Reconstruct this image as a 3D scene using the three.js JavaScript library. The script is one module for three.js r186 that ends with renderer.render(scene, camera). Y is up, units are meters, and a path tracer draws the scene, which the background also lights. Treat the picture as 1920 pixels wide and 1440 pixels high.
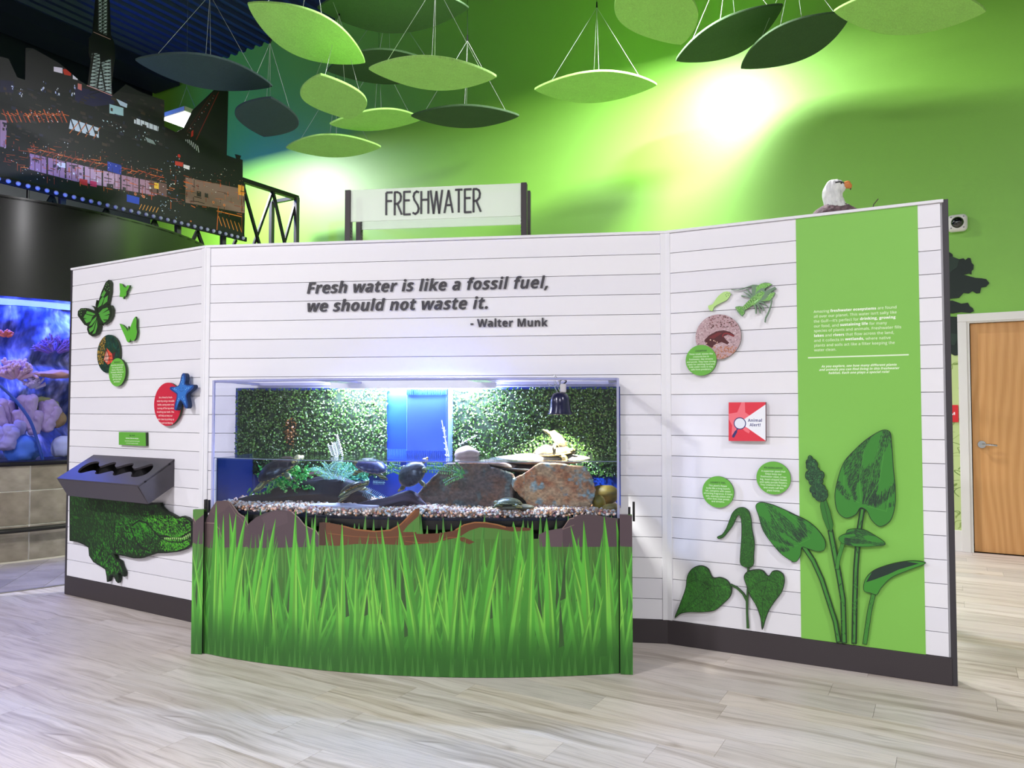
import * as THREE from 'three';
import { RoundedBoxGeometry } from 'three/addons/geometries/RoundedBoxGeometry.js';
import { mergeGeometries, mergeVertices, toCreasedNormals } from 'three/addons/utils/BufferGeometryUtils.js';
import { MarchingCubes } from 'three/addons/objects/MarchingCubes.js';
import { FontLoader } from 'three/addons/loaders/FontLoader.js';
import { TextGeometry } from 'three/addons/geometries/TextGeometry.js';
import { RectAreaLightUniformsLib } from 'three/addons/lights/RectAreaLightUniformsLib.js';

// ---------- camera, exposure, renderer ----------
const F = 1400, EYE = 1.35, PITCH = Math.atan(48 / 1400), DEG = Math.PI / 180;
const scene = new THREE.Scene();
scene.background = new THREE.Color(0x000000);
const camera = new THREE.PerspectiveCamera(2 * Math.atan(720 / F) / DEG, 4 / 3, 0.05, 80);
camera.position.set(0, EYE, 0);
camera.rotation.x = PITCH;
camera.updateMatrixWorld(true);
const renderer = new THREE.WebGLRenderer({ antialias: true });
renderer.toneMapping = THREE.LinearToneMapping;
renderer.toneMappingExposure = 1.1;
renderer.shadowMap.enabled = true;
RectAreaLightUniformsLib.init();

// the hall is turned against the camera: room axis a runs along the green wall, b comes out of it
const TURN = -30.26 * DEG, CA = Math.cos(-TURN), SA = Math.sin(-TURN), DOOR0 = [4.375, -7.107];
const room = (a, b) => [DOOR0[0] + a * CA - b * SA, DOOR0[1] + a * SA + b * CA];
const toRoom = (x, z) => { const p = x - DOOR0[0], q = z - DOOR0[1]; return [p * CA + q * SA, -p * SA + q * CA]; };
const CEIL = 7.36;

// hanging flat LED high bays, [room a, room b, height, brightness]
const HIGH_BAYS = [
  [-9.6, 1.54, 5.5, 430, 'bright high bay lamp hanging near the teal upper wall behind the oil rig panel'],
  [-2.5, 1.54, 5.5, 440, 'flat high bay lamp hanging above the green wall near the eagle'],
  [-4.6, 11.3, 5.5, 620, 'flat high bay lamp hanging over the open floor before the freshwater tank'],
  [-9.2, 11.3, 5.5, 230, 'flat high bay lamp hanging over the open floor before the feeding box'],
  [1.2, 11.3, 5.5, 400, 'flat high bay lamp hanging over the open floor on the door side'],
  [-4.4, 15.2, 5.5, 420, 'flat high bay lamp hanging at the front of the hall'],
  [3.4, 7.0, 5.5, 300, 'flat high bay lamp hanging over the floor before the wooden door'],
  [-4.2, 3.0, 5.5, 190, 'flat high bay lamp hanging between the partition and the green wall'],  // added out of view to brighten the floor and the leaf undersides
];

// ---------- helpers ----------
const V3 = (x, y, z) => new THREE.Vector3(x, y, z);
let rs = 7;
const seed = (n) => { rs = n | 0; };
const rnd = () => { rs = (rs + 0x6d2b79f5) | 0; let t = Math.imul(rs ^ (rs >>> 15), 1 | rs); t = (t + Math.imul(t ^ (t >>> 7), 61 | t)) ^ t; return ((t ^ (t >>> 14)) >>> 0) / 4294967296; };
const rr = (a, b) => a + (b - a) * rnd();
const hash2 = (x, y, s) => { let h = Math.imul(x, 374761393) + Math.imul(y, 668265263) + Math.imul(s, 1442695041); h = Math.imul(h ^ (h >>> 13), 1274126177); return ((h ^ (h >>> 16)) >>> 0) / 4294967296; };
const noise2 = (x, y, s = 0) => {
  const ix = Math.floor(x), iy = Math.floor(y), fx = x - ix, fy = y - iy, u = fx * fx * (3 - 2 * fx), v = fy * fy * (3 - 2 * fy);
  const a = hash2(ix, iy, s), b = hash2(ix + 1, iy, s), c = hash2(ix, iy + 1, s), d = hash2(ix + 1, iy + 1, s);
  return a + (b - a) * u + (c - a) * v + (a - b - c + d) * u * v;
};
const fbm = (x, y, o = 4, s = 0) => { let r = 0, k = 0.5; for (let i = 0; i < o; i++) { r += k * noise2(x, y, s + i); x *= 2.03; y *= 2.03; k *= 0.5; } return r / (1 - Math.pow(0.5, o)); };
const noise3 = (x, y, z, s = 0) => { const iz = Math.floor(z), f = z - iz, u = f * f * (3 - 2 * f); return noise2(x, y, s + iz * 17) * (1 - u) + noise2(x, y, s + iz * 17 + 17) * u; };
const fbm3 = (x, y, z, o = 3, s = 0) => { let r = 0, k = 0.5; for (let i = 0; i < o; i++) { r += k * noise3(x, y, z, s + i * 5); x *= 2.03; y *= 2.03; z *= 2.03; k *= 0.5; } return r / (1 - Math.pow(0.5, o)); };
const clamp = (x, a = 0, b = 1) => Math.min(b, Math.max(a, x));
const lerp = (a, b, t) => a + (b - a) * t;
const mix3 = (a, b, t) => [lerp(a[0], b[0], t), lerp(a[1], b[1], t), lerp(a[2], b[2], t)];

const taken = {};
const numbered = (n) => { const k = taken[n] ?? 0; taken[n] = k + 1; return k ? n + '_' + String(k).padStart(3, '0') : n; };
function tag(o, label, category, group) { o.userData.label = label; o.userData.category = category; if (group) o.userData.group = group; return o; }
function thing(name, label, category, [x, y, z] = [0, 0, 0], turn = 0, group) {
  const o = new THREE.Group(); o.name = numbered(name); o.position.set(x, y, z); o.rotation.y = turn; scene.add(o);
  return tag(o, label, category, group);
}
function part(name, geo, mat, parent, label) {
  const m = new THREE.Mesh(Array.isArray(geo) ? merge(geo) : geo, mat); m.name = name; m.castShadow = m.receiveShadow = true;
  if (label) m.userData.label = label;
  parent.add(m); return m;
}
function single(name, geo, mat, label, category, pos = [0, 0, 0], turn = 0, group) {
  const m = part(numbered(name), geo, mat, scene); m.position.set(...pos); m.rotation.y = turn; return tag(m, label, category, group);
}
function structure(name, geo, mat, pos = [0, 0, 0], turn = 0) {
  const m = part(name, geo, mat, scene); m.position.set(...pos); m.rotation.y = turn; m.userData.kind = 'structure'; return m;
}
function structGroup(name, pos = [0, 0, 0], turn = 0) { const g = new THREE.Group(); g.name = name; g.position.set(...pos); g.rotation.y = turn; g.userData.kind = 'structure'; scene.add(g); return g; }
function merge(gs) {
  gs = gs.map((g) => { g = g.index ? g.toNonIndexed() : g; for (const k of Object.keys(g.attributes)) if (!['position', 'normal', 'uv'].includes(k)) g.deleteAttribute(k); return g; });
  return gs.length > 1 ? mergeGeometries(gs) : gs[0];
}
const box = (w, h, d, x = 0, y = 0, z = 0, r = 0) => {
  const g = r ? new RoundedBoxGeometry(w, h, d, 2, r) : new THREE.BoxGeometry(w, h, d);
  return g.translate(x, y, z);
};
function bar(p, q, w, d = w) {   // square bar between two points
  const a = V3(...p), b = V3(...q), L = a.distanceTo(b), g = new THREE.BoxGeometry(w, d, L);
  g.applyMatrix4(new THREE.Matrix4().lookAt(a, b, Math.abs(b.y - a.y) > 0.999 * L ? V3(1, 0, 0) : V3(0, 1, 0)));
  return g.translate((a.x + b.x) / 2, (a.y + b.y) / 2, (a.z + b.z) / 2);
}
const tube = (pts, r, seg = 16, rad = 6, closed = false) => new THREE.TubeGeometry(new THREE.CatmullRomCurve3(pts.map((p) => V3(...p)), closed), seg, r, rad, closed);
const wire = (p, q, r = 0.003) => new THREE.TubeGeometry(new THREE.LineCurve3(V3(...p), V3(...q)), 1, r, 5);
function M(color, roughness = 0.6, metalness = 0, extra = {}) { return new THREE.MeshStandardMaterial({ color, roughness, metalness, ...extra }); }
function P(color, roughness = 0.4, extra = {}) { return new THREE.MeshPhysicalMaterial({ color, roughness, ...extra }); }
function canvas(w, h) { const c = document.createElement('canvas'); c.width = Math.round(w); c.height = Math.round(h); return [c, c.getContext('2d')]; }
function tex(c, srgb = true) { const t = new THREE.CanvasTexture(c); if (srgb) t.colorSpace = THREE.SRGBColorSpace; t.magFilter = THREE.LinearFilter; return t; }
function dataTex(w, h, f, srgb = true) {   // f(x, y) gives [r, g, b] in 0..255 or one number
  const d = new Uint8Array(w * h * 4);
  for (let y = 0; y < h; y++) for (let x = 0; x < w; x++) { const c = f(x, y), i = (y * w + x) * 4; if (typeof c === 'number') d[i] = d[i + 1] = d[i + 2] = clamp(c, 0, 255); else { d[i] = clamp(c[0], 0, 255); d[i + 1] = clamp(c[1], 0, 255); d[i + 2] = clamp(c[2], 0, 255); } d[i + 3] = 255; }
  const t = new THREE.DataTexture(d, w, h); if (srgb) t.colorSpace = THREE.SRGBColorSpace; t.magFilter = t.minFilter = THREE.LinearFilter; t.wrapS = t.wrapT = THREE.RepeatWrapping; t.needsUpdate = true; return t;
}
// displace a geometry's vertices along their normals
function rough(g, amp, freq, s = 0, oct = 3) {
  g.deleteAttribute('normal'); g.deleteAttribute('uv'); g = mergeVertices(g, 1e-5); g.computeVertexNormals();
  const p = g.attributes.position, n = g.attributes.normal;
  for (let i = 0; i < p.count; i++) { const x = p.getX(i), y = p.getY(i), z = p.getZ(i), k = (fbm3(x * freq + 31, y * freq + 47, z * freq + 13, oct, s) - 0.5) * 2 * amp; p.setXYZ(i, x + n.getX(i) * k, y + n.getY(i) * k, z + n.getZ(i) * k); }
  g.computeVertexNormals(); return g;
}
function planarUV(g, s = 1) { const p = g.attributes.position, u = new Float32Array(p.count * 2); for (let i = 0; i < p.count; i++) { u[2 * i] = (p.getX(i) + p.getZ(i) * 0.6) * s; u[2 * i + 1] = (p.getY(i) + p.getZ(i) * 0.35) * s; } g.setAttribute('uv', new THREE.BufferAttribute(u, 2)); return g; }
// smooth union of tapered capsules as one surface
function sdfMesh(lo, hi, cell, field) {
  const size = Math.max(hi[0] - lo[0], hi[1] - lo[1], hi[2] - lo[2]) * 1.06, res = Math.min(110, Math.ceil(size / cell)), c = lo.map((v, i) => (v + hi[i]) / 2);
  const mc = new MarchingCubes(res, new THREE.MeshBasicMaterial(), false, false, 60000); mc.isolation = 0;
  for (let k = 0; k < res; k++) for (let j = 0; j < res; j++) for (let i = 0; i < res; i++)
    mc.field[i + res * (j + res * k)] = -field((i / res - 0.5) * size + c[0], (j / res - 0.5) * size + c[1], (k / res - 0.5) * size + c[2]);
  mc.update();
  const n = mc.count, g = new THREE.BufferGeometry(), p = new Float32Array(n * 3);
  for (let i = 0; i < n; i++) for (let d = 0; d < 3; d++) p[i * 3 + d] = mc.positionArray[i * 3 + d] * size / 2 + c[d];
  g.setAttribute('position', new THREE.BufferAttribute(p, 3));
  const w = mergeVertices(g, 1e-6); w.computeVertexNormals(); return w;
}
const capsule = (a, b, ra, rb) => (x, y, z) => {
  const bx = b[0] - a[0], by = b[1] - a[1], bz = b[2] - a[2], px = x - a[0], py = y - a[1], pz = z - a[2], t = clamp((px * bx + py * by + pz * bz) / (bx * bx + by * by + bz * bz + 1e-9));
  return Math.hypot(px - bx * t, py - by * t, pz - bz * t) - (ra + (rb - ra) * t);
};
const ellipsoid = (c, r) => (x, y, z) => { const q = Math.hypot((x - c[0]) / r[0], (y - c[1]) / r[1], (z - c[2]) / r[2]); return (q - 1) * Math.min(...r); };
const smin = (a, b, k) => { const h = Math.max(k - Math.abs(a - b), 0) / k; return Math.min(a, b) - h * h * k / 4; };
const blend = (fs, k) => (x, y, z) => fs.reduce((m, f) => smin(m, f(x, y, z), k), 1e3);

// rays through the photograph's frame meet planes of the place
const rayDir = (px, py) => V3((px - 960) / F, -(py - 720) / F, -1).applyAxisAngle(V3(1, 0, 0), PITCH);
const eyeAt = V3(0, EYE, 0);
const atDepth = (px, py, z) => { const r = rayDir(px, py); return r.multiplyScalar(-z / r.z).add(eyeAt); };   // z metres before the eye
const atHeight = (px, py, h) => { const r = rayDir(px, py); return r.multiplyScalar((h - EYE) / r.y).add(eyeAt); };
class Wall {   // a standing plane: u along it to the right, v up, d out of it towards the visitor
  constructor(x0, z0, x1, z1) { this.o = V3(x0, 0, z0); this.L = Math.hypot(x1 - x0, z1 - z0); this.u = V3((x1 - x0) / this.L, 0, (z1 - z0) / this.L); this.n = V3(-this.u.z, 0, this.u.x); this.turn = Math.atan2(-this.u.z, this.u.x); }
  at(u, v, d = 0) { return this.o.clone().addScaledVector(this.u, u).addScaledVector(this.n, d).add(V3(0, v, 0)); }
  arr(u, v, d = 0) { return this.at(u, v, d).toArray(); }
  hit(px, py, d = 0) { const r = rayDir(px, py), t = this.o.clone().addScaledVector(this.n, d).sub(eyeAt).dot(this.n) / r.dot(this.n), p = r.multiplyScalar(t).add(eyeAt).sub(this.o); return [p.dot(this.u), p.y]; }
  local(p) { const q = p.clone().sub(this.o); return [q.dot(this.u), p.y, q.dot(this.n)]; }
}
const LEFT = new Wall(-3.267, -5.53, -1.955, -4.76), MID = new Wall(-1.955, -4.76, 0.904, -4.37), RIGHT = new Wall(0.904, -4.37, 2.16, -3.707);
const GREEN = new Wall(...room(-12.7, 0), ...room(7.5, 0));
const HIGH = 2.4, FRONT = 0.012;   // panel height; board face stands this far before the panel plane

// common materials
const darkBrown = M(0x393236, 0.55), charcoal = M(0x37343a, 0.5), blackMetal = M(0x15151a, 0.4, 0.6), white = M(0xe9e9ef, 0.5), steel = M(0xb8bcc2, 0.25, 1), wireMat = M(0xa4aaa4, 0.45, 0.5);
// ---------- the hall ----------
// vinyl plank floor: planks run along the green wall
const PLANK_L = 1.22, PLANK_W = 0.18;
const plankTex = dataTex(2048, 2048, (() => {
  const tones = []; seed(11); for (let i = 0; i < 16; i++) tones.push([rr(-16, 8), rr(-4, 5), rr(0.5, 1.3), rr(0, 1)]);
  return (x, y) => {
    const s = y >> 7, v = (y & 127) / 128, u = x / 2048, [tone, warm, str, cath] = tones[s], k = s * 37;
    const warp = (fbm(u * 3.2, v * 1.1 + k, 3, 3) - 0.5) * 0.34 + cath * 0.1 * Math.sin(u * 4 + k);
    const w = v + warp, broad = fbm(u * 1.6 + k, w * 5, 3, 9), fine = fbm(u * 9 + k, w * 55, 2, 15), grain = noise2(u * 60 + k, w * 260, 21);
    let c = 226 + tone; 
    c -= str * 38 * Math.pow(clamp((broad - 0.44) * 2.6), 1.2);
    c -= 24 * clamp((fine - 0.46) * 2.2) + 7 * (grain - 0.5);
    const line = Math.abs(fbm(u * 1.1 + k * 1.7, w * 3.2 + 5, 2, 29) - 0.5), dark = clamp(1 - line * 42) * clamp(fbm(u * 2.6 + k, v * 2, 2, 33) * 3 - 1.35) * str;
    c -= dark * 52;
    const br = clamp((broad - 0.46) * 2.2) + dark;
    return [c + warm * 0.3 + 1, c - 5 - br * 4, c - 8 - br * 9 - warm * 0.6];
  };
})());
const plankMat = P(0xf8f2ec, 0.42, { map: plankTex, roughnessMap: null });
const plankGeos = [];
for (let i = 0; i < 16; i++) {
  const g = new THREE.BoxGeometry(PLANK_L - 0.0012, 0.008, PLANK_W - 0.0012), p = g.attributes.position, uv = g.attributes.uv;
  for (let k = 0; k < p.count; k++) uv.setXY(k, (p.getX(k) / PLANK_L + 0.5) * 0.998 + 0.001, (i + 0.06 + 0.88 * (p.getZ(k) / PLANK_W + 0.5)) / 16);
  plankGeos.push(g);
}
const FLOOR_TOP = 0;
const floor = structGroup('floor');
part('subfloor', box(21.2, 0.2, 18.4, -2.4, -0.109, 8.9).rotateY(TURN).translate(DOOR0[0], 0, DOOR0[1]), M(0x8a857f, 0.9), floor);
{
  seed(5); const near = [], far = [], eyeRoom = toRoom(0, 0);
  for (let row = 0; row * PLANK_W < 17.6; row++) {
    const b = (row + 0.5) * PLANK_W, off = -rnd() * PLANK_L;
    for (let a = -12.6 + off; a < 7.6; a += PLANK_L) {
      if (a + PLANK_L > 7.7 || a < -12.7) continue;
      const c = a + PLANK_L / 2, [x, z] = room(c, b), depth = -z, kind = Math.floor(rnd() * 16), flip = rnd() < 0.5;
      if (depth < -2) continue;
      let seen = false;
      for (const e of [-0.6, 0, 0.6]) { const [ex, ez] = room(c + e, b); if (-ez > 1.9) { const px = 960 + ex / -ez * F, py = 768 + EYE / -ez * F; if (px > -30 && px < 1950 && py < 1470) { const hid = (px > 127 && px < 1792 && -ez > 4.95 + (px < 380 ? 0.5 : 0)) || (px > 390 && px < 1180 && -ez > 4.6); if (!hid) seen = true; } } }
      const item = { c, b, kind, flip, d: Math.hypot(x, z) };
      (seen ? near : far).push(item);
    }
  }
  near.sort((p, q) => p.d - q.d);
  const place = (it) => { const [x, z] = room(it.c, it.b); return new THREE.Matrix4().makeRotationY(TURN + (it.flip ? Math.PI : 0)).setPosition(x, -0.004, z); };
  near.forEach((it, i) => {
    if (i >= 300) { far.push(it); return; }
    const m = part('plank', plankGeos[it.kind], plankMat, floor); m.applyMatrix4(place(it)); m.name = numbered('plank');
  });
  const rest = part('plank_field', merge(far.map((it) => plankGeos[it.kind].clone().applyMatrix4(place(it)))), plankMat, floor); rest.userData.kind = 'stuff';
}
// round tile apron before the reef tank, sitting flush over the planks
const TANKC = [-5.92, -8.4], TANKR = 2.4;
{
  const apron = structGroup('floor_tiles'), R = 3.6, seg = 64, ring = Array.from({ length: seg }, (_, i) => [TANKC[0] + R * Math.cos(i / seg * 2 * Math.PI), TANKC[1] + R * Math.sin(i / seg * 2 * Math.PI)]);
  const clip = (poly) => { for (let i = 0; i < seg; i++) { const a = ring[i], b = ring[(i + 1) % seg], side = (p) => (b[0] - a[0]) * (p[1] - a[1]) - (b[1] - a[1]) * (p[0] - a[0]), out = []; for (let k = 0; k < poly.length; k++) { const p = poly[k], q = poly[(k + 1) % poly.length], sp = side(p), sq = side(q); if (sp >= 0) out.push(p); if (sp * sq < 0) { const t = sp / (sp - sq); out.push([lerp(p[0], q[0], t), lerp(p[1], q[1], t)]); } } poly = out; if (poly.length < 3) return []; } return poly; };
  const tileTex = dataTex(256, 256, (x, y) => { const n = fbm(x / 90, y / 26, 4, 5), f = noise2(x / 3, y / 3, 8); const c = 168 + (n - 0.5) * 60 + (f - 0.5) * 10; return [c + 4, c, c + 6]; });
  const mats = [0xe6e0e6, 0xd8d4dc, 0xf2ecf0].map((c) => P(c, 0.38, { map: tileTex }));
  const d = [-0.27, -0.963], e = [0.963, -0.27], o = [-3.85, -5.69], W = 0.29, Lt = 0.6;
  part('grout_bed', new THREE.CylinderGeometry(R, R, 0.006, 96).translate(TANKC[0], 0.0025, TANKC[1]), M(0xb5b0b2, 0.85), apron);
  seed(21);
  for (let i = -9; i < 9; i++) for (let j = -8; j < 8; j++) {
    const s = (i & 1) * 0.3, g = 0.003, P2 = (p, q) => [o[0] + e[0] * p + d[0] * q, o[1] + e[1] * p + d[1] * q];
    const c = P2((i + 0.5) * W, (j + 0.5) * Lt + s), rc = Math.hypot(c[0] - TANKC[0], c[1] - TANKC[1]), kind = Math.floor(rnd() * 3);
    if (rc < TANKR - 0.35 || rc > R + 0.4 || c[1] < -8.6 || c[0] < -5.4) continue;
    const poly = clip([P2(i * W + g, j * Lt + g + s), P2(i * W + g, (j + 1) * Lt - g + s), P2((i + 1) * W - g, (j + 1) * Lt - g + s), P2((i + 1) * W - g, j * Lt + g + s)].sort((p, q) => Math.atan2(p[1] - c[1], p[0] - c[0]) - Math.atan2(q[1] - c[1], q[0] - c[0])));
    if (poly.length < 3) continue;
    const sh = new THREE.Shape(poly.map(([x, z]) => new THREE.Vector2(x, -z)));
    part(numbered('tile'), new THREE.ExtrudeGeometry(sh, { depth: 0.004, bevelEnabled: false }).rotateX(-Math.PI / 2).translate(0, 0.005, 0), mats[kind], apron);
  }
  part('edge_strip', new THREE.TorusGeometry(R, 0.008, 6, 128).rotateX(Math.PI / 2).scale(1, 0.9, 1).translate(TANKC[0], 0.004, TANKC[1]), M(0x8d8a88, 0.4, 0.7), apron);
}
// walls
const greenPaint = P(new THREE.Color().setRGB(0.205, 0.52, 0.042), 0.5, { bumpMap: dataTex(512, 512, (x, y) => 255 * (0.6 * fbm(x / 5, y / 5, 2, 3) + 0.4 * fbm(x / 60, y / 60, 2, 4))), bumpScale: 0.0006, ior: 1.75 });
{
  const w = [[-12.9, 0]], DW = [-0.065, 0.985], DH = 2.24;   // opening for the door
  const g = [box(12.9 + DW[0], CEIL + 0.1, 0.2, (-12.9 + DW[0]) / 2, CEIL / 2, -0.1), box(DW[1] - DW[0], CEIL - DH + 0.05, 0.2, (DW[0] + DW[1]) / 2, (CEIL + DH) / 2, -0.1), box(7.7 - DW[1], CEIL + 0.1, 0.2, (7.7 + DW[1]) / 2, CEIL / 2, -0.1)];
  for (const q of g) { const p = q.attributes.position, n = q.attributes.normal; for (let i = 0; i < p.count; i++) q.attributes.uv.setXY(i, p.getX(i) / 0.6, p.getY(i) / 0.6); }
  structure('wall_back', g, greenPaint, [DOOR0[0], 0, DOOR0[1]], TURN);
  structure('wall_behind_door', box(2.4, 3, 0.1, 0.5, 1.5, -0.6), M(0x555555, 0.9), [DOOR0[0], 0, DOOR0[1]], TURN);
}
const navyWall = M(0x0b1024, 0.55);
structure('wall_left', [box(0.2, CEIL + 0.1, 18, -12.8, CEIL / 2, 8.8)], navyWall, [DOOR0[0], 0, DOOR0[1]], TURN);
structure('wall_right', [box(0.2, CEIL + 0.1, 18, 7.7, CEIL / 2, 8.8)], M(0xd8dccf, 0.7), [DOOR0[0], 0, DOOR0[1]], TURN);
structure('wall_front', [box(20.6, CEIL + 0.1, 0.2, -2.6, CEIL / 2, 17.7)], M(0xd8d8d4, 0.7), [DOOR0[0], 0, DOOR0[1]], TURN);
{ // ribbed steel roof deck, its ribs running out from the green wall
  const pitch = 0.2, prof = [[0, 0], [0.03, -0.05], [0.09, -0.05], [0.12, 0]], sh = new THREE.Shape(); sh.moveTo(-12.9, 0.12);
  let x = -12.9; while (x < 7.8) { for (const [dx, dy] of prof) sh.lineTo(x + dx, dy); x += pitch; }
  sh.lineTo(x, 0); sh.lineTo(x, 0.12); sh.closePath();
  const g = new THREE.ExtrudeGeometry(sh, { depth: 18, bevelEnabled: false }).translate(0, CEIL, -0.1);
  structure('ceiling', toCreasedNormals(g, 0.3), M(0x141d50, 0.5), [DOOR0[0], 0, DOOR0[1]], TURN);
}
{ // a roof beam that shows as the dark diagonal at the upper left
  const beam = [box(0.7, 0.22, 17.4, -12.2, CEIL - 0.16, 8.75)];
  structure('ceiling_beam', beam, M(0x0c1130, 0.6), [DOOR0[0], 0, DOOR0[1]], TURN);
}
// ---------- high bay lamps ----------
function highBay(a, b, h, bright, label) {
  const [x, z] = room(a, b), t = thing('high_bay_lamp', label, 'lamp', [x, h, z], TURN);
  part('housing', box(0.56, 0.07, 0.46, 0, 0.055, 0, 0.015), M(0xdedede, 0.4), t);
  part('diffuser', box(0.5, 0.02, 0.4, 0, 0.012, 0), M(0xffffff, 0.6, 0, { emissive: 0xffffff, emissiveIntensity: 6 }), t);
  for (const s of [-1, 1]) part('cable', [wire([s * 0.24, 0.09, 0], [0, 0.5, 0], 0.003), wire([0, 0.5, 0], [0, CEIL - h, 0], 0.003)], wireMat, t);
  const L = new THREE.RectAreaLight(0xfdfbff, bright, 0.5, 0.4); L.position.set(0, -0.004, 0); L.rotation.x = -Math.PI / 2; L.name = 'high_bay_light'; t.add(L);
}
for (const l of HIGH_BAYS) highBay(...l);
{ // blue wash lamp on a pole behind the oil rig panel, turned to the upper wall
  const [x, z] = room(-11.6, 2.6), t = thing('blue_wash_lamp', 'blue wash lamp on a pole behind the oil rig panel, turned to the wall', 'lamp', [x, 5.7, z], TURN);
  part('can', new THREE.CylinderGeometry(0.09, 0.11, 0.22, 20).rotateX(-Math.PI / 2).rotateY(-0.9), blackMetal, t); part('lens', new THREE.CircleGeometry(0.09, 24).rotateY(Math.PI - 0.9).translate(0.11 * Math.sin(0.9) * 1.05, 0, -0.11 * Math.cos(0.9) * 1.05), M(0x222222, 0.3, 0, { emissive: 0x2040ff, emissiveIntensity: 2 }), t); part('pole', [wire([0, -0.08, 0.05], [0, -5.7, 0.05], 0.02)], blackMetal, t);
  const s = new THREE.SpotLight(0x1a66d8, 27, 0, 1.1, 0.9, 2); s.position.set(0.16 * Math.sin(0.9), 0, -0.16 * Math.cos(0.9)); s.target.position.set(2.9, 1.1, -2.6); s.shadow.radius = 4; s.castShadow = true; s.name = 'blue_wash_light'; t.add(s); t.add(s.target);
}
// ---------- the zigzag partition: three panels faced with white boards ----------
const BOARDS = 19, KICK = 0.135, CAPH = 0.016, BOARD_H = (HIGH - CAPH - KICK) / BOARDS;
const boardMats = [0xe9e8ef, 0xe6e5ed, 0xebeaf0].map((c) => M(c, 0.42)), grooveMat = M(0xdedee4, 0.7);
function partition(wall, label, ends) {
  const t = thing('partition_panel', label, 'partition', wall.arr(0, 0), wall.turn, 'white boarded partition panels'), L = wall.L, sl = ends.left === 'edge' ? 0.016 : 0.02, sr = ends.right === 'edge' ? 0.016 : 0.02;
  part('core', box(L, HIGH - 0.01, 0.075, L / 2, (HIGH - 0.01) / 2, -0.0395), grooveMat, t);
  for (let i = 0; i < BOARDS; i++) part('plank', new RoundedBoxGeometry(L - sl - sr + 0.004, BOARD_H - 0.003, FRONT, 1, 0.0012).translate(L / 2 + (sl - sr) / 2, KICK + (i + 0.5) * BOARD_H, FRONT / 2), boardMats[i % 3], t);
  part('baseboard', box(L - 0.004, KICK - 0.002, 0.02, L / 2, KICK / 2, 0.008, 0.002), darkBrown, t);
  part('cap_rail', box(L, CAPH, 0.11, L / 2, HIGH - CAPH / 2, -0.032, 0.003), white, t);
  for (const [k, x] of [['left', 0], ['right', L]]) {
    if (ends[k] === 'edge') part('edge_strip', box(0.026, HIGH, 0.1, x + (k === 'left' ? -0.004 : 0.008), HIGH / 2, -0.04, 0.002), charcoal, t, 'dark grey end strip');
    else if (ends[k]) part('corner_trim', box(0.042, HIGH - KICK, 0.014, x + (k === 'left' ? 0.01 : -0.01), (HIGH + KICK) / 2, FRONT - 0.001, 0.003), white, t);
  }
  part('back_sheet', box(L, HIGH - 0.02, 0.006, L / 2, HIGH / 2, -0.08), M(0xdcdce0, 0.6), t);
  return t;
}
partition(LEFT, 'white boarded left wing of the partition, behind the feeding box and alligator', { left: 'edge', right: 'trim' });
partition(MID, 'wide white boarded middle panel of the partition, behind the freshwater tank', { left: 'trim', right: 'trim' });
partition(RIGHT, 'white boarded right wing of the partition, with the tall green banner', { left: 'trim', right: 'edge' });

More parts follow.
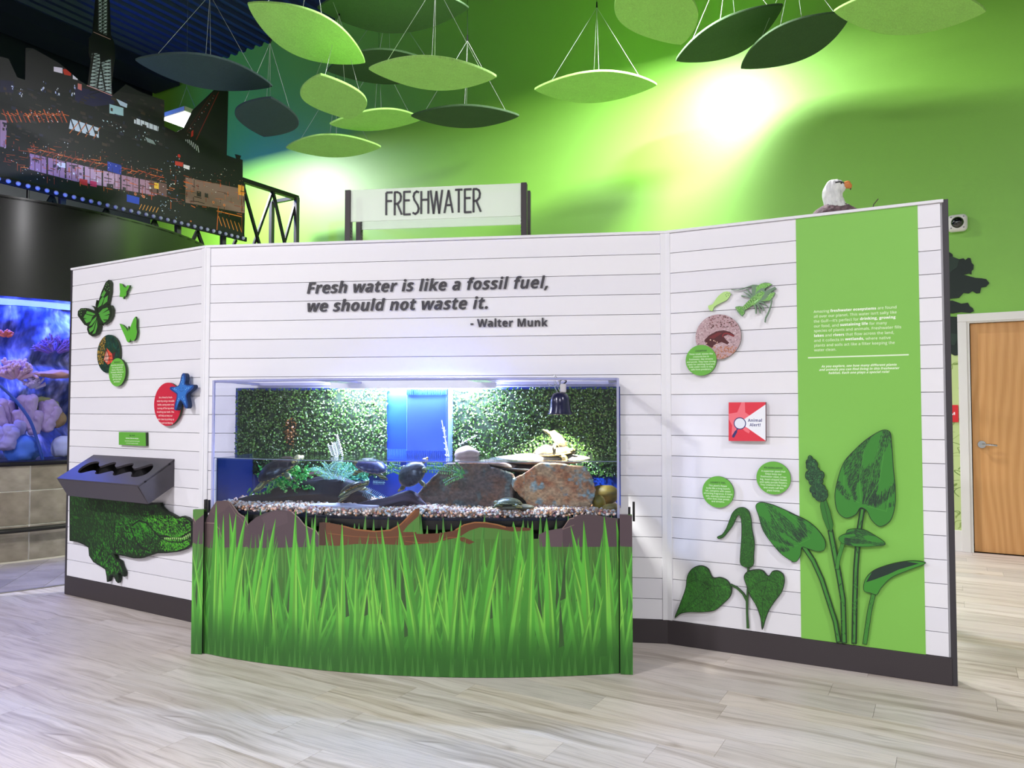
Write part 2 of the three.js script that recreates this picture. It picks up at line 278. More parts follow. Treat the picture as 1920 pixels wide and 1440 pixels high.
// ---------- flat cut-out signs and prints mounted on the boards ----------
// outline: frame pixels on the sign's face; the shape gets its true size and stands on the panel
function onPanel(wall, pts, d) { return pts.map(([x, y]) => wall.hit(x, y, d)); }
function smoothClosed(pts, n) { return new THREE.CatmullRomCurve3(pts.map(([x, y]) => V3(x, y, 0)), true, 'centripetal').getPoints(n).slice(0, -1).map((p) => [p.x, p.y]); }
function cutout(o) {
  const { name, label, category, wall, thick = 0.012, gap = 0.004, size = 384, side = 0x2c3a22, rough: rg = 0.55 } = o, d = FRONT + gap + thick;
  let pts = o.uv ?? onPanel(wall, o.outline, d);
  if (o.smooth) pts = smoothClosed(pts, o.smooth);
  const us = pts.map((p) => p[0]), vs = pts.map((p) => p[1]), u0 = Math.min(...us), u1 = Math.max(...us), v0 = Math.min(...vs), v1 = Math.max(...vs), w = u1 - u0, h = v1 - v0, uc = (u0 + u1) / 2;
  const sc = size / Math.max(w, h), [c, ctx] = canvas(Math.max(8, w * sc), Math.max(8, h * sc));
  const T = (x, y) => { const [u, v] = wall.hit(x, y, d); return [(u - u0) * sc, (v1 - v) * sc]; };
  ctx.lineCap = ctx.lineJoin = 'round';
  const path = () => { ctx.beginPath(); pts.forEach(([u, v], i) => ctx[i ? 'lineTo' : 'moveTo']((u - u0) * sc, (v1 - v) * sc)); ctx.closePath(); };
  o.draw(ctx, { T, W: c.width, H: c.height, sc, path, line: (list, lw, col) => { ctx.beginPath(); list.forEach((p, i) => { const q = T(...p); ctx[i ? 'lineTo' : 'moveTo'](...q); }); ctx.lineWidth = lw; ctx.strokeStyle = col; ctx.stroke(); } });
  const sh = new THREE.Shape(pts.map(([u, v]) => new THREE.Vector2(u - uc, v - v0)));
  for (const hole of o.holes ?? []) sh.holes.push(new THREE.Path(onPanel(wall, hole, d).map(([u, v]) => new THREE.Vector2(u - uc, v - v0))));
  const g = new THREE.ExtrudeGeometry(sh, { depth: thick, bevelEnabled: false }), p = g.attributes.position;
  for (let i = 0; i < p.count; i++) g.attributes.uv.setXY(i, (p.getX(i) + uc - u0) / w, p.getY(i) / h);
  const face = P(0xffffff, rg, { map: tex(c) });
  const t = o.parent ?? thing(name, label, category, wall.arr(uc, v0, FRONT + gap), wall.turn, o.group);
  const m = part(o.part ?? 'face', g, [face, M(side, 0.6)], t);
  if (o.parent) { const q = wall.at(uc, v0, FRONT + gap).sub(o.parent.position).applyAxisAngle(V3(0, 1, 0), -wall.turn); m.position.copy(q); }
  else if (gap > 0.001) {   // a small spacer behind the widest spot of the shape
    const inside = (x, y) => { let k = false; for (let i = 0, j = pts.length - 1; i < pts.length; j = i++) { const [xi, yi] = [pts[i][0] - uc, pts[i][1] - v0], [xj, yj] = [pts[j][0] - uc, pts[j][1] - v0]; if ((yi > y) !== (yj > y) && x < (xj - xi) * (y - yi) / (yj - yi) + xi) k = !k; } return k; };
    let b = [0, h / 2, 0]; for (let i = 1; i < 14; i++) for (let j = 1; j < 14; j++) { const x = lerp(-w / 2, w / 2, i / 14), y = h * j / 14; if (!inside(x, y)) continue; let m = 9; for (const q of pts) m = Math.min(m, Math.hypot(q[0] - uc - x, q[1] - v0 - y)); if (m > b[2]) b = [x, y, m]; }
    const s = Math.min(0.05, b[2] * 0.9); part('spacer', box(s, s, gap, b[0], b[1], -gap / 2), M(0x777777, 0.7), t);
  }
  return { t, uc, v0, w, h, d };
}
const circle = (cx, cy, rx, ry = rx, n = 40) => Array.from({ length: n }, (_, i) => [cx + rx * Math.cos(i / n * 2 * Math.PI), cy + ry * Math.sin(i / n * 2 * Math.PI)]);
function discUV(wall, px, py, r, d) { const [u, v] = wall.hit(px, py, d); return Array.from({ length: 48 }, (_, i) => [u + r * Math.cos(i / 24 * Math.PI), v + r * Math.sin(i / 24 * Math.PI)]); }
const flat = (col) => (ctx, k) => { ctx.fillStyle = col; ctx.fillRect(0, 0, k.W, k.H); };
function lines(ctx, list, cx, y, step, fill, font, align = 'center') { ctx.textAlign = align; ctx.fillStyle = fill; ctx.font = font; list.forEach((s, i) => ctx.fillText(s, cx, y + i * step)); }
const scribble = (ctx, n, W, H, len, cols, lw, dir) => { for (let i = 0; i < n; i++) { const x = rnd() * W, y = rnd() * H, a = dir + rr(-0.7, 0.7), l = len * rr(0.4, 1.2); ctx.strokeStyle = cols[Math.floor(rnd() * cols.length)]; ctx.lineWidth = lw * rr(0.5, 1.3); ctx.beginPath(); ctx.moveTo(x, y); ctx.quadraticCurveTo(x + Math.cos(a) * l * 0.5 + rr(-2, 2), y + Math.sin(a) * l * 0.5 + rr(-2, 2), x + Math.cos(a) * l, y + Math.sin(a) * l); ctx.stroke(); } };

// monarch butterfly, two plain butterflies
const Z1 = (x, y) => [130 + x / 4, 500 + y / 4];   // reading aid: four-fold enlargement of the left wing
const z1 = (list) => list.map(([x, y]) => Z1(x, y));
const GREENS = { leaf: '#5aa838', dark: '#16300f', mid: '#3f8a2c' };
cutout({
  name: 'monarch_butterfly', label: 'large green butterfly with black-veined wings at the upper left of the left wing', category: 'wall art', wall: LEFT, thick: 0.02, gap: 0.006,
  outline: z1([[203, 250], [196, 290], [206, 318], [216, 270], [240, 190], [272, 118], [294, 98], [306, 120], [304, 190], [292, 250], [284, 286], [308, 288], [322, 320], [318, 368], [296, 410], [262, 434], [238, 424], [240, 440], [228, 418], [224, 470], [206, 508], [172, 524], [144, 506], [132, 470], [136, 446], [112, 436], [84, 398], [62, 366], [64, 334], [86, 312], [124, 310], [166, 324], [192, 334], [184, 308], [164, 292], [186, 300], [198, 316]]),
  draw: (ctx, k) => {
    flat('#17260f')(ctx, k);
    const patch = (list, col) => { ctx.beginPath(); z1(list).forEach((p, i) => ctx[i ? 'lineTo' : 'moveTo'](...k.T(...p))); ctx.closePath(); ctx.fillStyle = col; ctx.fill(); };
    const c = '#4f9f38';
    for (const l of [[[212, 308], [230, 250], [250, 225], [262, 235], [240, 290]], [[236, 220], [258, 180], [276, 190], [256, 226]], [[266, 232], [290, 215], [284, 262], [248, 290]], [[218, 352], [250, 318], [286, 306], [292, 318], [232, 360]], [[222, 362], [298, 326], [304, 352], [236, 378]], [[228, 376], [300, 362], [290, 396], [246, 398]], [[232, 386], [262, 404], [282, 404], [258, 422]],
      [[196, 356], [172, 344], [132, 332], [124, 352], [180, 366]], [[182, 372], [120, 356], [104, 384], [150, 392]], [[172, 380], [110, 394], [128, 424], [160, 410]], [[204, 372], [170, 402], [146, 446], [168, 440], [200, 396]], [[204, 396], [172, 450], [146, 466], [154, 494], [180, 474]], [[208, 398], [186, 480], [170, 506], [194, 500], [210, 450]]]) patch(l, c);
    ctx.fillStyle = '#7cbf62'; for (const [x, y] of [[282, 124], [292, 136], [276, 140], [296, 158], [270, 158], [284, 168], [80, 330], [92, 322], [78, 346], [90, 342], [104, 320], [88, 362], [300, 178], [262, 178], [118, 320]]) { const q = k.T(...Z1(x, y)); ctx.beginPath(); ctx.arc(q[0], q[1], 3.4, 0, 7); ctx.fill(); }
    k.line(z1([[206, 318], [214, 350], [236, 430]]), 7, '#20301a');
  },
});
const plainButterfly = (pts, label) => cutout({ name: 'small_butterfly', label, category: 'wall art', wall: LEFT, thick: 0.012, gap: 0.012, size: 64, outline: z1(pts), group: 'plain green butterflies', draw: flat('#58b032') });
plainButterfly([[376, 124], [396, 130], [408, 150], [414, 158], [418, 150], [424, 160], [432, 140], [454, 140], [440, 170], [428, 186], [428, 206], [420, 226], [412, 220], [406, 242], [398, 226], [376, 226], [380, 190]], 'smaller plain light green butterfly near the top of the left wing');
plainButterfly([[376, 428], [400, 436], [424, 460], [438, 486], [442, 446], [446, 484], [462, 440], [480, 394], [496, 374], [504, 400], [502, 450], [508, 490], [498, 536], [484, 556], [462, 554], [458, 540], [452, 562], [440, 568], [430, 556], [418, 524], [398, 480]], 'bigger plain light green butterfly right of the black-veined monarch');
// photo disc with caption disc (monarch)
function photoDisc(o) {
  const d = FRONT + 0.02; return cutout({ ...o, uv: discUV(o.wall, o.at[0], o.at[1], o.r, d), thick: 0.014, gap: 0.006, size: 256 });
}
function textDisc(o) {
  return cutout({
    ...o, name: 'text_disc', category: 'sign', uv: discUV(o.wall, o.at[0], o.at[1], o.r, FRONT + (o.out ?? 0.03)), thick: 0.014, gap: o.gap ?? 0.012, size: 320, group: 'round green caption signs', draw: (ctx, k) => {
      flat(o.color ?? '#66b13e')(ctx, k); const W = k.W;
      if (o.head) lines(ctx, [o.head], W / 2, W * o.y0, 0, '#173a1c', `bold ${W * 0.075}px sans-serif`);
      lines(ctx, o.lines, W * (o.cx ?? 0.5), W * (o.y0 + 0.1), W * 0.084, '#eef7e8', `${W * (o.fs ?? 0.072)}px sans-serif`);
    },
  });
}
photoDisc({ name: 'photo_disc', label: 'round photograph of an orange butterfly on dark green leaves', category: 'picture', wall: LEFT, at: [203, 663.5], r: 0.135, draw: (ctx, k) => {
  flat('#0c2f26')(ctx, k); seed(3); const W = k.W;
  for (let i = 0; i < 420; i++) { ctx.fillStyle = ['#0a3a2c', '#07241f', '#124a38', '#1b3b20'][i % 4]; ctx.beginPath(); ctx.ellipse(rnd() * W, rnd() * W, rr(4, 16), rr(3, 9), rr(0, 3), 0, 7); ctx.fill(); }
  for (let i = 0; i < 260; i++) { const y = rnd() * 0.75, x = 0.02 + rnd() * 0.36 * (1 - y * 0.3); ctx.fillStyle = ['#a3802f', '#c49a35', '#6e5320', '#8a6a28', '#3a3314'][i % 5]; ctx.beginPath(); ctx.ellipse(x * W, y * W, rr(2, 7), rr(2, 6), 0, 0, 7); ctx.fill(); }
  const tri = (l, c) => { ctx.beginPath(); l.forEach(([x, y], i) => ctx[i ? 'lineTo' : 'moveTo'](x * W, y * W)); ctx.closePath(); ctx.fillStyle = c; ctx.fill(); };
  tri([[0.42, 0.34], [0.3, 0.66], [0.48, 0.78], [0.72, 0.72], [0.66, 0.5]], '#d5523a'); tri([[0.42, 0.4], [0.33, 0.64], [0.46, 0.74], [0.52, 0.58]], '#e8b6a4'); tri([[0.66, 0.5], [0.82, 0.46], [0.72, 0.72]], '#4b1c24');
  ctx.strokeStyle = '#2a1214'; ctx.lineWidth = 4; for (const l of [[0.42, 0.36, 0.46, 0.76], [0.42, 0.36, 0.6, 0.74], [0.42, 0.36, 0.36, 0.7], [0.36, 0.56, 0.64, 0.56], [0.34, 0.66, 0.7, 0.66]]) { ctx.beginPath(); ctx.moveTo(l[0] * W, l[1] * W); ctx.lineTo(l[2] * W, l[3] * W); ctx.stroke(); }
} });
textDisc({ label: 'round green caption sign overlapping the butterfly photograph', wall: LEFT, at: [218.5, 698], r: 0.098, y0: 0.17, head: 'MONARCH', lines: ['Butterflies drink nectar', 'from spring and fall', 'blooms. They rest in', 'freshwater wetlands on', 'long trips over the', 'Gulf. Native plants', 'give them food', 'and shelter.'] });
// red disc and blue starfish
textDisc({ label: 'round red caption sign with white text behind the blue starfish', wall: LEFT, at: [313, 758], r: 0.142, y0: 0.26, color: '#c91f3c', cx: 0.43, fs: 0.056, lines: ['Be a friend to fresh-', 'water by using a reusable', 'bottle, saving water and', 'turning off the tap while', 'brushing your teeth. This', 'will help us keep our', 'water clean by picking up', 'trash and not littering'] });
{
  const o = cutout({ name: 'starfish_sign', label: 'blue smiling starfish cut-out overlapping the red round sign', category: 'wall art', wall: LEFT, thick: 0.03, gap: 0.026, side: 0x122a52,
    outline: z1([[856, 798], [870, 812], [872, 850], [868, 876], [884, 886], [928, 886], [934, 902], [916, 926], [886, 950], [878, 968], [888, 1020], [890, 1048], [880, 1064], [866, 1056], [848, 1020], [832, 1004], [820, 1020], [808, 1062], [798, 1078], [788, 1068], [794, 1020], [804, 980], [804, 956], [776, 936], [752, 914], [760, 902], [800, 900], [820, 888], [832, 856], [842, 812]]), smooth: 160,
    draw: (ctx, k) => {
      flat('#163f86')(ctx, k);
      const inner = z1([[854, 806], [862, 850], [860, 884], [884, 896], [924, 894], [880, 940], [868, 968], [880, 1050], [852, 1010], [832, 992], [798, 1062], [812, 980], [812, 950], [766, 912], [822, 898], [838, 860]]);
      ctx.beginPath(); inner.forEach((p, i) => ctx[i ? 'lineTo' : 'moveTo'](...k.T(...p))); ctx.closePath(); ctx.fillStyle = '#2f72c4'; ctx.fill();
      ctx.fillStyle = '#bfe0f5'; for (const [x, y] of [[850, 826], [846, 846], [842, 864], [852, 880], [790, 912], [800, 922], [786, 922], [880, 912], [894, 910], [872, 922], [848, 978], [858, 992], [820, 990], [812, 1004], [866, 1014]]) { const q = k.T(...Z1(x, y)); ctx.beginPath(); ctx.arc(q[0], q[1], 3.6, 0, 7); ctx.fill(); }
      ctx.fillStyle = '#14213f'; for (const [x, y] of [[828, 910], [852, 910]]) { const q = k.T(...Z1(x, y)); ctx.beginPath(); ctx.arc(q[0], q[1], 4.4, 0, 7); ctx.fill(); }
      const a = k.T(...Z1(826, 926)), b = k.T(...Z1(840, 944)), c = k.T(...Z1(856, 926)); ctx.strokeStyle = '#14213f'; ctx.lineWidth = 2.5; ctx.beginPath(); ctx.moveTo(...a); ctx.quadraticCurveTo(...b, ...c); ctx.stroke();
    } });
}
// small green name plate over the feeding box
cutout({ name: 'name_plate', label: 'small oblong green sign above the dark feeding box', category: 'sign', wall: LEFT, outline: z1([[371, 1240], [572, 1244], [574, 1346], [371, 1336]]), thick: 0.02, gap: 0.002, draw: (ctx, k) => {
  flat('#61ad3b')(ctx, k); const W = k.W, H = k.H; lines(ctx, ['Big Teeth'], W / 2, H * 0.3, 0, '#173a1c', `bold ${H * 0.15}px sans-serif`); lines(ctx, ['Animals, like me and you,'], W / 2, H * 0.5, 0, '#f2f8ee', `bold ${H * 0.13}px sans-serif`); lines(ctx, ['have teeth to get their food to grow', 'or use their mouths as a tool.'], W / 2, H * 0.7, H * 0.17, '#f2f8ee', `${H * 0.115}px sans-serif`);
} });
// alligator
const Z2 = (x, y) => [100 + x / 4, 820 + y / 4], z2 = (l) => l.map(([x, y]) => Z2(x, y));
cutout({ name: 'alligator_sign', label: 'green alligator cut-out with a toothy snout below the dark feeding box', category: 'wall art', wall: LEFT, thick: 0.022, gap: 0.008, size: 900, side: 0x132311,
  outline: z2([[121, 430], [300, 440], [520, 470], [700, 498], [796, 492], [812, 524], [846, 556], [900, 582], [930, 600], [968, 590], [1004, 602], [1034, 628], [1040, 690], [1038, 770], [1030, 810], [990, 840], [930, 860], [850, 868], [770, 870], [720, 888], [660, 908], [600, 908], [530, 890], [456, 876], [470, 910], [500, 928], [512, 970], [530, 1010], [530, 1046], [512, 1036], [500, 1016], [486, 1022], [492, 1060], [484, 1094], [468, 1078], [458, 1052], [440, 1038], [424, 1042], [416, 1080], [402, 1086], [398, 1040], [388, 990], [356, 970], [300, 936], [268, 888], [262, 826], [228, 806], [180, 786], [121, 776]]),
  draw: (ctx, k) => {
    flat('#15330f')(ctx, k); seed(9);
    const blot = (x, y, rx, ry, n, cols, a0) => { for (let i = 0; i < n; i++) { const t = rnd() * 6.3, r = Math.sqrt(rnd()), q = k.T(...Z2(x + rx * r * Math.cos(t), y + ry * r * Math.sin(t))); ctx.strokeStyle = cols[i % cols.length]; ctx.lineWidth = rr(1.5, 4.5); const a = a0 + rr(-0.7, 0.7), l = rr(4, 14); ctx.beginPath(); ctx.moveTo(...q); ctx.lineTo(q[0] + Math.cos(a) * l, q[1] + Math.sin(a) * l); ctx.stroke(); } };
    const bright = ['#3f9a1f', '#4fae22', '#2f7d1c', '#58b52a'], dim = ['#1d5216', '#245f19', '#12300d', '#2a6b1c'], ink = ['#0a1a0a', '#0e2210'];
    blot(300, 560, 260, 220, 900, dim, 0.9); blot(560, 640, 260, 260, 900, dim, 1.2); blot(700, 720, 280, 170, 700, ['#2a7a1a', '#226617', '#338d1e'], 0.4);
    blot(900, 660, 150, 85, 800, bright, 0.3); blot(920, 800, 130, 60, 500, bright, 0.2); blot(780, 640, 140, 60, 240, bright, 0.8); blot(640, 700, 110, 80, 220, ['#2f8a1c'], 0.6);
    blot(420, 900, 120, 130, 520, ['#2f8f1d', '#3d9e22', '#246f18'], 1.4); blot(340, 800, 90, 120, 220, dim, 1.2);
    blot(560, 660, 460, 280, 900, ink, 1.1); blot(900, 640, 140, 80, 240, ink, 0.4); blot(420, 920, 110, 150, 260, ink, 1.3); blot(640, 820, 200, 80, 260, ink, 1.6);
    k.line(z2([[590, 660], [640, 626], [700, 640], [740, 690], [790, 740], [850, 742], [900, 760], [960, 750], [1036, 700]]), 7, '#0a1a0a'); k.line(z2([[580, 680], [610, 760], [660, 830], [720, 850]]), 7, '#0a1a0a'); k.line(z2([[460, 640], [450, 760], [460, 860]]), 6, '#0a1a0a'); k.line(z2([[790, 748], [870, 784], [960, 786], [1034, 752]]), 5, '#0a1a0a');
    ctx.fillStyle = '#a9d77e'; for (let i = 0; i < 15; i++) { const x = 830 + i * 14.5, y = 752 - Math.max(0, i - 9) * 8; const a = k.T(...Z2(x, y)), b = k.T(...Z2(x + 7, y + (i > 9 ? 30 : 20))), c = k.T(...Z2(x + 12, y)); ctx.beginPath(); ctx.moveTo(...a); ctx.lineTo(...b); ctx.lineTo(...c); ctx.fill(); }
    const e = k.T(...Z2(744, 562)); ctx.fillStyle = '#071207'; ctx.beginPath(); ctx.ellipse(e[0], e[1], 16, 10, 0, 0, 7); ctx.fill(); const n = k.T(...Z2(1000, 640)); ctx.beginPath(); ctx.ellipse(n[0], n[1], 9, 6, 0.5, 0, 7); ctx.fill();
    k.path(); ctx.strokeStyle = '#0c1a0c'; ctx.lineWidth = 12; ctx.stroke();
  } });

// ---------- right wing ----------
const Z3 = (x, y) => [1240 + x / 4, 500 + y / 4], z3 = (l) => l.map(([x, y]) => Z3(x, y)), Z4 = (x, y) => [1240 + x / 3.893, 840 + y / 3.893], z4 = (l) => l.map(([x, y]) => Z4(x, y));
const Z5 = (x, y) => [1480 + x / 3.13, 780 + y / 3.13], z5 = (l) => l.map(([x, y]) => Z5(x, y)), Z6 = (x, y) => [1310 + x / 12.8, 520 + y / 12.8], z6 = (l) => l.map(([x, y]) => Z6(x, y));
// tall green banner with white text
{
  const a = RIGHT.hit(1492, 403, FRONT)[0], b = RIGHT.hit(1720, 376, FRONT)[0], W = b - a, H = HIGH - CAPH - KICK, S = 2048 / H * 0.8, [c, ctx] = canvas(W * S, H * S);
  ctx.fillStyle = '#80c250'; ctx.fillRect(0, 0, c.width, c.height);
  const toC = (x, y) => { const [u, v] = RIGHT.hit(x, y, FRONT + 0.001); return [(u - a) * S, (HIGH - CAPH - v) * S]; };
  const reg = (px) => `${px}px sans-serif`, bold = (px) => `bold ${px}px sans-serif`;
  const rows = [['Amazing ', '*freshwater ecosystems', ' are found'], ['all over our planet. This water isn\u2019t salty like'], ['the Gulf\u2014it\u2019s perfect for ', '*drinking, growing'], ['our food, and ', '*sustaining life', ' for many'], ['species of plants and animals. Freshwater fills'], ['*lakes', ' and ', '*rivers', ' that flow across the land,'], ['and it collects in ', '*wetlands,', ' where native'], ['plants and soils act like a filter keeping the'], ['water clean.']];
  const p0 = toC(1525.5, 587), pe = toC(1692, 620), pl = toC(1526, 659), step = (pl[1] - p0[1]) / 8, full = pe[0] - p0[0];
  ctx.fillStyle = '#e9f6de'; ctx.textAlign = 'left'; let fs = step * 0.86; ctx.font = reg(fs); fs *= full / ctx.measureText(rows[4][0]).width * 0.99;
  rows.forEach((r, i) => { let x = p0[0]; for (const s of r) { ctx.font = s[0] === '*' ? bold(fs * 0.97) : reg(fs); ctx.fillStyle = s[0] === '*' ? '#ffffff' : '#e4f3d8'; const q = s.replace('*', ''); ctx.fillText(q, x, p0[1] + i * step); x += ctx.measureText(q).width; } });
  const l0 = toC(1515, 671), l1 = toC(1704, 665); ctx.fillStyle = '#e6f6dc'; ctx.fillRect(l0[0], l0[1] - 3, l1[0] - l0[0], 5);
  const m = toC(1609, 687), m1 = toC(1684, 682), m0 = toC(1534, 693), m2 = toC(1609, 700); ctx.textAlign = 'center'; ctx.fillStyle = '#f1faea'; let f2 = (m2[1] - m[1]) / 2 * 0.92; ctx.font = 'italic ' + bold(f2); f2 *= (m1[0] - m0[0]) / ctx.measureText('and animals you can find living in this freshwater').width; ctx.font = 'italic ' + bold(f2);
  ['As you explore, see how many different plants', 'and animals you can find living in this freshwater', 'habitat. Each one plays a special role!'].forEach((s, i) => ctx.fillText(s, m[0], m[1] + i * (m2[1] - m[1]) / 2));
  const g = box(W, H, 0.0015, 0, H / 2, 0), map = tex(c);
  const mat = P(0xffffff, 0.5, { map }), sd = M(0x80c250, 0.5);
  const t = thing('green_banner', 'tall green banner with white text about freshwater ecosystems on the right wing', 'banner', RIGHT.arr((a + b) / 2, KICK, FRONT + 0.0012), RIGHT.turn);
  part('sheet', g, [sd, sd, sd, sd, mat, sd], t);
}
// crayfish cut-out, plain pale one, photo and caption
cutout({ name: 'crayfish_sign', label: 'detailed green crayfish cut-out with raised claws on the right wing', category: 'wall art', wall: RIGHT, thick: 0.012, gap: 0.01, size: 512, side: 0x35502c,
  outline: z6([[1060, 700], [1160, 590], [1250, 510], [1200, 480], [1120, 460], [1030, 462], [1010, 440], [1040, 430], [1130, 448], [1200, 470], [1150, 400], [1070, 350], [1080, 338], [1180, 390], [1230, 460], [1250, 440], [1180, 340], [1136, 268], [1160, 262], [1210, 340], [1270, 420], [1285, 430], [1270, 300], [1276, 216], [1160, 244], [1040, 290], [940, 308], [780, 300], [782, 286], [940, 292], [1040, 270], [1180, 220], [1300, 176], [1400, 178], [1430, 190], [1500, 150], [1600, 122], [1690, 132], [1766, 170], [1700, 204], [1600, 262], [1580, 300], [1600, 330], [1700, 280], [1830, 226], [1866, 270], [1760, 330], [1720, 380], [1780, 340], [1840, 370], [1810, 440], [1750, 520], [1764, 560], [1740, 690], [1680, 860], [1612, 990], [1604, 1080], [1574, 1076], [1590, 970], [1660, 830], [1720, 660], [1736, 560], [1690, 560], [1600, 580], [1480, 578], [1560, 600], [1660, 704], [1650, 718], [1560, 640], [1490, 612], [1440, 620], [1540, 700], [1570, 800], [1550, 804], [1510, 710], [1400, 636], [1460, 690], [1486, 860], [1464, 864], [1440, 720], [1370, 650], [1390, 760], [1384, 870], [1360, 868], [1356, 760], [1310, 660], [1200, 730], [1110, 790], [1100, 860], [1040, 936], [1010, 920], [930, 830], [874, 730], [890, 704], [970, 690]]),
  draw: (ctx, k) => {
    flat('#6d8c70')(ctx, k); const patch = (l, c) => { ctx.beginPath(); z6(l).forEach((p, i) => ctx[i ? 'lineTo' : 'moveTo'](...k.T(...p))); ctx.closePath(); ctx.fillStyle = c; ctx.fill(); };
    patch([[1060, 700], [1260, 500], [1400, 390], [1530, 330], [1590, 370], [1500, 520], [1320, 670], [1110, 790]], '#6fae52'); patch([[1360, 420], [1390, 220], [1500, 148], [1690, 140], [1752, 172], [1600, 256], [1500, 260], [1400, 340]], '#79b858'); patch([[1480, 570], [1600, 530], [1700, 400], [1830, 350], [1800, 440], [1700, 555]], '#79b858'); patch([[880, 710], [1060, 700], [1100, 860], [1040, 930]], '#5f9c48');
    seed(4); const cols = ['#b3d88a', '#9ccb70', '#2c5a22', '#c9e6a6', '#2b4f25']; for (let i = 0; i < 420; i++) { const t = rnd(), w = rr(-60, 60), [x, y] = i % 4 ? [lerp(1080, 1540, t) + w * 0.6, lerp(740, 380, t) + w] : rnd() < 0.5 ? [rr(1380, 1700), rr(150, 260)] : [rr(1640, 1810), rr(370, 540)]; const q = k.T(...Z6(x, y)); ctx.fillStyle = cols[i % 5]; ctx.beginPath(); ctx.ellipse(q[0], q[1], rr(2, 5), rr(1, 3), rr(0, 3), 0, 7); ctx.fill(); }
    for (let i = 0; i < 6; i++) k.line(z6([[1070 + i * 42, 690 - i * 36], [1120 + i * 42, 770 - i * 38]]), 3, '#21431b'); patch([[1330, 600], [1440, 510], [1420, 560], [1340, 620]], '#a8dca0');
    ctx.fillStyle = '#b4da8c'; for (let i = 0; i < 40; i++) { const q = k.T(...Z6(rr(900, 1090), rr(720, 900))); ctx.beginPath(); ctx.arc(q[0], q[1], rr(1.5, 3.5), 0, 7); ctx.fill(); }
  } });
cutout({ name: 'pale_crayfish_sign', label: 'small plain pale green crayfish cut-out left of the detailed crayfish', category: 'wall art', wall: RIGHT, thick: 0.01, gap: 0.01, size: 96, side: 0x6f8f60, outline: z6([[226, 680], [300, 660], [340, 640], [390, 560], [420, 510], [480, 440], [540, 390], [600, 350], [680, 340], [740, 350], [770, 400], [740, 460], [690, 530], [650, 560], [540, 610], [440, 660], [370, 710], [350, 760], [330, 812], [270, 800], [232, 740]]), draw: (ctx, k) => { flat('#b6de87')(ctx, k); ctx.fillStyle = '#4e6b46'; for (const [x, y] of [[640, 412], [672, 376], [700, 420], [660, 450], [720, 380]]) { const q = k.T(...Z6(x, y)); ctx.fillRect(q[0], q[1], 3, 3); } } });
photoDisc({ name: 'photo_disc', label: 'round photograph of a dark red crayfish on pinkish gravel', category: 'picture', wall: RIGHT, at: [1346.3, 631.5], r: 0.127, draw: (ctx, k) => {
  const W = k.W; flat('#b79a9f')(ctx, k); seed(8); for (let i = 0; i < 900; i++) { const x = rnd(), y = rnd(); ctx.fillStyle = y > 0.72 ? ['#b07358', '#a0644c', '#c48a6c'][i % 3] : y < 0.3 && x > 0.3 ? ['#6b4546', '#8a5f60', '#55393a', '#a98488'][i % 4] : ['#c2a9b0', '#a88d92', '#8d7378', '#cbb6bb'][i % 4]; ctx.beginPath(); ctx.ellipse(x * W, y * W, rr(2, 7), rr(1, 4), rr(0, 3), 0, 7); ctx.fill(); }
  const body = (l, c) => { ctx.beginPath(); l.forEach(([x, y], i) => ctx[i ? 'lineTo' : 'moveTo'](x * W, y * W)); ctx.closePath(); ctx.fillStyle = c; ctx.fill(); };
  body([[0.2, 0.56], [0.3, 0.46], [0.46, 0.38], [0.62, 0.36], [0.76, 0.4], [0.86, 0.48], [0.84, 0.52], [0.72, 0.46], [0.62, 0.5], [0.68, 0.58], [0.74, 0.64], [0.7, 0.68], [0.58, 0.62], [0.44, 0.66], [0.36, 0.74], [0.24, 0.66]], '#4a1117'); body([[0.3, 0.5], [0.5, 0.4], [0.6, 0.42], [0.4, 0.54]], '#6c1a1e'); ctx.strokeStyle = '#8c1c22'; ctx.lineWidth = 6; ctx.beginPath(); ctx.moveTo(0.6 * W, 0.5 * W); ctx.quadraticCurveTo(0.62 * W, 0.36 * W, 0.84 * W, 0.5 * W); ctx.stroke();
  ctx.fillStyle = '#d9b9a4'; for (let i = 0; i < 8; i++) { ctx.beginPath(); ctx.arc(rr(0.24, 0.5) * W, rr(0.56, 0.72) * W, rr(2, 5), 0, 7); ctx.fill(); }
} });
textDisc({ label: 'round green caption sign overlapping the crayfish photograph', wall: RIGHT, at: [1314, 675.5], r: 0.0875, y0: 0.22, head: 'CRAWFISH', lines: ['These small, lobster-like', 'creatures live in', 'freshwater, like streams', 'and ponds. They have strong', 'claws for catching food and', 'hide under rocks to stay', 'safe from predators.'] });
textDisc({ label: 'round green caption sign above the drooping flower spike', wall: RIGHT, at: [1346, 922.5], r: 0.0875, y0: 0.23, head: 'LIZARD\u2019S TAIL', gap: 0.004, out: 0.02, lines: ['This plant\u2019s flower', 'looks like a long lizard\u2019s', 'tail, complete with sweet', 'attracting fragrance. It loves', 'wet, swampy places and', 'often lives near ponds', 'and streams.'] });
textDisc({ label: 'round green caption sign beside the top edge of the big left leaf', wall: RIGHT, at: [1450, 896.5], r: 0.089, y0: 0.22, head: 'PICKERELWEED', gap: 0.004, out: 0.02, lines: ['A superstar plant that', 'helps keep our', 'freshwater clean, it has', 'big, heart-shaped leaves', 'and spiky purple flowers.', 'Tiny creatures like frogs', 'and snails call this', 'plant home.'] });
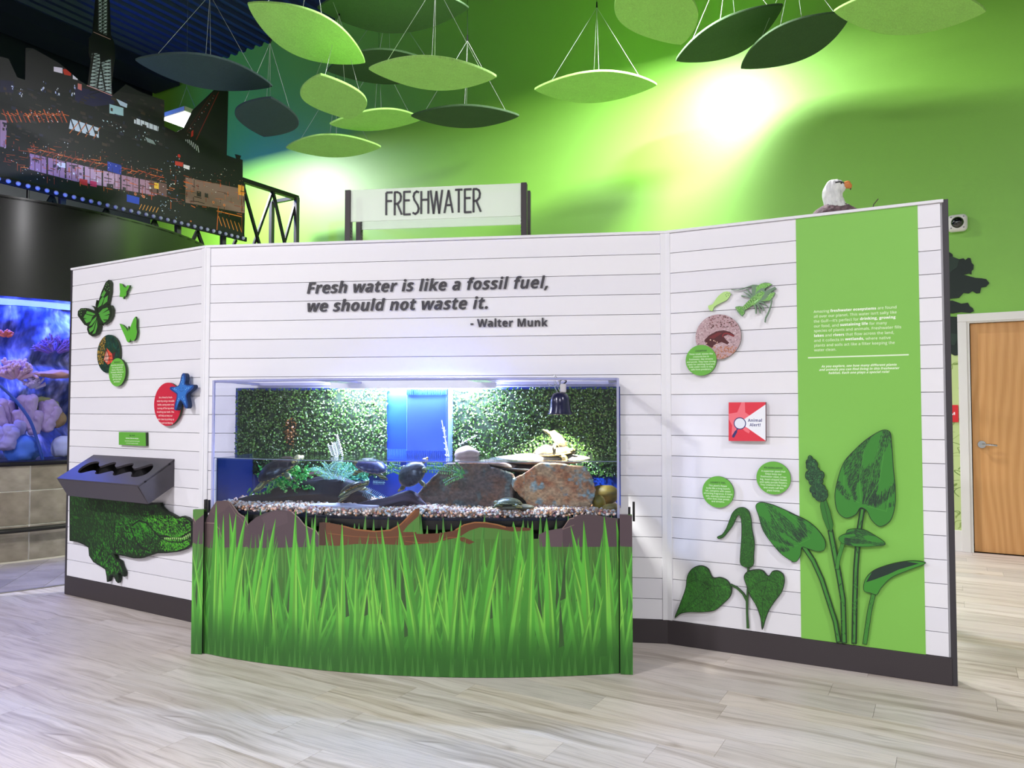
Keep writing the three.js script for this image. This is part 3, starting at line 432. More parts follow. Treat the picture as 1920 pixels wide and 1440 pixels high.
// red-and-white alert box
cutout({ name: 'alert_sign', label: 'square red and white sign reading Animal Alert with a magnifying glass', category: 'sign', wall: RIGHT, thick: 0.03, gap: 0.002, side: 0x5a2530, size: 360, outline: z3([[505, 1018], [781, 1016], [782, 1309], [505, 1307]]), draw: (ctx, k) => {
  const W = k.W, H = k.H; flat('#dd2f43')(ctx, k); const f = (l, c) => { ctx.beginPath(); l.forEach(([x, y], i) => ctx[i ? 'lineTo' : 'moveTo'](x * W, y * H)); ctx.closePath(); ctx.fillStyle = c; ctx.fill(); };
  f([[0.36, 0], [0.45, 0], [0.46, 0.26], [0.58, 0.34], [0.5, 0.66], [0.58, 0.74], [0.55, 0.8], [0.44, 0.74], [0.36, 0.66], [0.2, 0.72], [0.08, 0.86], [0.1, 0.6], [0, 0.42], [0, 0.3], [0.24, 0.26]], '#f0707c');
  f([[1, 0.06], [1, 0.98], [0.42, 0.6], [0.42, 0.44]], '#eef0f6');
  ctx.strokeStyle = '#2a2c6e'; ctx.lineWidth = W * 0.024; ctx.fillStyle = '#e4e8f2'; ctx.beginPath(); ctx.arc(W * 0.31, H * 0.545, W * 0.155, 0, 7); ctx.fill(); ctx.stroke(); ctx.lineWidth = W * 0.07; ctx.beginPath(); ctx.moveTo(W * 0.2, H * 0.76); ctx.lineTo(W * 0.13, H * 0.88); ctx.stroke(); ctx.lineWidth = W * 0.03; ctx.beginPath(); ctx.moveTo(W * 0.24, H * 0.69); ctx.lineTo(W * 0.2, H * 0.76); ctx.stroke();
  lines(ctx, ['Animal', 'Alert!'], W * 0.72, H * 0.5, H * 0.115, '#2a2c6e', `bold ${W * 0.112}px sans-serif`);
} });
// lizard's tail plant: spike, two heart leaves, stem
const leafArt = (veins, edge) => (ctx, k) => { flat('#2c6a1e')(ctx, k); seed(edge); const W = k.W, H = k.H; for (let i = 0; i < 26; i++) { const x = rnd() * W, y = rnd() * H; ctx.globalAlpha = 0.5; ctx.fillStyle = i % 2 ? '#163f14' : '#3f9526'; ctx.beginPath(); ctx.ellipse(x, y, rr(14, 40), rr(6, 14), rr(0.4, 1.6), 0, 7); ctx.fill(); ctx.globalAlpha = 1; } scribble(ctx, W * H / 60, W, H, 16, ['#1c4a16', '#347f22', '#286420', '#153a12', '#3d9126'], 2, 0.9); scribble(ctx, W * H / 160, W, H, 9, ['#0f2a10', '#122f12'], 1.6, 0.6); for (const v of veins) k.line(v, 2.2, '#123012'); k.path(); ctx.strokeStyle = '#0e2210'; ctx.lineWidth = 9; ctx.stroke(); };
{
  const t = thing('lizards_tail_sign', 'green cut-out plant with a drooping flower spike and two heart leaves', 'wall art', RIGHT.arr(RIGHT.hit(1402, 1178, 0.02)[0], KICK, FRONT + 0.006), RIGHT.turn);
  const c = (o) => cutout({ wall: RIGHT, parent: t, thick: 0.014, gap: 0.006, side: 0x18300f, size: 420, ...o });
  c({ part: 'stem', size: 200, outline: z4([[632, 870], [640, 880], [634, 1080], [632, 1210], [640, 1318], [622, 1316], [618, 1200], [616, 1120], [590, 1070], [550, 1030], [502, 1004], [506, 992], [556, 1016], [600, 1058], [620, 1090], [624, 1000], [626, 872]]), draw: flat('#2f5a24'), gap: 0.004 });
  c({ part: 'flower_spike', smooth: 150, outline: z4([[406, 650], [440, 632], [470, 590], [498, 520], [520, 470], [556, 438], [600, 434], [634, 456], [654, 510], [664, 600], [680, 690], [676, 780], [668, 860], [630, 874], [580, 852], [576, 760], [584, 640], [580, 520], [566, 490], [548, 510], [526, 560], [490, 610], [450, 654], [416, 664]]), draw: (ctx, k) => { flat('#235c1b')(ctx, k); seed(31); scribble(ctx, 1500, k.W, k.H, 7, ['#38801f', '#133412', '#2d6f20', '#4b9a2c', '#0f2810'], 2, 1.2); k.path(); ctx.strokeStyle = '#10260f'; ctx.lineWidth = 6; ctx.stroke(); } });
  c({ part: 'leaf', smooth: 120, outline: z4([[98, 1240], [130, 1150], [176, 1020], [190, 930], [230, 876], [290, 858], [340, 880], [376, 944], [430, 944], [480, 966], [512, 1020], [506, 1080], [450, 1140], [390, 1186], [300, 1200], [200, 1200], [140, 1212]]), draw: leafArt([z4([[500, 1000], [340, 1020], [110, 1230]]), z4([[360, 1010], [260, 960], [200, 980]]), z4([[340, 1020], [300, 1120], [200, 1180]]), z4([[400, 1010], [420, 1080], [360, 1170]])], 5) });
  c({ part: 'leaf', smooth: 120, outline: z4([[736, 1328], [722, 1240], [690, 1150], [648, 1080], [622, 1010], [602, 940], [620, 906], [680, 888], [740, 894], [780, 934], [810, 900], [850, 896], [888, 920], [900, 970], [880, 1050], [830, 1120], [790, 1180], [762, 1250]]), draw: leafArt([z4([[780, 940], [740, 1100], [736, 1320]]), z4([[776, 960], [690, 990], [640, 1060]]), z4([[776, 960], [850, 990], [850, 1080]])], 6), gap: 0.009 });
}
// pickerelweed: one rooted plant of leaves, stems and a flower spike
{
  const t = thing('pickerelweed_sign', 'tall green cut-out plant with arrow-shaped leaves and a dark flower spike', 'wall art', RIGHT.arr(RIGHT.hit(1590, 1205, 0.02)[0], KICK, FRONT + 0.006), RIGHT.turn);
  const c = (o) => cutout({ wall: RIGHT, parent: t, thick: 0.014, gap: 0.006, side: 0x1a3a16, size: 480, ...o });
  const stemArt = (ctx, k) => { flat('#3f8a30')(ctx, k); k.path(); ctx.strokeStyle = '#15301a'; ctx.lineWidth = 8; ctx.stroke(); seed(4); scribble(ctx, 60, k.W, k.H, 20, ['#1b3d1c', '#2c6a24'], 2, 1.5); };
  const st = (list, w, g = 0.004) => { const L = [], R = []; list.forEach(([x, y], i) => { const a = list[Math.max(0, i - 1)], b = list[Math.min(list.length - 1, i + 1)], dx = b[0] - a[0], dy = b[1] - a[1], n = Math.hypot(dx, dy); L.push([x - dy / n * w, y + dx / n * w]); R.push([x + dy / n * w, y - dx / n * w]); }); c({ part: 'stem', outline: z5([...L, ...R.reverse()]), draw: stemArt, gap: g, size: 400 }); };
  st([[70, 745], [140, 850], [190, 960], [235, 1100], [270, 1210], [290, 1330]], 14); st([[240, 670], [270, 830], [290, 930], [315, 1080], [322, 1335]], 16, 0.005); st([[430, 540], [405, 700], [390, 900], [384, 1100], [380, 1338]], 16, 0.004); st([[316, 740], [285, 850], [280, 900]], 12, 0.008); st([[495, 1040], [470, 1150], [442, 1340]], 14);
  const veined = (tip, root, ribs, sd) => (ctx, k) => { flat('#35842a')(ctx, k); seed(sd); const W = k.W, H = k.H, a = k.T(...Z5(...tip)), b = k.T(...Z5(...root)); for (let i = 0; i < 6500; i++) { const t = rnd(), w = rr(-0.5, 0.5), sgn = Math.sin(w * 26 + 1) + 0.9 * Math.sin(t * 7 + w * 9) > -0.25; if (!sgn) continue; const sp = 1.3 * Math.sin(Math.PI * Math.min(1, 0.12 + t * 0.8)), x = lerp(b[0], a[0], t) - (a[1] - b[1]) * w * sp * 0.95, y = lerp(b[1], a[1], t) + (a[0] - b[0]) * w * sp * 0.95; const dx = (a[0] - x) * 0.05 + (a[0] - b[0]) * 0.02, dy = (a[1] - y) * 0.05 + (a[1] - b[1]) * 0.02; ctx.strokeStyle = rnd() < 0.75 ? '#1a2f26' : '#24552a'; ctx.lineWidth = rr(0.8, 2.2); ctx.beginPath(); ctx.moveTo(x, y); ctx.lineTo(x + dx * rr(0.4, 1.2), y + dy * rr(0.4, 1.2)); ctx.stroke(); } for (const r of ribs) k.line(z5(r), 2.4, '#4da03a'); k.path(); ctx.strokeStyle = '#14281c'; ctx.lineWidth = 8; ctx.stroke(); };
  c({ part: 'leaf', size: 640, smooth: 140, outline: z5([[556, 80], [590, 92], [602, 160], [612, 300], [624, 430], [620, 540], [590, 620], [530, 650], [480, 610], [452, 556], [420, 540], [390, 580], [330, 600], [286, 568], [266, 480], [280, 380], [320, 270], [380, 200], [460, 130]]), draw: veined([556, 90], [435, 520], [[[550, 100], [500, 280], [440, 510]], [[420, 500], [410, 380], [440, 200]], [[450, 510], [530, 380], [560, 180]], [[410, 510], [320, 460], [320, 350]], [[460, 530], [570, 560], [600, 400]]], 12) });
  c({ part: 'leaf', size: 560, smooth: 140, outline: [...z4([[688, 420], [710, 398], [780, 404], [900, 450], [1000, 500]]), ...z5([[0, 566], [100, 612], [170, 670], [212, 740], [206, 785], [170, 796], [110, 780], [76, 770], [66, 820], [40, 856], [10, 858]]), ...z4([[960, 834], [880, 780], [800, 690], [740, 600], [710, 500]])], draw: veined([-222, 430], [60, 745], [[[-210, 440], [-80, 600], [60, 745]], [[50, 735], [-60, 640], [-160, 480]], [[60, 750], [120, 720], [40, 610], [-100, 500]], [[50, 760], [-20, 770], [-120, 640]]], 13), gap: 0.007 });
  c({ part: 'leaf', smooth: 90, outline: z5([[330, 690], [340, 670], [390, 662], [440, 668], [500, 700], [560, 742], [562, 756], [500, 764], [420, 768], [340, 758], [300, 740], [288, 716], [310, 698]]), draw: veined([560, 750], [320, 715], [[[556, 750], [400, 716], [320, 714]]], 14), gap: 0.012 });
  c({ part: 'leaf', smooth: 100, outline: z5([[802, 862], [740, 850], [660, 856], [560, 880], [490, 910], [450, 950], [434, 1000], [440, 1030], [476, 1040], [512, 1050], [540, 1010], [600, 950], [700, 906]]), draw: (ctx, k) => { flat('#3c8f2c')(ctx, k); ctx.beginPath(); z5([[450, 976], [500, 960], [580, 930], [640, 902], [760, 866], [660, 850], [500, 890]]).forEach((p, i) => ctx[i ? 'lineTo' : 'moveTo'](...k.T(...p))); ctx.fillStyle = '#183026'; ctx.fill(); k.path(); ctx.strokeStyle = '#14281c'; ctx.lineWidth = 8; ctx.stroke(); }, gap: 0.008 });
  c({ part: 'bract', outline: z5([[186, 490], [216, 492], [240, 560], [258, 640], [248, 684], [222, 664], [196, 600], [180, 530]]), draw: (ctx, k) => { flat('#2f7426')(ctx, k); k.line(z5([[200, 494], [220, 580], [240, 676]]), 5, '#15281c'); k.path(); ctx.strokeStyle = '#14281c'; ctx.lineWidth = 8; ctx.stroke(); }, gap: 0.007 });
  const bumps = [[118, 230], [138, 252], [160, 268], [164, 300], [180, 322], [202, 334], [196, 372], [192, 400], [214, 428], [224, 450], [216, 490], [184, 502], [150, 484], [130, 452], [118, 436], [132, 410], [112, 380], [92, 348], [110, 318], [98, 288], [108, 250]];
  const lumpy = []; bumps.forEach((p, i) => { const q = bumps[(i + 1) % bumps.length], dx = q[0] - p[0], dy = q[1] - p[1]; lumpy.push(p, [p[0] + dx * 0.35 + dy * 0.16, p[1] + dy * 0.35 - dx * 0.16], [p[0] + dx * 0.65 + dy * 0.16, p[1] + dy * 0.65 - dx * 0.16]); });
  c({ part: 'flower_spike', outline: z5(lumpy), draw: (ctx, k) => { flat('#1e4a2c')(ctx, k); seed(6); for (let i = 0; i < 700; i++) { const x = rnd() * k.W, y = rnd() * k.H; ctx.strokeStyle = ['#10261f', '#2f6a38', '#0d2019', '#3f8a40'][i % 4]; ctx.lineWidth = rr(2, 4); ctx.beginPath(); ctx.arc(x, y, rr(3, 8), rnd() * 6, rnd() * 6 + 2); ctx.stroke(); } k.path(); ctx.strokeStyle = '#12241b'; ctx.lineWidth = 9; ctx.stroke(); }, gap: 0.009 });
}
// ---------- raised quotation and the frosted sign above ----------
{
  const font = await new FontLoader().loadAsync('fonts/droid/droid_sans_bold.typeface.json');
  const mat = M(0x3a383f, 0.5), cap = (s) => { const g = new TextGeometry(s, { font, size: 1, depth: 0.1, curveSegments: 4, bevelEnabled: false }); g.computeBoundingBox(); return g; };
  const adv = (c) => font.data.glyphs[c] ? font.data.glyphs[c].ha / font.data.resolution : 0.3;
  const lineOf = (text) => { let x = 0; const out = []; for (const c of text) { if (c !== ' ') out.push([c, x]); x += adv(c) * (c === ' ' ? 1.15 : 1); } return [out, x]; };
  const t = thing('quote_lettering', 'raised dark italic lettering quoting Walter Munk on the middle panel', 'lettering', MID.arr(MID.hit(800, 600, FRONT)[0], MID.hit(800, 620, FRONT)[1], FRONT), MID.turn);
  const u0 = MID.hit(800, 600, FRONT)[0], v0 = t.position.y, cache = {};
  const set = (text, pL, pR, slant, scaleX = 1) => {   // baseline from pL to pR in the frame
    const a = MID.hit(...pL, FRONT), b = MID.hit(...pR, FRONT), [list, w] = lineOf(text), cw = (b[0] - a[0]) / w, size = cw * scaleX;
    for (const [c, x] of list) {
      const key = c + slant + size.toFixed(4);
      if (!cache[key]) { const g = new TextGeometry(c, { font, size: 1, depth: 1, curveSegments: 5, bevelEnabled: false }); g.applyMatrix4(new THREE.Matrix4().set(cw, slant * size, 0, 0, 0, size, 0, 0, 0, 0, 0.008, 0, 0, 0, 0, 1)); cache[key] = g; }
      const m = part(numbered('letter'), cache[key], mat, t); m.position.set(a[0] - u0 + x * cw, lerp(a[1], b[1], x / w) - v0, 0.003);
    }
  };
  set('Fresh water is like a fossil fuel,', [574, 551], [1029, 540], 0.21, 0.98);
  set('we should not waste it.', [574, 585], [916, 579], 0.21, 0.98);
  set('- Walter Munk', [882, 613.5], [1027, 612], 0, 0.98);
}
{
  // sign posts stand behind the middle panel
  const D = -0.16, at = (px, py, d) => MID.hit(px, py, d), L = at(654, 400, D)[0], R = at(983, 400, D)[0], D2 = -0.6, L2 = at(674, 430, D2)[0], R2 = at(990, 400, D2)[0], uc = (L + R) / 2;
  const t = thing('freshwater_sign', 'frosted double sign reading FRESHWATER on dark posts above the partition', 'sign', MID.arr(uc, 0, D), MID.turn), top = at(654, 358, D)[1], low = at(800, 412, D)[1], w = 0.036;
  const slot = (x, z, h) => [box(w, h, 0.05, x, h / 2, z, 0.003), ...Array.from({ length: 14 }, (_, i) => box(0.004, 0.012, 0.02, x + (x < 0 ? 1 : -1) * (w / 2 + 0.001), h - 0.3 + i * 0.021, z))];
  part('post', slot(L - uc, 0, top), darkBrown, t); part('post', slot(R - uc, 0, at(983, 344, D)[1]), darkBrown, t);
  part('post', slot(L2 - uc, D2 - D, at(674, 372, D2)[1]), darkBrown, t); part('post', slot(R2 - uc, D2 - D, at(990, 359, D2)[1]), darkBrown, t);
  part('foot_bar', [box(R - L, 0.05, 0.05, 0, 0.03, 0), box(R2 - L2, 0.05, 0.05, (L2 + R2) / 2 - uc, 0.03, D2 - D), box(0.05, 0.05, 0.5, L - uc, 0.03, (D2 - D) / 2), box(0.05, 0.05, 0.5, R - uc, 0.03, (D2 - D) / 2)], darkBrown, t);
  const frost = P(0xf0f6ef, 0.5, { transmission: 0.42, thickness: 0, ior: 1.2 }), h = top - low;
  part('panel', box(R - L - w, h, 0.016, 0, low + h / 2, 0.01, 0.004), frost, t, 'frosted front panel');
  const t2 = at(800, 366, D2)[1], b2 = at(830, 426, D2)[1];
  const back = part('panel', box(R2 - L2 - w, t2 - b2, 0.016, (L2 + R2) / 2 - uc, (t2 + b2) / 2, D2 - D, 0.004), frost, t, 'frosted rear panel seen below the front one');
  // art-deco capitals drawn as even strokes
  const G = { F: [[[0, 0], [0, 1], [0.55, 1]], [[0, 0.62], [0.5, 0.62]]], R: [[[0, 0], [0, 1], [0.25, 1], [0.46, 0.94], [0.55, 0.8], [0.5, 0.62], [0.3, 0.5], [0, 0.47]], [[0.24, 0.48], [0.62, 0]]], E: [[[0.55, 1], [0, 1], [0, 0], [0.55, 0]], [[0, 0.62], [0.5, 0.62]]], S: [[[0.52, 0.96], [0.36, 1], [0.16, 0.93], [0.08, 0.78], [0.16, 0.62], [0.44, 0.4], [0.54, 0.24], [0.46, 0.08], [0.24, 0], [0.04, 0.06]]], H: [[[0, 0], [0, 1]], [[0.62, 0], [0.62, 1]], [[0, 0.62], [0.62, 0.62]]], W: [[[0, 1], [0.26, 0], [0.5, 0.96], [0.74, 0], [1, 1]]], A: [[[0, 0], [0.36, 1], [0.72, 0]], [[0.13, 0.34], [0.6, 0.34]]], T: [[[0, 1], [0.64, 1]], [[0.32, 0], [0.32, 1]]] };
  const wid = { F: 0.55, R: 0.62, E: 0.55, S: 0.56, H: 0.62, W: 1, A: 0.72, T: 0.64 }, word = 'FRESHWATER', gap = 0.2;
  let W = 0; for (const c of word) W += wid[c] + gap; W -= gap;
  const a = at(726, 405, D), b = at(902.5, 400, D), topL = at(726, 363, D)[1], H = topL - a[1], k = (b[0] - a[0]) / W, sw = 0.0125, ink = M(0x3b3940, 0.5);
  let x = 0;
  for (const c of word) {
    const gs = []; for (const s of G[c]) for (let i = 0; i + 1 < s.length; i++) { const p = [s[i][0] * k, s[i][1] * H], q = [s[i + 1][0] * k, s[i + 1][1] * H], len = Math.hypot(q[0] - p[0], q[1] - p[1]) + (s.length > 3 ? sw * 0.45 : 0); gs.push(new THREE.BoxGeometry(len, sw, 0.005).rotateZ(Math.atan2(q[1] - p[1], q[0] - p[0])).translate((p[0] + q[0]) / 2, (p[1] + q[1]) / 2, 0)); }
    const m = part(numbered('letter'), merge(gs), ink, t); m.position.set(a[0] + x * k - uc, a[1], 0.0215); x += wid[c] + gap;
  }
  // blurred reversed lettering on the rear panel, read only as soft strokes
  const pale = M(0xaebaae, 0.6), gs = []; seed(14);
  for (let i = 0; i < 26; i++) { const xx = lerp(L2 + 0.1, R2 - 0.08, (i + rr(0.1, 0.9)) / 26) - uc; gs.push(rnd() < 0.5 ? box(0.012, 0.06, 0.003, xx, b2 + 0.075, 0) : new THREE.TorusGeometry(0.022, 0.005, 6, 14, Math.PI).scale(1, 1.4, 0.4).rotateZ(Math.PI).translate(xx, b2 + 0.08, 0)); }
  const m = part('lettering', merge(gs), pale, back); m.position.set(0, 0, D2 - D - 0.012);
}
// ---------- freshwater tank: curved printed front ----------
const TU0 = 0.345, TU1 = 2.605, TUC = (TU0 + TU1) / 2, THALF = (TU1 - TU0) / 2;          // tank left and right along the middle panel
const bow = (u, d0, sag) => d0 + sag * (1 - ((u - TUC) / THALF) ** 2);
const BASE_D = 0.545, BASE_SAG = 0.185;
const midLocal = (u, v, d) => MID.at(u, v, d);
// where a ray through the frame meets a curved front
function onBow(px, py, d0, sag) { let d = d0 + sag; let h; for (let i = 0; i < 12; i++) { h = MID.hit(px, py, d); d = bow(h[0], d0, sag); } return [h[0], h[1], d]; }
{
  const t = thing('printed_grass_front', 'curved green panel printed with grass blades and rocks, under the tank', 'panel', MID.arr(TUC, 0, 0), MID.turn);
  const u0 = onBow(380.5, 1222, BASE_D, BASE_SAG)[0], u1 = onBow(1161, 1256, BASE_D, BASE_SAG)[0], TOPV = 0.92;
  // flat artwork: width measured along u, height in metres
  const W = 2048, S = W / (u1 - u0), H = Math.round(TOPV * S), [c, ctx] = canvas(W, H);
  const T = (px, py) => { const [u, v] = onBow(px, py, BASE_D, BASE_SAG); return [(u - u0) * S, (TOPV - v) * S]; };
  const poly = (list, col, stroke, lw) => { ctx.beginPath(); list.forEach((p, i) => ctx[i ? 'lineTo' : 'moveTo'](...T(...p))); ctx.closePath(); ctx.fillStyle = col; ctx.fill(); if (stroke) { ctx.strokeStyle = stroke; ctx.lineWidth = lw; ctx.stroke(); } };
  const ZB = (x, y) => [340 + x / 4, 920 + y / 4], ZC = (x, y) => [760 + x / 4, 920 + y / 4], zb = (l) => l.map((p) => ZB(...p)), zc = (l) => l.map((p) => ZC(...p));
  ctx.lineJoin = 'round'; ctx.lineCap = 'round';
  const path = (list, col, lw) => { ctx.beginPath(); list.forEach((p, i) => ctx[i ? 'lineTo' : 'moveTo'](...T(...p))); ctx.strokeStyle = col; ctx.lineWidth = lw; ctx.stroke(); };
  const lean01 = (x) => (Math.round(x * 7) & 1 ? 1 : -1);
  // one blade of grass: foot, tip, width; the print fades into the dark foot of the sward
  const blade = (x, y, tx, ty, w, top, mid, bend) => {
    const g = ctx.createLinearGradient(0, ty, 0, H); g.addColorStop(0, top); g.addColorStop(0.55, mid); g.addColorStop(0.8, '#3f8a2c'); g.addColorStop(1, '#2c6423');
    const mx = lerp(x, tx, 0.5) + bend, my = lerp(y, ty, 0.55);
    const half = (q, fill) => { ctx.beginPath(); ctx.moveTo(x + q * w, y); ctx.quadraticCurveTo(mx + q * w * 0.8, my, tx, ty); ctx.quadraticCurveTo(mx, my, x, y); ctx.closePath(); ctx.fillStyle = fill; ctx.fill(); };
    half(-1, g); half(1, g); ctx.globalAlpha = 0.34; half(lean01(x), '#1f4a1a'); ctx.globalAlpha = 1;
  };
  const tierTop = (px) => lerp(0.84, 0.83, px / W);
  const hV = (v) => (TOPV - v) * S;
  // back tier of thin dark-green tips that stand free above the panel's fill
  seed(77);
  const backTips = [[1086, 158], [935, 130], [980, 186], [1006, 165], [1108, 210], [1385, 170], [1440, 190], [1555, 180], [500, 130], [596, 130], [430, 170], [110, 130], [1175, 225], [1300, 215], [1335, 235], [1640, 235], [1690, 240], [1740, 230]].map((p) => ZB(...p)).concat([[112, 150], [64, 225], [165, 230], [235, 225], [280, 180], [345, 235], [415, 210], [517, 225], [600, 150], [720, 230], [806, 205], [880, 190], [918, 215], [1014, 165], [1060, 195], [1135, 195], [1220, 155], [1290, 240], [1548, 165], [1470, 260]].map((p) => ZC(...p)));
  for (const [px, py] of backTips) { const [x, y] = T(px, py); blade(x + rr(-22, 22), y + 260, x, y, rr(9, 15), '#4b8a3a', '#4a8a37', rr(-8, 8)); }
  for (let i = 0; i < 130; i++) { const x = rnd() * W, y = hV(rr(0.69, 0.735)); blade(x + rr(-14, 14), y + 240, x, y, rr(7, 14), '#528b3b', '#467f33', rr(-8, 8)); }
  // boulders and the fallen branch
  poly(zb([[186, 215], [215, 150], [262, 78], [345, 74], [372, 92], [430, 170], [475, 190], [520, 330], [540, 420], [200, 430], [160, 330]]), '#514248'); poly(zb([[262, 78], [345, 74], [372, 92], [320, 150], [250, 190], [215, 150]]), '#58484c'); poly(zb([[160, 240], [250, 240], [290, 300], [300, 420], [160, 420]]), '#574849');
  path(zb([[345, 74], [372, 92], [430, 170], [475, 200], [505, 270], [520, 340]]), '#87726b', 4); path(zb([[360, 100], [410, 180], [440, 200], [490, 270]]), '#6e5b5a', 3); path(zb([[162, 240], [250, 244], [286, 290], [300, 350]]), '#87726b', 4);
  poly(zb([[500, 250], [560, 200], [620, 170], [700, 148], [760, 144], [830, 158], [880, 200], [930, 262], [1010, 300], [1030, 340], [1030, 420], [500, 430]]), '#4e4048'); poly(zb([[600, 200], [700, 152], [790, 160], [800, 240], [640, 300]]), '#55464e'); path(zb([[830, 162], [880, 204], [926, 262], [1010, 300], [1028, 330]]), '#8f7b71', 4);
  poly(zb([[1034, 238], [1100, 238], [1200, 258], [1300, 284], [1450, 300], [1560, 292], [1640, 250], [1700, 190], [1755, 136], [1790, 130], [1780, 190], [1700, 260], [1660, 310], [1760, 310], [1790, 390], [1700, 410], [1500, 400], [1300, 400], [1180, 414], [1034, 410]]), '#613b24'); poly(zb([[1034, 238], [1085, 242], [1085, 410], [1034, 410]]), '#432a21');
  poly(zc([[0, 250], [60, 190], [105, 150], [60, 150], [0, 215]]), '#6e4328'); poly(zc([[0, 318], [120, 325], [260, 318], [360, 300], [420, 262], [500, 240], [580, 236], [680, 248], [760, 270], [860, 274], [960, 282], [930, 300], [800, 306], [680, 284], [560, 274], [480, 300], [400, 350], [300, 372], [180, 395], [60, 402], [0, 395]]), '#5c3723');
  path(zb([[1200, 262], [1310, 292], [1450, 306], [1570, 296], [1640, 256], [1750, 150]]), '#905a30', 6); path(zb([[1100, 320], [1300, 344], [1500, 352], [1740, 340]]), '#84502e', 3); path(zc([[380, 292], [440, 256], [520, 238], [600, 240], [690, 256], [750, 274]]), '#946138', 6); path(zc([[0, 380], [120, 392], [220, 390], [330, 350], [440, 352], [500, 390]]), '#84502e', 3); poly(zc([[390, 350], [440, 350], [520, 385], [480, 402], [420, 380]]), '#613b24');
  poly(zc([[1000, 330], [1060, 300], [1180, 280], [1230, 210], [1300, 182], [1380, 176], [1450, 186], [1530, 200], [1584, 206], [1600, 210], [1600, 420], [1010, 420]]), '#504149'); poly(zc([[1000, 330], [1060, 304], [1180, 284], [1180, 420], [1010, 420]]), '#5d4c54'); path(zc([[1180, 282], [1230, 212], [1262, 206]]), '#927c73', 4); path(zc([[1180, 290], [1264, 258]]), '#7c6966', 3);
  // middle and front tiers
  const tiers = [[70, 0.6, 0.71, 18, 28, '#4b8a38', '#437f2d'], [62, 0.46, 0.74, 18, 30, '#54a83b', '#4a9a34'], [48, 0.4, 0.72, 17, 28, '#5cb53f', '#52a939'], [34, 0.34, 0.6, 16, 26, '#6cc044', '#5cb23c']];
  for (const [n, lo, hi, w0, w1, a, b] of tiers) {
    for (let i = 0; i < n; i++) { const x = (i + rnd()) / n * W, y = hV(rr(lo, hi)), lean = rr(-110, 110); blade(x - lean, H + 10, x + lean * 0.6, y, rr(w0, w1), a, b, lean * 0.25); }
    for (let i = 0; i < n / 6; i++) { ctx.fillStyle = '#33522b'; const gx = rnd() * W, gy = hV(rr(0.3, 0.55)), l = rr(-20, 20); ctx.beginPath(); ctx.moveTo(gx - 12, gy + 150); ctx.lineTo(gx + l, gy - 90); ctx.lineTo(gx + 12, gy + 140); ctx.fill(); }
  }
  const tall = [[262, 85], [317, 170], [360, 160], [412, 160], [708, 205], [858, 130], [930, 205], [1007, 195], [1207, 225], [1500, 260], [1620, 225], [625, 235], [850, 300], [488, 170]].map((p) => ZB(...p)).concat([[417, 210], [805, 215], [955, 200], [1060, 205], [1237, 255], [1337, 220], [1490, 175], [1580, 205], [704, 290], [880, 240], [60, 290], [290, 300]].map((p) => ZC(...p)));
  for (const [px, py] of tall) { const [x, y] = T(px, py), lean = rr(-90, 90); blade(x - lean, H * 0.9, x, y, rr(27, 40), '#62c03c', '#56b03a', -lean * 0.3); blade(x - lean * 1.1 + 8, H * 0.94, x + 3, y + 150, rr(11, 17), '#94d250', '#76c446', -lean * 0.3); }
  for (let i = 0; i < 34; i++) { const x = rnd() * W, y = hV(rr(0.34, 0.62)), lean = rr(-90, 90); blade(x - lean, H, x, y, rr(14, 24), '#84cc4c', '#6cc044', -lean * 0.25); }
  for (let i = 0; i < 60; i++) { const x = rnd() * W, y = hV(rr(0.05, 0.12)); blade(x, H + 10, x, y, rr(8, 14), '#3f7d31', '#3a7530', 0); }
  const foot = ctx.createLinearGradient(0, hV(0.26), 0, H); foot.addColorStop(0, 'rgba(44,100,35,0)'); foot.addColorStop(0.75, 'rgba(44,100,35,0.8)'); foot.addColorStop(1, 'rgba(44,100,35,0.9)'); ctx.globalCompositeOperation = 'source-atop'; ctx.fillStyle = foot; ctx.fillRect(0, hV(0.26), W, H); ctx.globalCompositeOperation = 'source-over';
  for (let i = 0; i < 60; i++) { const x = (i + rnd()) / 60 * W, y = hV(rr(0.07, 0.13)); ctx.fillStyle = 'rgba(96,160,72,0.32)'; ctx.beginPath(); ctx.moveTo(x - 9, H); ctx.lineTo(x, y); ctx.lineTo(x + 9, H); ctx.fill(); }
  // outline of the contour cut, read from the artwork
  ctx.globalCompositeOperation = 'destination-over';
  const g0 = ctx.createLinearGradient(0, hV(0.7), 0, H); g0.addColorStop(0, '#47732f'); g0.addColorStop(0.5, '#3d6a2c'); g0.addColorStop(0.72, '#3f8a2c'); g0.addColorStop(1, '#2a5f22'); ctx.fillStyle = g0; ctx.fillRect(0, hV(0.695), W, H); 
  ctx.globalCompositeOperation = 'source-over';
  const img = ctx.getImageData(0, 0, W, H).data, N = 700, top = [];
  for (let i = 0; i <= N; i++) { const x = Math.min(W - 1, Math.round(i / N * (W - 1))); let y = 0; while (y < H - 1 && img[(y * W + x) * 4 + 3] < 128) y++; top.push(TOPV - (y + 0.5) / S); }
  ctx.globalCompositeOperation = 'destination-over'; ctx.fillStyle = '#4d7c36'; ctx.fillRect(0, 0, W, H);
  const strip = (uA, uB, n, topAt, dFront, thick, canv, uvx) => {
    const pos = [], uv = [], idx = []; let k = 0;
    for (let i = 0; i <= n; i++) { const u = lerp(uA, uB, i / n), h = topAt(i), d = dFront(u); for (const [v, dd] of [[0.002, d], [h, d], [h, d - thick], [0.002, d - thick]]) { pos.push(u - TUC, v, dd); uv.push(uvx(u), v / TOPV); } }
    for (let i = 0; i < n; i++) { const a = i * 4, b = a + 4; for (const [p, q] of [[0, 1], [1, 2], [2, 3]]) idx.push(a + p, b + p, b + q, a + p, b + q, a + q); }
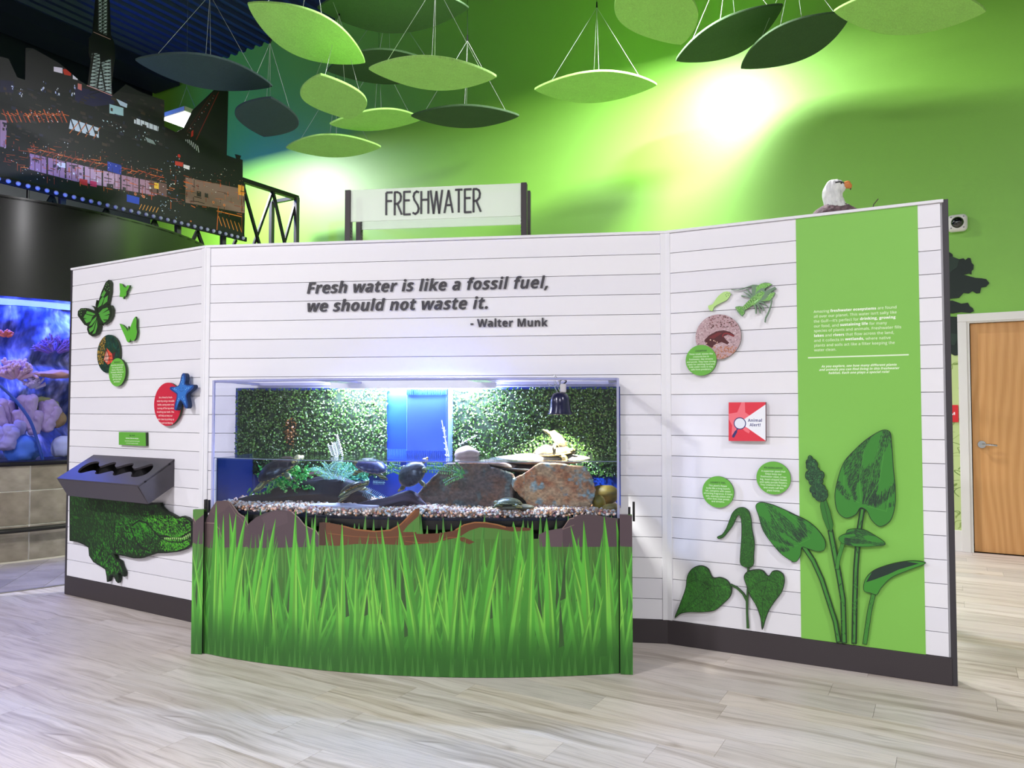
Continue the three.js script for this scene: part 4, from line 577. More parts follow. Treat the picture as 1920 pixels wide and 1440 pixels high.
    const g = new THREE.BufferGeometry(); g.setAttribute('position', new THREE.Float32BufferAttribute(pos, 3)); g.setAttribute('uv', new THREE.Float32BufferAttribute(uv, 2)); g.setIndex(idx); g.computeVertexNormals(); return toCreasedNormals(g, 0.6);
  };
  const map = tex(c), face = P(0xffffff, 0.36, { map });
  part('printed_panel', strip(u0, u1, N, (i) => top[i], (u) => bow(u, BASE_D, BASE_SAG), 0.004, c, (u) => (u - u0) / (u1 - u0)), face, t);
  // narrow side flanges carry the same print
  const fl = (pa, pb, off, label) => { const a = MID.hit(pa, 1222, BASE_D + 0.012)[0], b = MID.hit(pb, 1222, BASE_D + 0.012)[0], n = 24, h = pa < 700 ? 0.795 : 0.81; part('side_flange', [strip(a, b, n, () => h, () => BASE_D + 0.012, 0.03, c, (u) => off + (u - a) / (u1 - u0))], face, t, label); };
  fl(358, 378.5, 0.125, 'narrow left flange'); fl(1163, 1186.5, 0.93, 'narrow right flange');
}
// dark stand and black lower rim of the tank
{
  const t = thing('tank_stand', 'black stand under the freshwater tank, behind the printed grass', 'stand', MID.arr(TUC, 0, 0), MID.turn), n = 24, prof = (d0, sag, inset) => { const s = new THREE.Shape(); s.moveTo(-THALF + inset, -0.02); for (let i = 0; i <= n; i++) { const x = lerp(-THALF + inset, THALF - inset, i / n); s.lineTo(x, -(bow(x + TUC, d0, sag))); } s.lineTo(THALF - inset, -0.02); return s; };
  part('cabinet', new THREE.ExtrudeGeometry(prof(BASE_D - 0.06, BASE_SAG - 0.02, 0.03), { depth: 0.735, bevelEnabled: false }).rotateX(-Math.PI / 2), M(0x0c0e12, 0.6), t);
  part('rim', new THREE.ExtrudeGeometry(prof(BASE_D - 0.025, BASE_SAG - 0.012, 0.0), { depth: 0.045, bevelEnabled: false }).rotateX(-Math.PI / 2).translate(0, 0.735, 0), M(0x0a0c10, 0.4), t);
  for (const px of [379.5, 1162]) { const fu = MID.hit(px, 1230, BASE_D - 0.012)[0] - TUC; part('edge_filler', box(0.03, px < 700 ? 0.78 : 0.795, 0.014, fu, 0.39, BASE_D - 0.016), M(0x0c0e12, 0.6), t); }
  for (const [x, z] of [[THALF + 0.052, BASE_D - 0.03], [THALF + 0.075, BASE_D - 0.05], [-THALF - 0.012, BASE_D - 0.02], [-THALF - 0.04, BASE_D - 0.04]]) part('bracket', box(0.012, x > 1.2 ? 0.1 : 0.07, 0.02, x, x > 1.2 ? 0.82 : 0.81, z), M(0x101015, 0.5), t);
}
// ---------- acrylic tank, water and fittings ----------
const TB = 0.78, TT = 1.515, WATER = 1.08, GRAVEL = 0.825, TD = BASE_D - 0.03, TSAG = BASE_SAG - 0.015, BACK_D = 0.035;
const acryl = P(0xf3f5ff, 0.04, { transmission: 1, thickness: 0, ior: 1.35 }), acrylEdge = P(0xcfd2ee, 0.25, { transmission: 0.55, thickness: 0, ior: 1.3 });
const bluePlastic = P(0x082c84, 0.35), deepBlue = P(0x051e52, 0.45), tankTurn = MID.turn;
{
  const t = thing('freshwater_aquarium', 'bow-front acrylic freshwater tank of turtles, half filled with water', 'aquarium', MID.arr(TUC, TB, 0), MID.turn), h = TT - TB, n = 32, HT = THALF - 0.004;
  const front = new THREE.PlaneGeometry(2 * HT, h, n, 1).translate(0, h / 2, 0), p = front.attributes.position; for (let i = 0; i < p.count; i++) p.setZ(i, bow(p.getX(i) + TUC, TD, TSAG)); front.computeVertexNormals();
  part('front_pane', front, acryl, t);
  for (const s of [-1, 1]) part('side_pane', new THREE.PlaneGeometry(TD - BACK_D, h).rotateY(Math.PI / 2).translate(s * HT, h / 2, (TD + BACK_D) / 2), acryl, t);
  // bonded edges show as pale lilac lines
  for (const s of [-1, 1]) part('corner_edge', box(0.013, h, 0.013, s * HT, h / 2, TD, 0.002), acrylEdge, t);
  const rimPts = Array.from({ length: n + 1 }, (_, i) => { const x = lerp(-HT, HT, i / n); return [x, h - 0.006, bow(x + TUC, TD, TSAG) - 0.006]; });
  part('top_rim', [new THREE.TubeGeometry(new THREE.CatmullRomCurve3(rimPts.map((q) => V3(...q))), 40, 0.0075, 4)], acrylEdge, t);
  part('back_rim', box(2 * HT, 0.016, 0.05, 0, h - 0.008, BACK_D + 0.02), acrylEdge, t);
  for (const s of [-1, 1]) part('side_rim', box(0.05, 0.012, TD - BACK_D, s * (HT - 0.025), h - 0.006, (TD + BACK_D) / 2), acrylEdge, t);
  for (const x of [-0.42, 0.4]) part('cross_brace', box(0.1, 0.012, TD + 0.12, x, h - 0.006, TD / 2 + 0.06), acrylEdge, t);
  const sh = new THREE.Shape(); sh.moveTo(-HT, -BACK_D); for (let i = 0; i <= n; i++) { const x = lerp(-HT, HT, i / n); sh.lineTo(x, -bow(x + TUC, TD, TSAG)); } sh.lineTo(HT, -BACK_D);
  part('bottom', new THREE.ExtrudeGeometry(sh, { depth: 0.012, bevelEnabled: false }).rotateX(-Math.PI / 2), M(0x0d1a33, 0.6), t);
  // blue rear sheet: full height behind the mats; sheet added at the left end imitates the underwater reflection
  const uL = MID.hit(443, 800, BACK_D)[0] - TUC, uR = MID.hit(1163, 800, BACK_D)[0] - TUC;
  part('back_sheet', box(uR - uL, h - 0.03, 0.012, (uL + uR) / 2, (h - 0.03) / 2, BACK_D + 0.006), bluePlastic, t, 'blue rear sheet');
  part('reflection_sheet', [box(uL + HT - 0.004, WATER - TB - 0.005, 0.01, (uL - HT) / 2, (WATER - TB) / 2, BACK_D + 0.006), box(0.008, WATER - TB - 0.004, TD - BACK_D - 0.06, -HT + 0.01, (WATER - TB) / 2, (TD + BACK_D) / 2)], deepBlue, t, 'added blue sheet imitating the reflection below the water line at the left end');
  // water surface
  const top = new THREE.ShapeGeometry(sh, 8).rotateX(-Math.PI / 2), q = top.attributes.position; 
  const w = part('water_surface', top.translate(0, WATER - TB, 0), P(0xdfe9f2, 0.03, { transmission: 1, thickness: 0, ior: 1.33, bumpMap: dataTex(256, 256, (x, y) => 255 * fbm(x / 32, y / 24, 3, 6), false), bumpScale: 0.004 }), t, 'rippled water surface');
  { const uv = w.geometry.attributes.uv; for (let i = 0; i < uv.count; i++) uv.setXY(i, uv.getX(i) * 1.3, uv.getY(i) * 1.3); }
  const line = rimPts.map(([x, , z]) => [x, WATER - TB, z + 0.002]); part('water_line', new THREE.TubeGeometry(new THREE.CatmullRomCurve3(line.map((r) => V3(...r))), 40, 0.0022, 4), P(0x9fb0c4, 0.1, { transmission: 0.5, thickness: 0, ior: 1.33 }), t);
  const body = new THREE.PlaneGeometry(2 * HT - 0.02, WATER - TB - 0.02, n, 1).translate(0, (WATER - TB) / 2, 0), bp = body.attributes.position; for (let i = 0; i < bp.count; i++) bp.setZ(i, bow(bp.getX(i) + TUC, TD - 0.012, TSAG)); body.computeVertexNormals();
  part('water_front', body, P(0xc9dcea, 0.02, { transmission: 1, thickness: 0, ior: 1.02 }), t, 'blue-tinted water seen through the front');
}
// overflow box in blue plastic with comb slots
{
  const a = MID.hit(762, 800, 0.16)[0], b = MID.hit(838, 800, 0.16)[0], W = b - a, H = TT - 0.04 - TB - 0.012, t = thing('overflow_box', 'bright blue overflow box with comb slots in the middle of the tank', 'filter box', MID.arr((a + b) / 2, TB + 0.012, 0.05), MID.turn);
  part('box', box(W, H - 0.0, 0.11, 0, H / 2, 0.055, 0.004), P(new THREE.Color().setRGB(0.045, 0.12, 0.6), 0.3), t);
  const teeth = (y, h, x0, x1) => Array.from({ length: Math.round((x1 - x0) / 0.011) }, (_, i) => box(0.005, h, 0.006, x0 + 0.004 + i * 0.011, y, 0.114));
  part('top_comb', teeth(H - 0.02, 0.036, -W / 2, W / 2), P(0x2450b8, 0.3), t); part('water_comb', teeth(WATER - TB - 0.012 + 0.006, 0.045, -W / 2, W / 2), P(0x2450b8, 0.3), t);
  const l = MID.hit(727, 800, 0.07)[0] - (a + b) / 2;
  part('back_comb', Array.from({ length: 16 }, (_, i) => box(0.005, 0.04, 0.006, l + i * (-W / 2 - l) / 16, WATER - TB + 0.0, 0.012)), P(0x2450b8, 0.3), t);
  part('end_plate', box(0.012, H, 0.14, W / 2 + 0.008, H / 2, 0.07, 0.003), P(0x6f8fd8, 0.3, { transmission: 0.3, thickness: 0, ior: 1.3 }), t, 'pale clear end plate');
}
// leafy wall mats: thousands of small plastic leaves
{
  const leaf = (() => { const g = new THREE.PlaneGeometry(1, 1, 2, 2), p = g.attributes.position; for (let i = 0; i < p.count; i++) { const x = p.getX(i), y = p.getY(i); p.setXYZ(i, x * (Math.abs(y) > 0.4 ? 0.35 : 0.8), y, -0.5 * x * x - 0.25 * y * y); } g.computeVertexNormals(); return g; })();
  const leafMat = P(0xffffff, 0.24, { side: THREE.DoubleSide });
  function mat(x0, x1, label) {
    const d = 0.055, a = MID.hit(x0, 800, d)[0], b = MID.hit(x1, 800, d)[0], v1 = TT - 0.035, v0 = MID.hit((x0 + x1) / 2, 893, d)[1], W = b - a, H = v1 - v0;
    const t = thing('leaf_mat', label, 'artificial foliage', MID.arr((a + b) / 2, v0, d - 0.004), MID.turn, 'artificial leaf mats in the tank');
    part('backing', box(W - 0.01, H - 0.02, 0.006, 0, H / 2, 0.003), M(0x0a2414, 0.8), t);
    const n = Math.round(W * H / (0.0102 * 0.0102)), im = new THREE.InstancedMesh(leaf, leafMat, n), m = new THREE.Matrix4(), q = new THREE.Quaternion(), col = new THREE.Color(); seed(x0);
    for (let i = 0; i < n; i++) {
      const x = rr(-W / 2, W / 2), y = rr(0, H) , s = rr(0.009, 0.0155), z = rr(0.008, 0.034); q.setFromEuler(new THREE.Euler(rr(-0.9, 0.5), rr(-0.8, 0.8), rr(0, 6.28)));
      m.compose(V3(x, y, z), q, V3(s, s, s)); im.setMatrixAt(i, m);
      const px = x0 + (x / W + 0.5) * (x1 - x0), brown = x0 < 700 && Math.hypot((px - 548) / 12, (y / H - 0.5) / 0.17) < 1 + rr(-0.25, 0.25), k = rr(0.6, 1.2);
      col.setRGB(...(brown ? [0.16 * k, 0.075 * k, 0.02 * k] : rnd() < 0.5 ? [0.03 * k, 0.085 * k, 0.02 * k] : [0.055 * k, 0.135 * k, 0.022 * k])); im.setColorAt(i, col);
    }
    im.name = 'leaves'; im.userData.kind = 'stuff'; im.castShadow = im.receiveShadow = true; t.add(im);
  }
  mat(444, 727, 'mat of small dark green leaves left of the blue overflow box'); mat(843, 1161, 'mat of small green leaves behind the heat lamp, right of the overflow box');
}
// gravel bed
{
  const s = rough(new THREE.IcosahedronGeometry(1, 1), 0.16, 1.1, 3, 2), n = 9000, im = new THREE.InstancedMesh(s, M(0xffffff, 0.5), n), m = new THREE.Matrix4(), q = new THREE.Quaternion(), col = new THREE.Color(); seed(44);
  const pal = [[0.95, 0.66, 0.5], [0.97, 0.82, 0.66], [0.8, 0.42, 0.2], [0.97, 0.86, 0.72], [0.62, 0.3, 0.13], [0.92, 0.58, 0.4], [0.45, 0.2, 0.12], [0.36, 0.16, 0.15]];
  for (let i = 0; i < n; i++) {
    const u = rr(TU0 + 0.02, TU1 - 0.02), dm = bow(u, TD, TSAG) - 0.016, d = i < 3500 ? dm - Math.pow(rnd(), 1.5) * 0.13 : rr(BACK_D + 0.03, dm), r = rr(0.005, 0.0095), y = GRAVEL + 0.006 * Math.sin(u * 9) + rr(-0.012, 0.004), low = i < 3500 && dm - d < 0.02;
    q.setFromEuler(new THREE.Euler(rr(0, 6), rr(0, 6), rr(0, 6))); m.compose(midLocal(u, low ? rr(GRAVEL - 0.03, GRAVEL) : y, d).sub(V3(...MID.arr(TUC, TB, 0.3))), q, V3(r * rr(0.8, 1.4), r * rr(0.7, 1), r)); im.setMatrixAt(i, m);
    const c = pal[Math.floor(Math.pow(rnd(), 1.25) * 8)]; col.setRGB(...c); im.setColorAt(i, col);
  }
  im.name = 'gravel'; im.position.copy(midLocal(TUC, TB, 0.3)); im.userData.kind = 'stuff'; tag(im, 'pink and tan gravel covering the bottom of the freshwater tank', 'gravel'); im.castShadow = im.receiveShadow = true; scene.add(im);
}
// LED bar on the lid and heat lamp
{
  const bars = [[697, 'left slim LED bar lying on the tank lid over the left leaf mat'], [852, 'right slim LED bar lying on the tank lid over the right leaf mat']];
  for (const [px, label] of bars) {
    const [u] = MID.hit(px, 714, 0.19), t = thing('led_bar', label, 'lamp', MID.arr(u, TT, 0.165), MID.turn, 'LED bars on the tank lid');
    part('housing', [box(0.5, 0.012, 0.08, 0, 0.012, 0, 0.004), box(0.5, 0.056, 0.006, 0, -0.012, 0.036)], M(0xeef0f8, 0.3), t); part('diffuser', box(0.47, 0.006, 0.05, 0, 0.004, 0), M(0xffffff, 0.5, 0, { emissive: 0xdfe8ff, emissiveIntensity: 3 }), t);  // front lip added below the bar to keep its light off the floor
    const L = new THREE.RectAreaLight(0xe0e8ff, 640, 0.47, 0.05); L.rotation.x = -Math.PI / 2 + 0.2; L.position.set(0, -0.004, 0); L.name = 'led_light'; t.add(L);
  }
  const D = 0.3, [u, v] = MID.hit(1050, 776, D), R = 0.066, t = thing('heat_lamp', 'dark blue dome heat lamp clamped over the basking rock', 'lamp', MID.arr(u, v, D), MID.turn);
  const prof = [[R, 0], [R * 1.02, 0.004], [R * 0.9, 0.03], [R * 0.86, 0.06], [R * 0.78, 0.09], [R * 0.6, 0.11], [R * 0.34, 0.118], [0.018, 0.12]].map(([x, y]) => new THREE.Vector2(x, y));
  const domeMat = P(0x14153a, 0.2, { side: THREE.DoubleSide }); const dm = part('dome', new THREE.LatheGeometry(prof, 36), domeMat, t);
  part('rim', new THREE.TorusGeometry(R * 1.03, 0.004, 8, 40).rotateX(Math.PI / 2), domeMat, t);
  part('socket', [box(0.034, 0.05, 0.034, 0.018, 0.142, 0, 0.008)], M(0xcfcac6, 0.5), t, 'white ceramic socket');
  part('wire_guard', [tube([[-0.01, 0.115, 0.02], [-0.03, 0.16, 0.02], [-0.026, 0.21, 0.01], [0.0, 0.17, 0]], 0.0022), tube([[0.006, 0.115, 0.02], [-0.02, 0.17, 0.02], [-0.03, 0.215, 0.01]], 0.0022), tube([[-0.07, 0.17, 0], [-0.045, 0.155, 0.01], [-0.02, 0.165, 0.01]], 0.002)], steel, t, 'bent wire bracket');
  part('cord', tube([[0.02, 0.166, 0], [0.036, 0.18, 0], [0.02, 0.19, -0.01], [-0.005, 0.187, -0.05]], 0.004), blackMetal, t);
  part('hook', tube([[0, 0.16, -0.005], [0, 0.185, -0.02], [-0.005, TT - v + 0.014, -0.05]], 0.003), steel, t);
  part('bulb', new THREE.SphereGeometry(0.026, 16, 12).translate(0, 0.034, 0), M(0xffffff, 0.4, 0, { emissive: 0xfff0d0, emissiveIntensity: 8 }), t);
  const L = new THREE.SpotLight(0xfff2d8, 11, 0, 0.82, 0.3, 2); L.shadow.radius = 1.0; L.position.set(0, 0.028, 0); L.target.position.set(-0.15, -1, -0.27); L.castShadow = true; L.name = 'heat_lamp_light'; t.add(L); t.add(L.target);
}
// ---------- stones, wood, turtles and plants in the freshwater tank ----------
const slateTex = (s, base, rust, grey) => dataTex(512, 512, (x, y) => { const a = fbm(x / 90, y / 70, 5, s), b = fbm(x / 40 + 9, y / 40, 4, s + 7), c = fbm(x / 12, y / 9, 3, s + 13); let col = mix3(base, rust, clamp((a - 0.42) * 4)); col = mix3(col, grey, clamp((b - 0.55) * 6)); const k = 0.72 + 0.56 * c; return col.map((v) => v * k); });
const tankPt = (px, py, d) => { const [u, v] = MID.hit(px, py, d); return [u, v, d]; };
function slab(name, label, d, thick, outline, material, tilt = 0) {
  const pts = outline.map(([x, y]) => MID.hit(x, y, d)), uc = pts.reduce((a, p) => a + p[0], 0) / pts.length, v0 = Math.min(...pts.map((p) => p[1]));
  const sh = new THREE.Shape(); const dense = []; pts.forEach((p, i) => { const q = pts[(i + 1) % pts.length]; for (let k = 0; k < 5; k++) dense.push([lerp(p[0], q[0], k / 5) - uc + rr(-0.003, 0.003), lerp(p[1], q[1], k / 5) - v0 + rr(-0.003, 0.003)]); });
  sh.setFromPoints(dense.map((p) => new THREE.Vector2(...p)));
  const g = new THREE.ExtrudeGeometry(sh, { depth: thick, bevelEnabled: true, bevelSize: 0.008, bevelThickness: 0.01, bevelSegments: 2, steps: 1 }).translate(0, 0, -thick), p = g.attributes.position;
  for (let i = 0; i < p.count; i++) g.attributes.uv.setXY(i, p.getX(i) * 1.9 + 0.3, p.getY(i) * 1.9);
  if (tilt) g.rotateX(tilt);
  return single(name, g, material, label, 'rock', MID.arr(uc, v0, d), MID.turn);
}
seed(91);
const Z7 = (x, y) => [780 + x / 8.727, 840 + y / 8.727], Z8 = (x, y) => [940 + x / 7.68, 820 + y / 7.68];
const bumpSlate = dataTex(256, 256, (x, y) => 255 * fbm(x / 30, y / 22, 5, 3), false);
slab('slate_rock', 'wide dark brown slate slab standing under water left of the rusty one', 0.42, 0.05, [[20, 770], [330, 430], [500, 262], [1120, 262], [1190, 320], [1300, 355], [1420, 390], [1560, 440], [1600, 530], [1575, 700], [1560, 930], [1080, 1000], [400, 1000], [150, 950]].map((p) => Z7(...p)), P(0xffffff, 0.55, { map: slateTex(5, [112, 92, 80], [128, 90, 68], [108, 110, 102]), bumpMap: bumpSlate, bumpScale: 0.012 }), -0.1);
slab('slate_rock', 'rust-mottled slate slab standing under water at the right', 0.44, 0.05, [[170, 620], [300, 560], [540, 400], [600, 378], [820, 400], [1190, 440], [1260, 540], [1300, 650], [1330, 760], [1300, 900], [1240, 1050], [900, 1050], [470, 1030], [330, 880], [225, 765], [165, 700]].map((p) => Z8(...p)), P(0xffffff, 0.5, { map: slateTex(15, [214, 166, 118], [196, 122, 76], [168, 176, 166]), bumpMap: bumpSlate, bumpScale: 0.012 }), -0.08);
const stoneMat = (c, s) => P(c, 0.5, { map: dataTex(128, 128, (x, y) => { const k = 150 + 105 * fbm(x / 20, y / 20, 4, s); return [k, k, k]; }) });
function boulder(name, label, px, py, d, r, mat, s, amp = 0.12, rot = 0) {
  const g = planarUV(rough(new THREE.IcosahedronGeometry(1, 4), amp, 1.2, s, 3).scale(...r).rotateZ(rot), 4); return single(name, g, mat, label, 'rock', MID.arr(...tankPt(px, py, d)), MID.turn);
}
boulder('river_stone', 'largest yellowish river stone in the right end of the tank', 1134, 927, 0.26, [0.08, 0.055, 0.05], stoneMat(0x8f7326, 4), 5, 0.16);
boulder('river_stone', 'yellow egg-shaped river stone before the largest one', 1123, 943.5, 0.4, [0.036, 0.043, 0.04], stoneMat(0xc3a02c, 6), 7, 0.08);
boulder('river_stone', 'flat pale yellow river stone at the right end of the gravel', 1146, 951, 0.46, [0.048, 0.02, 0.04], stoneMat(0xc9a552, 8), 9, 0.08, 0.12);
boulder('ledge_rock', 'broad flat grey rock ledge at the water surface under the heat lamp', 1012, 862, 0.24, [0.27, 0.034, 0.13], stoneMat(0x8f8d86, 10), 11, 0.22);
boulder('ledge_rock', 'dark flat rock under the water between the two slate slabs', 985, 879, 0.28, [0.24, 0.022, 0.1], stoneMat(0x5b5048, 12), 13, 0.25, -0.05);
boulder('ledge_rock', 'pale pinkish gravelly ledge just under the water above the brown slab', 938, 870, 0.32, [0.12, 0.018, 0.08], stoneMat(0xcaa893, 14), 15, 0.25, -0.16);
boulder('peaked_rock', 'small peaked grey rock rising out of the water right of the blue box', 874, 852, 0.26, [0.068, 0.05, 0.05], stoneMat(0x8e8585, 16), 17, 0.28);
boulder('support_rock', 'dark rough rock in shadow between the two slate slabs', 972, 922, 0.3, [0.06, 0.12, 0.06], stoneMat(0x4c4640, 18), 19, 0.25);
boulder('flat_stone', 'flat olive stone on the gravel carrying the striped turtle', 967, 951, 0.56, [0.1, 0.018, 0.05], stoneMat(0x8b7a55, 20), 21, 0.16);
boulder('algae_stone', 'small pale green mossy stone on the gravel before the driftwood', 721, 957, 0.6, [0.042, 0.014, 0.03], stoneMat(0x93c27a, 22), 23, 0.35);
// driftwood
function driftwood(label, pts, radii, d0, col, s) {
  const P3 = pts.map(([x, y, d]) => { const [u, v] = MID.hit(x, y, d); return V3(u, v, d); }), c = new THREE.CatmullRomCurve3(P3), n = 60, m = 20, g = new THREE.CylinderGeometry(1, 1, 1, m, n, false);
  const p = g.attributes.position, o = P3[Math.floor(P3.length / 2)].clone(), zAx = V3(0, 0, 1);
  for (let i = 0; i < p.count; i++) { const t = clamp(p.getY(i) + 0.5), q = c.getPoint(t), tn = c.getTangent(t), nn = V3().crossVectors(zAx, tn).normalize(), cap = Math.hypot(p.getX(i), p.getZ(i)), ang = Math.atan2(p.getZ(i), p.getX(i)), ri = t * (radii.length - 1), k = Math.min(radii.length - 2, Math.floor(ri)), R = lerp(radii[k], radii[k + 1], ri - k) * (0.8 + 0.45 * fbm(ang * 2.2 + 9, t * 3.5, 3, s)) * (1 - 0.1 * Math.sin(ang * 9 + t * 7)) * cap; q.addScaledVector(nn, Math.cos(ang) * R).addScaledVector(zAx, Math.sin(ang) * R * 0.8).sub(o); p.setXYZ(i, q.x, q.y, q.z); }
  g.computeVertexNormals(); const barkMap = dataTex(128, 256, (x, y) => { const k = 60 + 130 * fbm(x / 6, y / 60, 4, s + 3); return [k * 1.05, k * 0.95, k]; });
  return single('driftwood', g, P(col, 0.6, { map: barkMap, bumpMap: barkMap, bumpScale: 0.006 }), label, 'driftwood', MID.arr(o.x, o.y, o.z), MID.turn);
}
driftwood('big dark driftwood log lying under water in the left half of the tank', [[438, 945, 0.36], [510, 935, 0.38], [560, 928, 0.38], [612, 924, 0.38], [660, 928, 0.36], [692, 936, 0.34]], [0.02, 0.05, 0.075, 0.1, 0.075, 0.045], 0.38, 0x453440, 3);
driftwood('slimmer purple-brown driftwood branch on the gravel beside the brown slab', [[648, 953, 0.52], [690, 951, 0.54], [730, 945, 0.54], [766, 938, 0.52], [782, 944, 0.5], [800, 950, 0.5]], [0.01, 0.03, 0.035, 0.05, 0.035, 0.01], 0.5, 0x9a7f92, 8);
driftwood('reddish driftwood root behind the leafy plants', [[525, 918, 0.3], [560, 908, 0.28], [600, 896, 0.28], [640, 896, 0.3]], [0.03, 0.045, 0.035, 0.01], 0.3, 0x8c5a50, 12);
{
  const pts = [[598, 968], [620, 955], [680, 953], [760, 957], [700, 966]].map(([x, y]) => MID.hit(x, y, 0.6)), sandM = M(0xd8c8d2, 0.7); const sh = new THREE.Shape(smoothClosed([[-0.2, -0.03], [-0.05, -0.055], [0.14, -0.04], [0.2, 0.0], [0.1, 0.03], [-0.1, 0.035]], 40).map((p) => new THREE.Vector2(...p)));
  single('sand_patch', new THREE.ExtrudeGeometry(sh, { depth: 0.006, bevelEnabled: true, bevelSize: 0.01, bevelThickness: 0.008, bevelSegments: 3 }).rotateX(-Math.PI / 2), sandM, 'smooth pale sand patch on the gravel before the big log', 'sand', MID.arr(MID.hit(648, 958, 0.55)[0], GRAVEL + 0.0, 0.55), MID.turn);
}
// turtles: one body surface, with a patterned shell and a pale underside as parts
{
  const shellProf = (x, z) => Math.max(0, 1 - x * x - z * z);
  const bodyG = sdfMesh([-0.17, -0.07, -0.145], [0.19, 0.06, 0.145], 0.0042, blend([ellipsoid([0, 0, 0], [0.1, 0.02, 0.078]), capsule([0.08, 0, 0], [0.118, 0.008, 0], 0.02, 0.017), ellipsoid([0.128, 0.011, 0], [0.027, 0.019, 0.021]), capsule([0.06, -0.005, 0.055], [0.098, -0.016, 0.1], 0.019, 0.014), capsule([0.098, -0.016, 0.1], [0.116, -0.03, 0.122], 0.015, 0.009), capsule([0.06, -0.005, -0.055], [0.098, -0.016, -0.1], 0.019, 0.014), capsule([0.098, -0.016, -0.1], [0.116, -0.03, -0.122], 0.015, 0.009),
    capsule([-0.06, -0.005, 0.055], [-0.1, -0.016, 0.088], 0.02, 0.014), capsule([-0.1, -0.016, 0.088], [-0.146, -0.024, 0.1], 0.016, 0.009), capsule([-0.06, -0.005, -0.055], [-0.1, -0.016, -0.088], 0.02, 0.014), capsule([-0.1, -0.016, -0.088], [-0.146, -0.024, -0.1], 0.016, 0.009), capsule([-0.09, -0.002, 0], [-0.135, -0.014, 0], 0.009, 0.003)], 0.014));
  const skinTex = dataTex(128, 128, (x, y) => { const s = Math.sin(y / 4.2 + 3 * fbm(x / 30, y / 30, 2, 3)) > 0.55; const k = fbm(x / 14, y / 14, 3, 6); return s ? [190, 178, 96] : [66 + 60 * k, 68 + 60 * k, 52 + 40 * k]; });
  const shellG = (() => { const g = new THREE.SphereGeometry(1, 40, 20, 0, Math.PI * 2, 0, Math.PI / 2), p = g.attributes.position; for (let i = 0; i < p.count; i++) { let x = p.getX(i), y = p.getY(i), z = p.getZ(i); const rim = 1 + 0.05 * (1 - y) * (1 - y), ridge = 0.04 * Math.exp(-z * z * 60) * y; p.setXYZ(i, x * 0.122 * rim, (y * (1 + ridge)) * 0.056, z * 0.098 * rim * (1 + 0.12 * (x < 0 ? -x * 0.4 : 0))); const u = x * 0.5 + 0.5, v = z * 0.5 + 0.5; g.attributes.uv.setXY(i, u, v); } g.computeVertexNormals(); return g; })();
  const scutes = (cellCol, lineCol, s) => dataTex(256, 256, (x, y) => { const u = x / 256 * 5, v = y / 256 * 5, row = Math.round(v - 0.5), uu = u + (row % 2 ? 0.5 : 0), fx = Math.abs(uu - Math.round(uu - 0.5) - 0.5), fy = Math.abs(v - Math.round(v - 0.5) - 0.5), e = Math.max(fx, fy), n = fbm(x / 20, y / 20, 3, s); const t = clamp((e - 0.43) * 22) * 0.8 + 0.25 * clamp(Math.sin(e * 60) * 0.5); return mix3(cellCol, lineCol, clamp(t)).map((c) => c * (0.7 + 0.6 * n)); });
  const rimTex = (base, mark) => dataTex(256, 32, (x, y) => (Math.sin(x / 256 * 2 * Math.PI * 24 + y * 0.12) > 0.2 ? mark : base));
  const belly = (() => { const g = new THREE.SphereGeometry(1, 32, 12, 0, Math.PI * 2, Math.PI / 2, Math.PI / 2); g.scale(0.1, 0.022, 0.076); return g; })();
  function turtle(label, px, py, d, size, rot, look) {
    const t = thing('turtle', label, 'turtle', MID.arr(...tankPt(px, py, d)), MID.turn, 'turtles in the freshwater tank'), in2 = new THREE.Euler(...rot, 'YXZ'), q = new THREE.Quaternion().setFromEuler(in2); t.quaternion.multiply(q); t.scale.setScalar(size);
    part('body', bodyUV, P(look.skin ?? 0xffffff, 0.45, { map: skinTex }), t); part('shell', shellG, P(0xffffff, 0.3, { map: look.shell, bumpMap: look.shell, bumpScale: 0.002 }), t).position.y = 0.004;
    const rim = part('shell_rim', rimG, P(0xffffff, 0.35, { map: look.rim }), t); rim.position.y = 0.004; part('underside', belly, P(look.belly, 0.4), t).position.y = 0.004;
    for (const s of [-1, 1]) { const e = part('eye', eyeG, P(0x141410, 0.1), t); e.position.set(0.14, 0.018, s * 0.0165); }
    return t;
  }
  const bodyUV = planarUV(bodyG, 9), rimG = new THREE.TorusGeometry(1, 0.06, 8, 64).rotateX(Math.PI / 2).scale(0.124, 0.1, 0.1), eyeG = new THREE.SphereGeometry(0.0042, 8, 6);
  const dark = { shell: scutes([48, 38, 40], [84, 74, 62], 3), rim: rimTex([60, 48, 44], [190, 160, 70]), belly: 0xc9a13a }, blueish = { shell: scutes([66, 66, 112], [46, 44, 76], 5), rim: rimTex([110, 96, 130], [190, 150, 120]), belly: 0xb08a50 }, grey = { shell: scutes([60, 56, 64], [84, 80, 84], 7), rim: rimTex([90, 86, 90], [130, 124, 120]), belly: 0xb9a27a, skin: 0xe8e0f0 }, gold = { shell: scutes([60, 48, 40], [150, 110, 50], 9), rim: rimTex([50, 36, 20], [220, 150, 50]), belly: 0xd98a2c };
  // rot: [pitch about own x, turn about y, roll], head along +x of the turtle
  turtle('dark turtle at the left of the tank, its snout poking out of the water', 521, 882, 0.44, 0.95, [0.5, 0.1, 0.42], dark);
  turtle('bluish turtle swimming left just under the water surface', 696, 876, 0.5, 0.68, [-0.4, Math.PI + 0.15, 0.22], blueish);
  turtle('small orange-bellied turtle above the right end of the big log', 663, 918, 0.52, 0.62, [-0.3, 0.35, 0.42], gold);
  turtle('grey turtle seen from behind, swimming beside the brown slate slab', 773, 889, 0.46, 0.7, [1.05, 0.15, 0.55], grey);
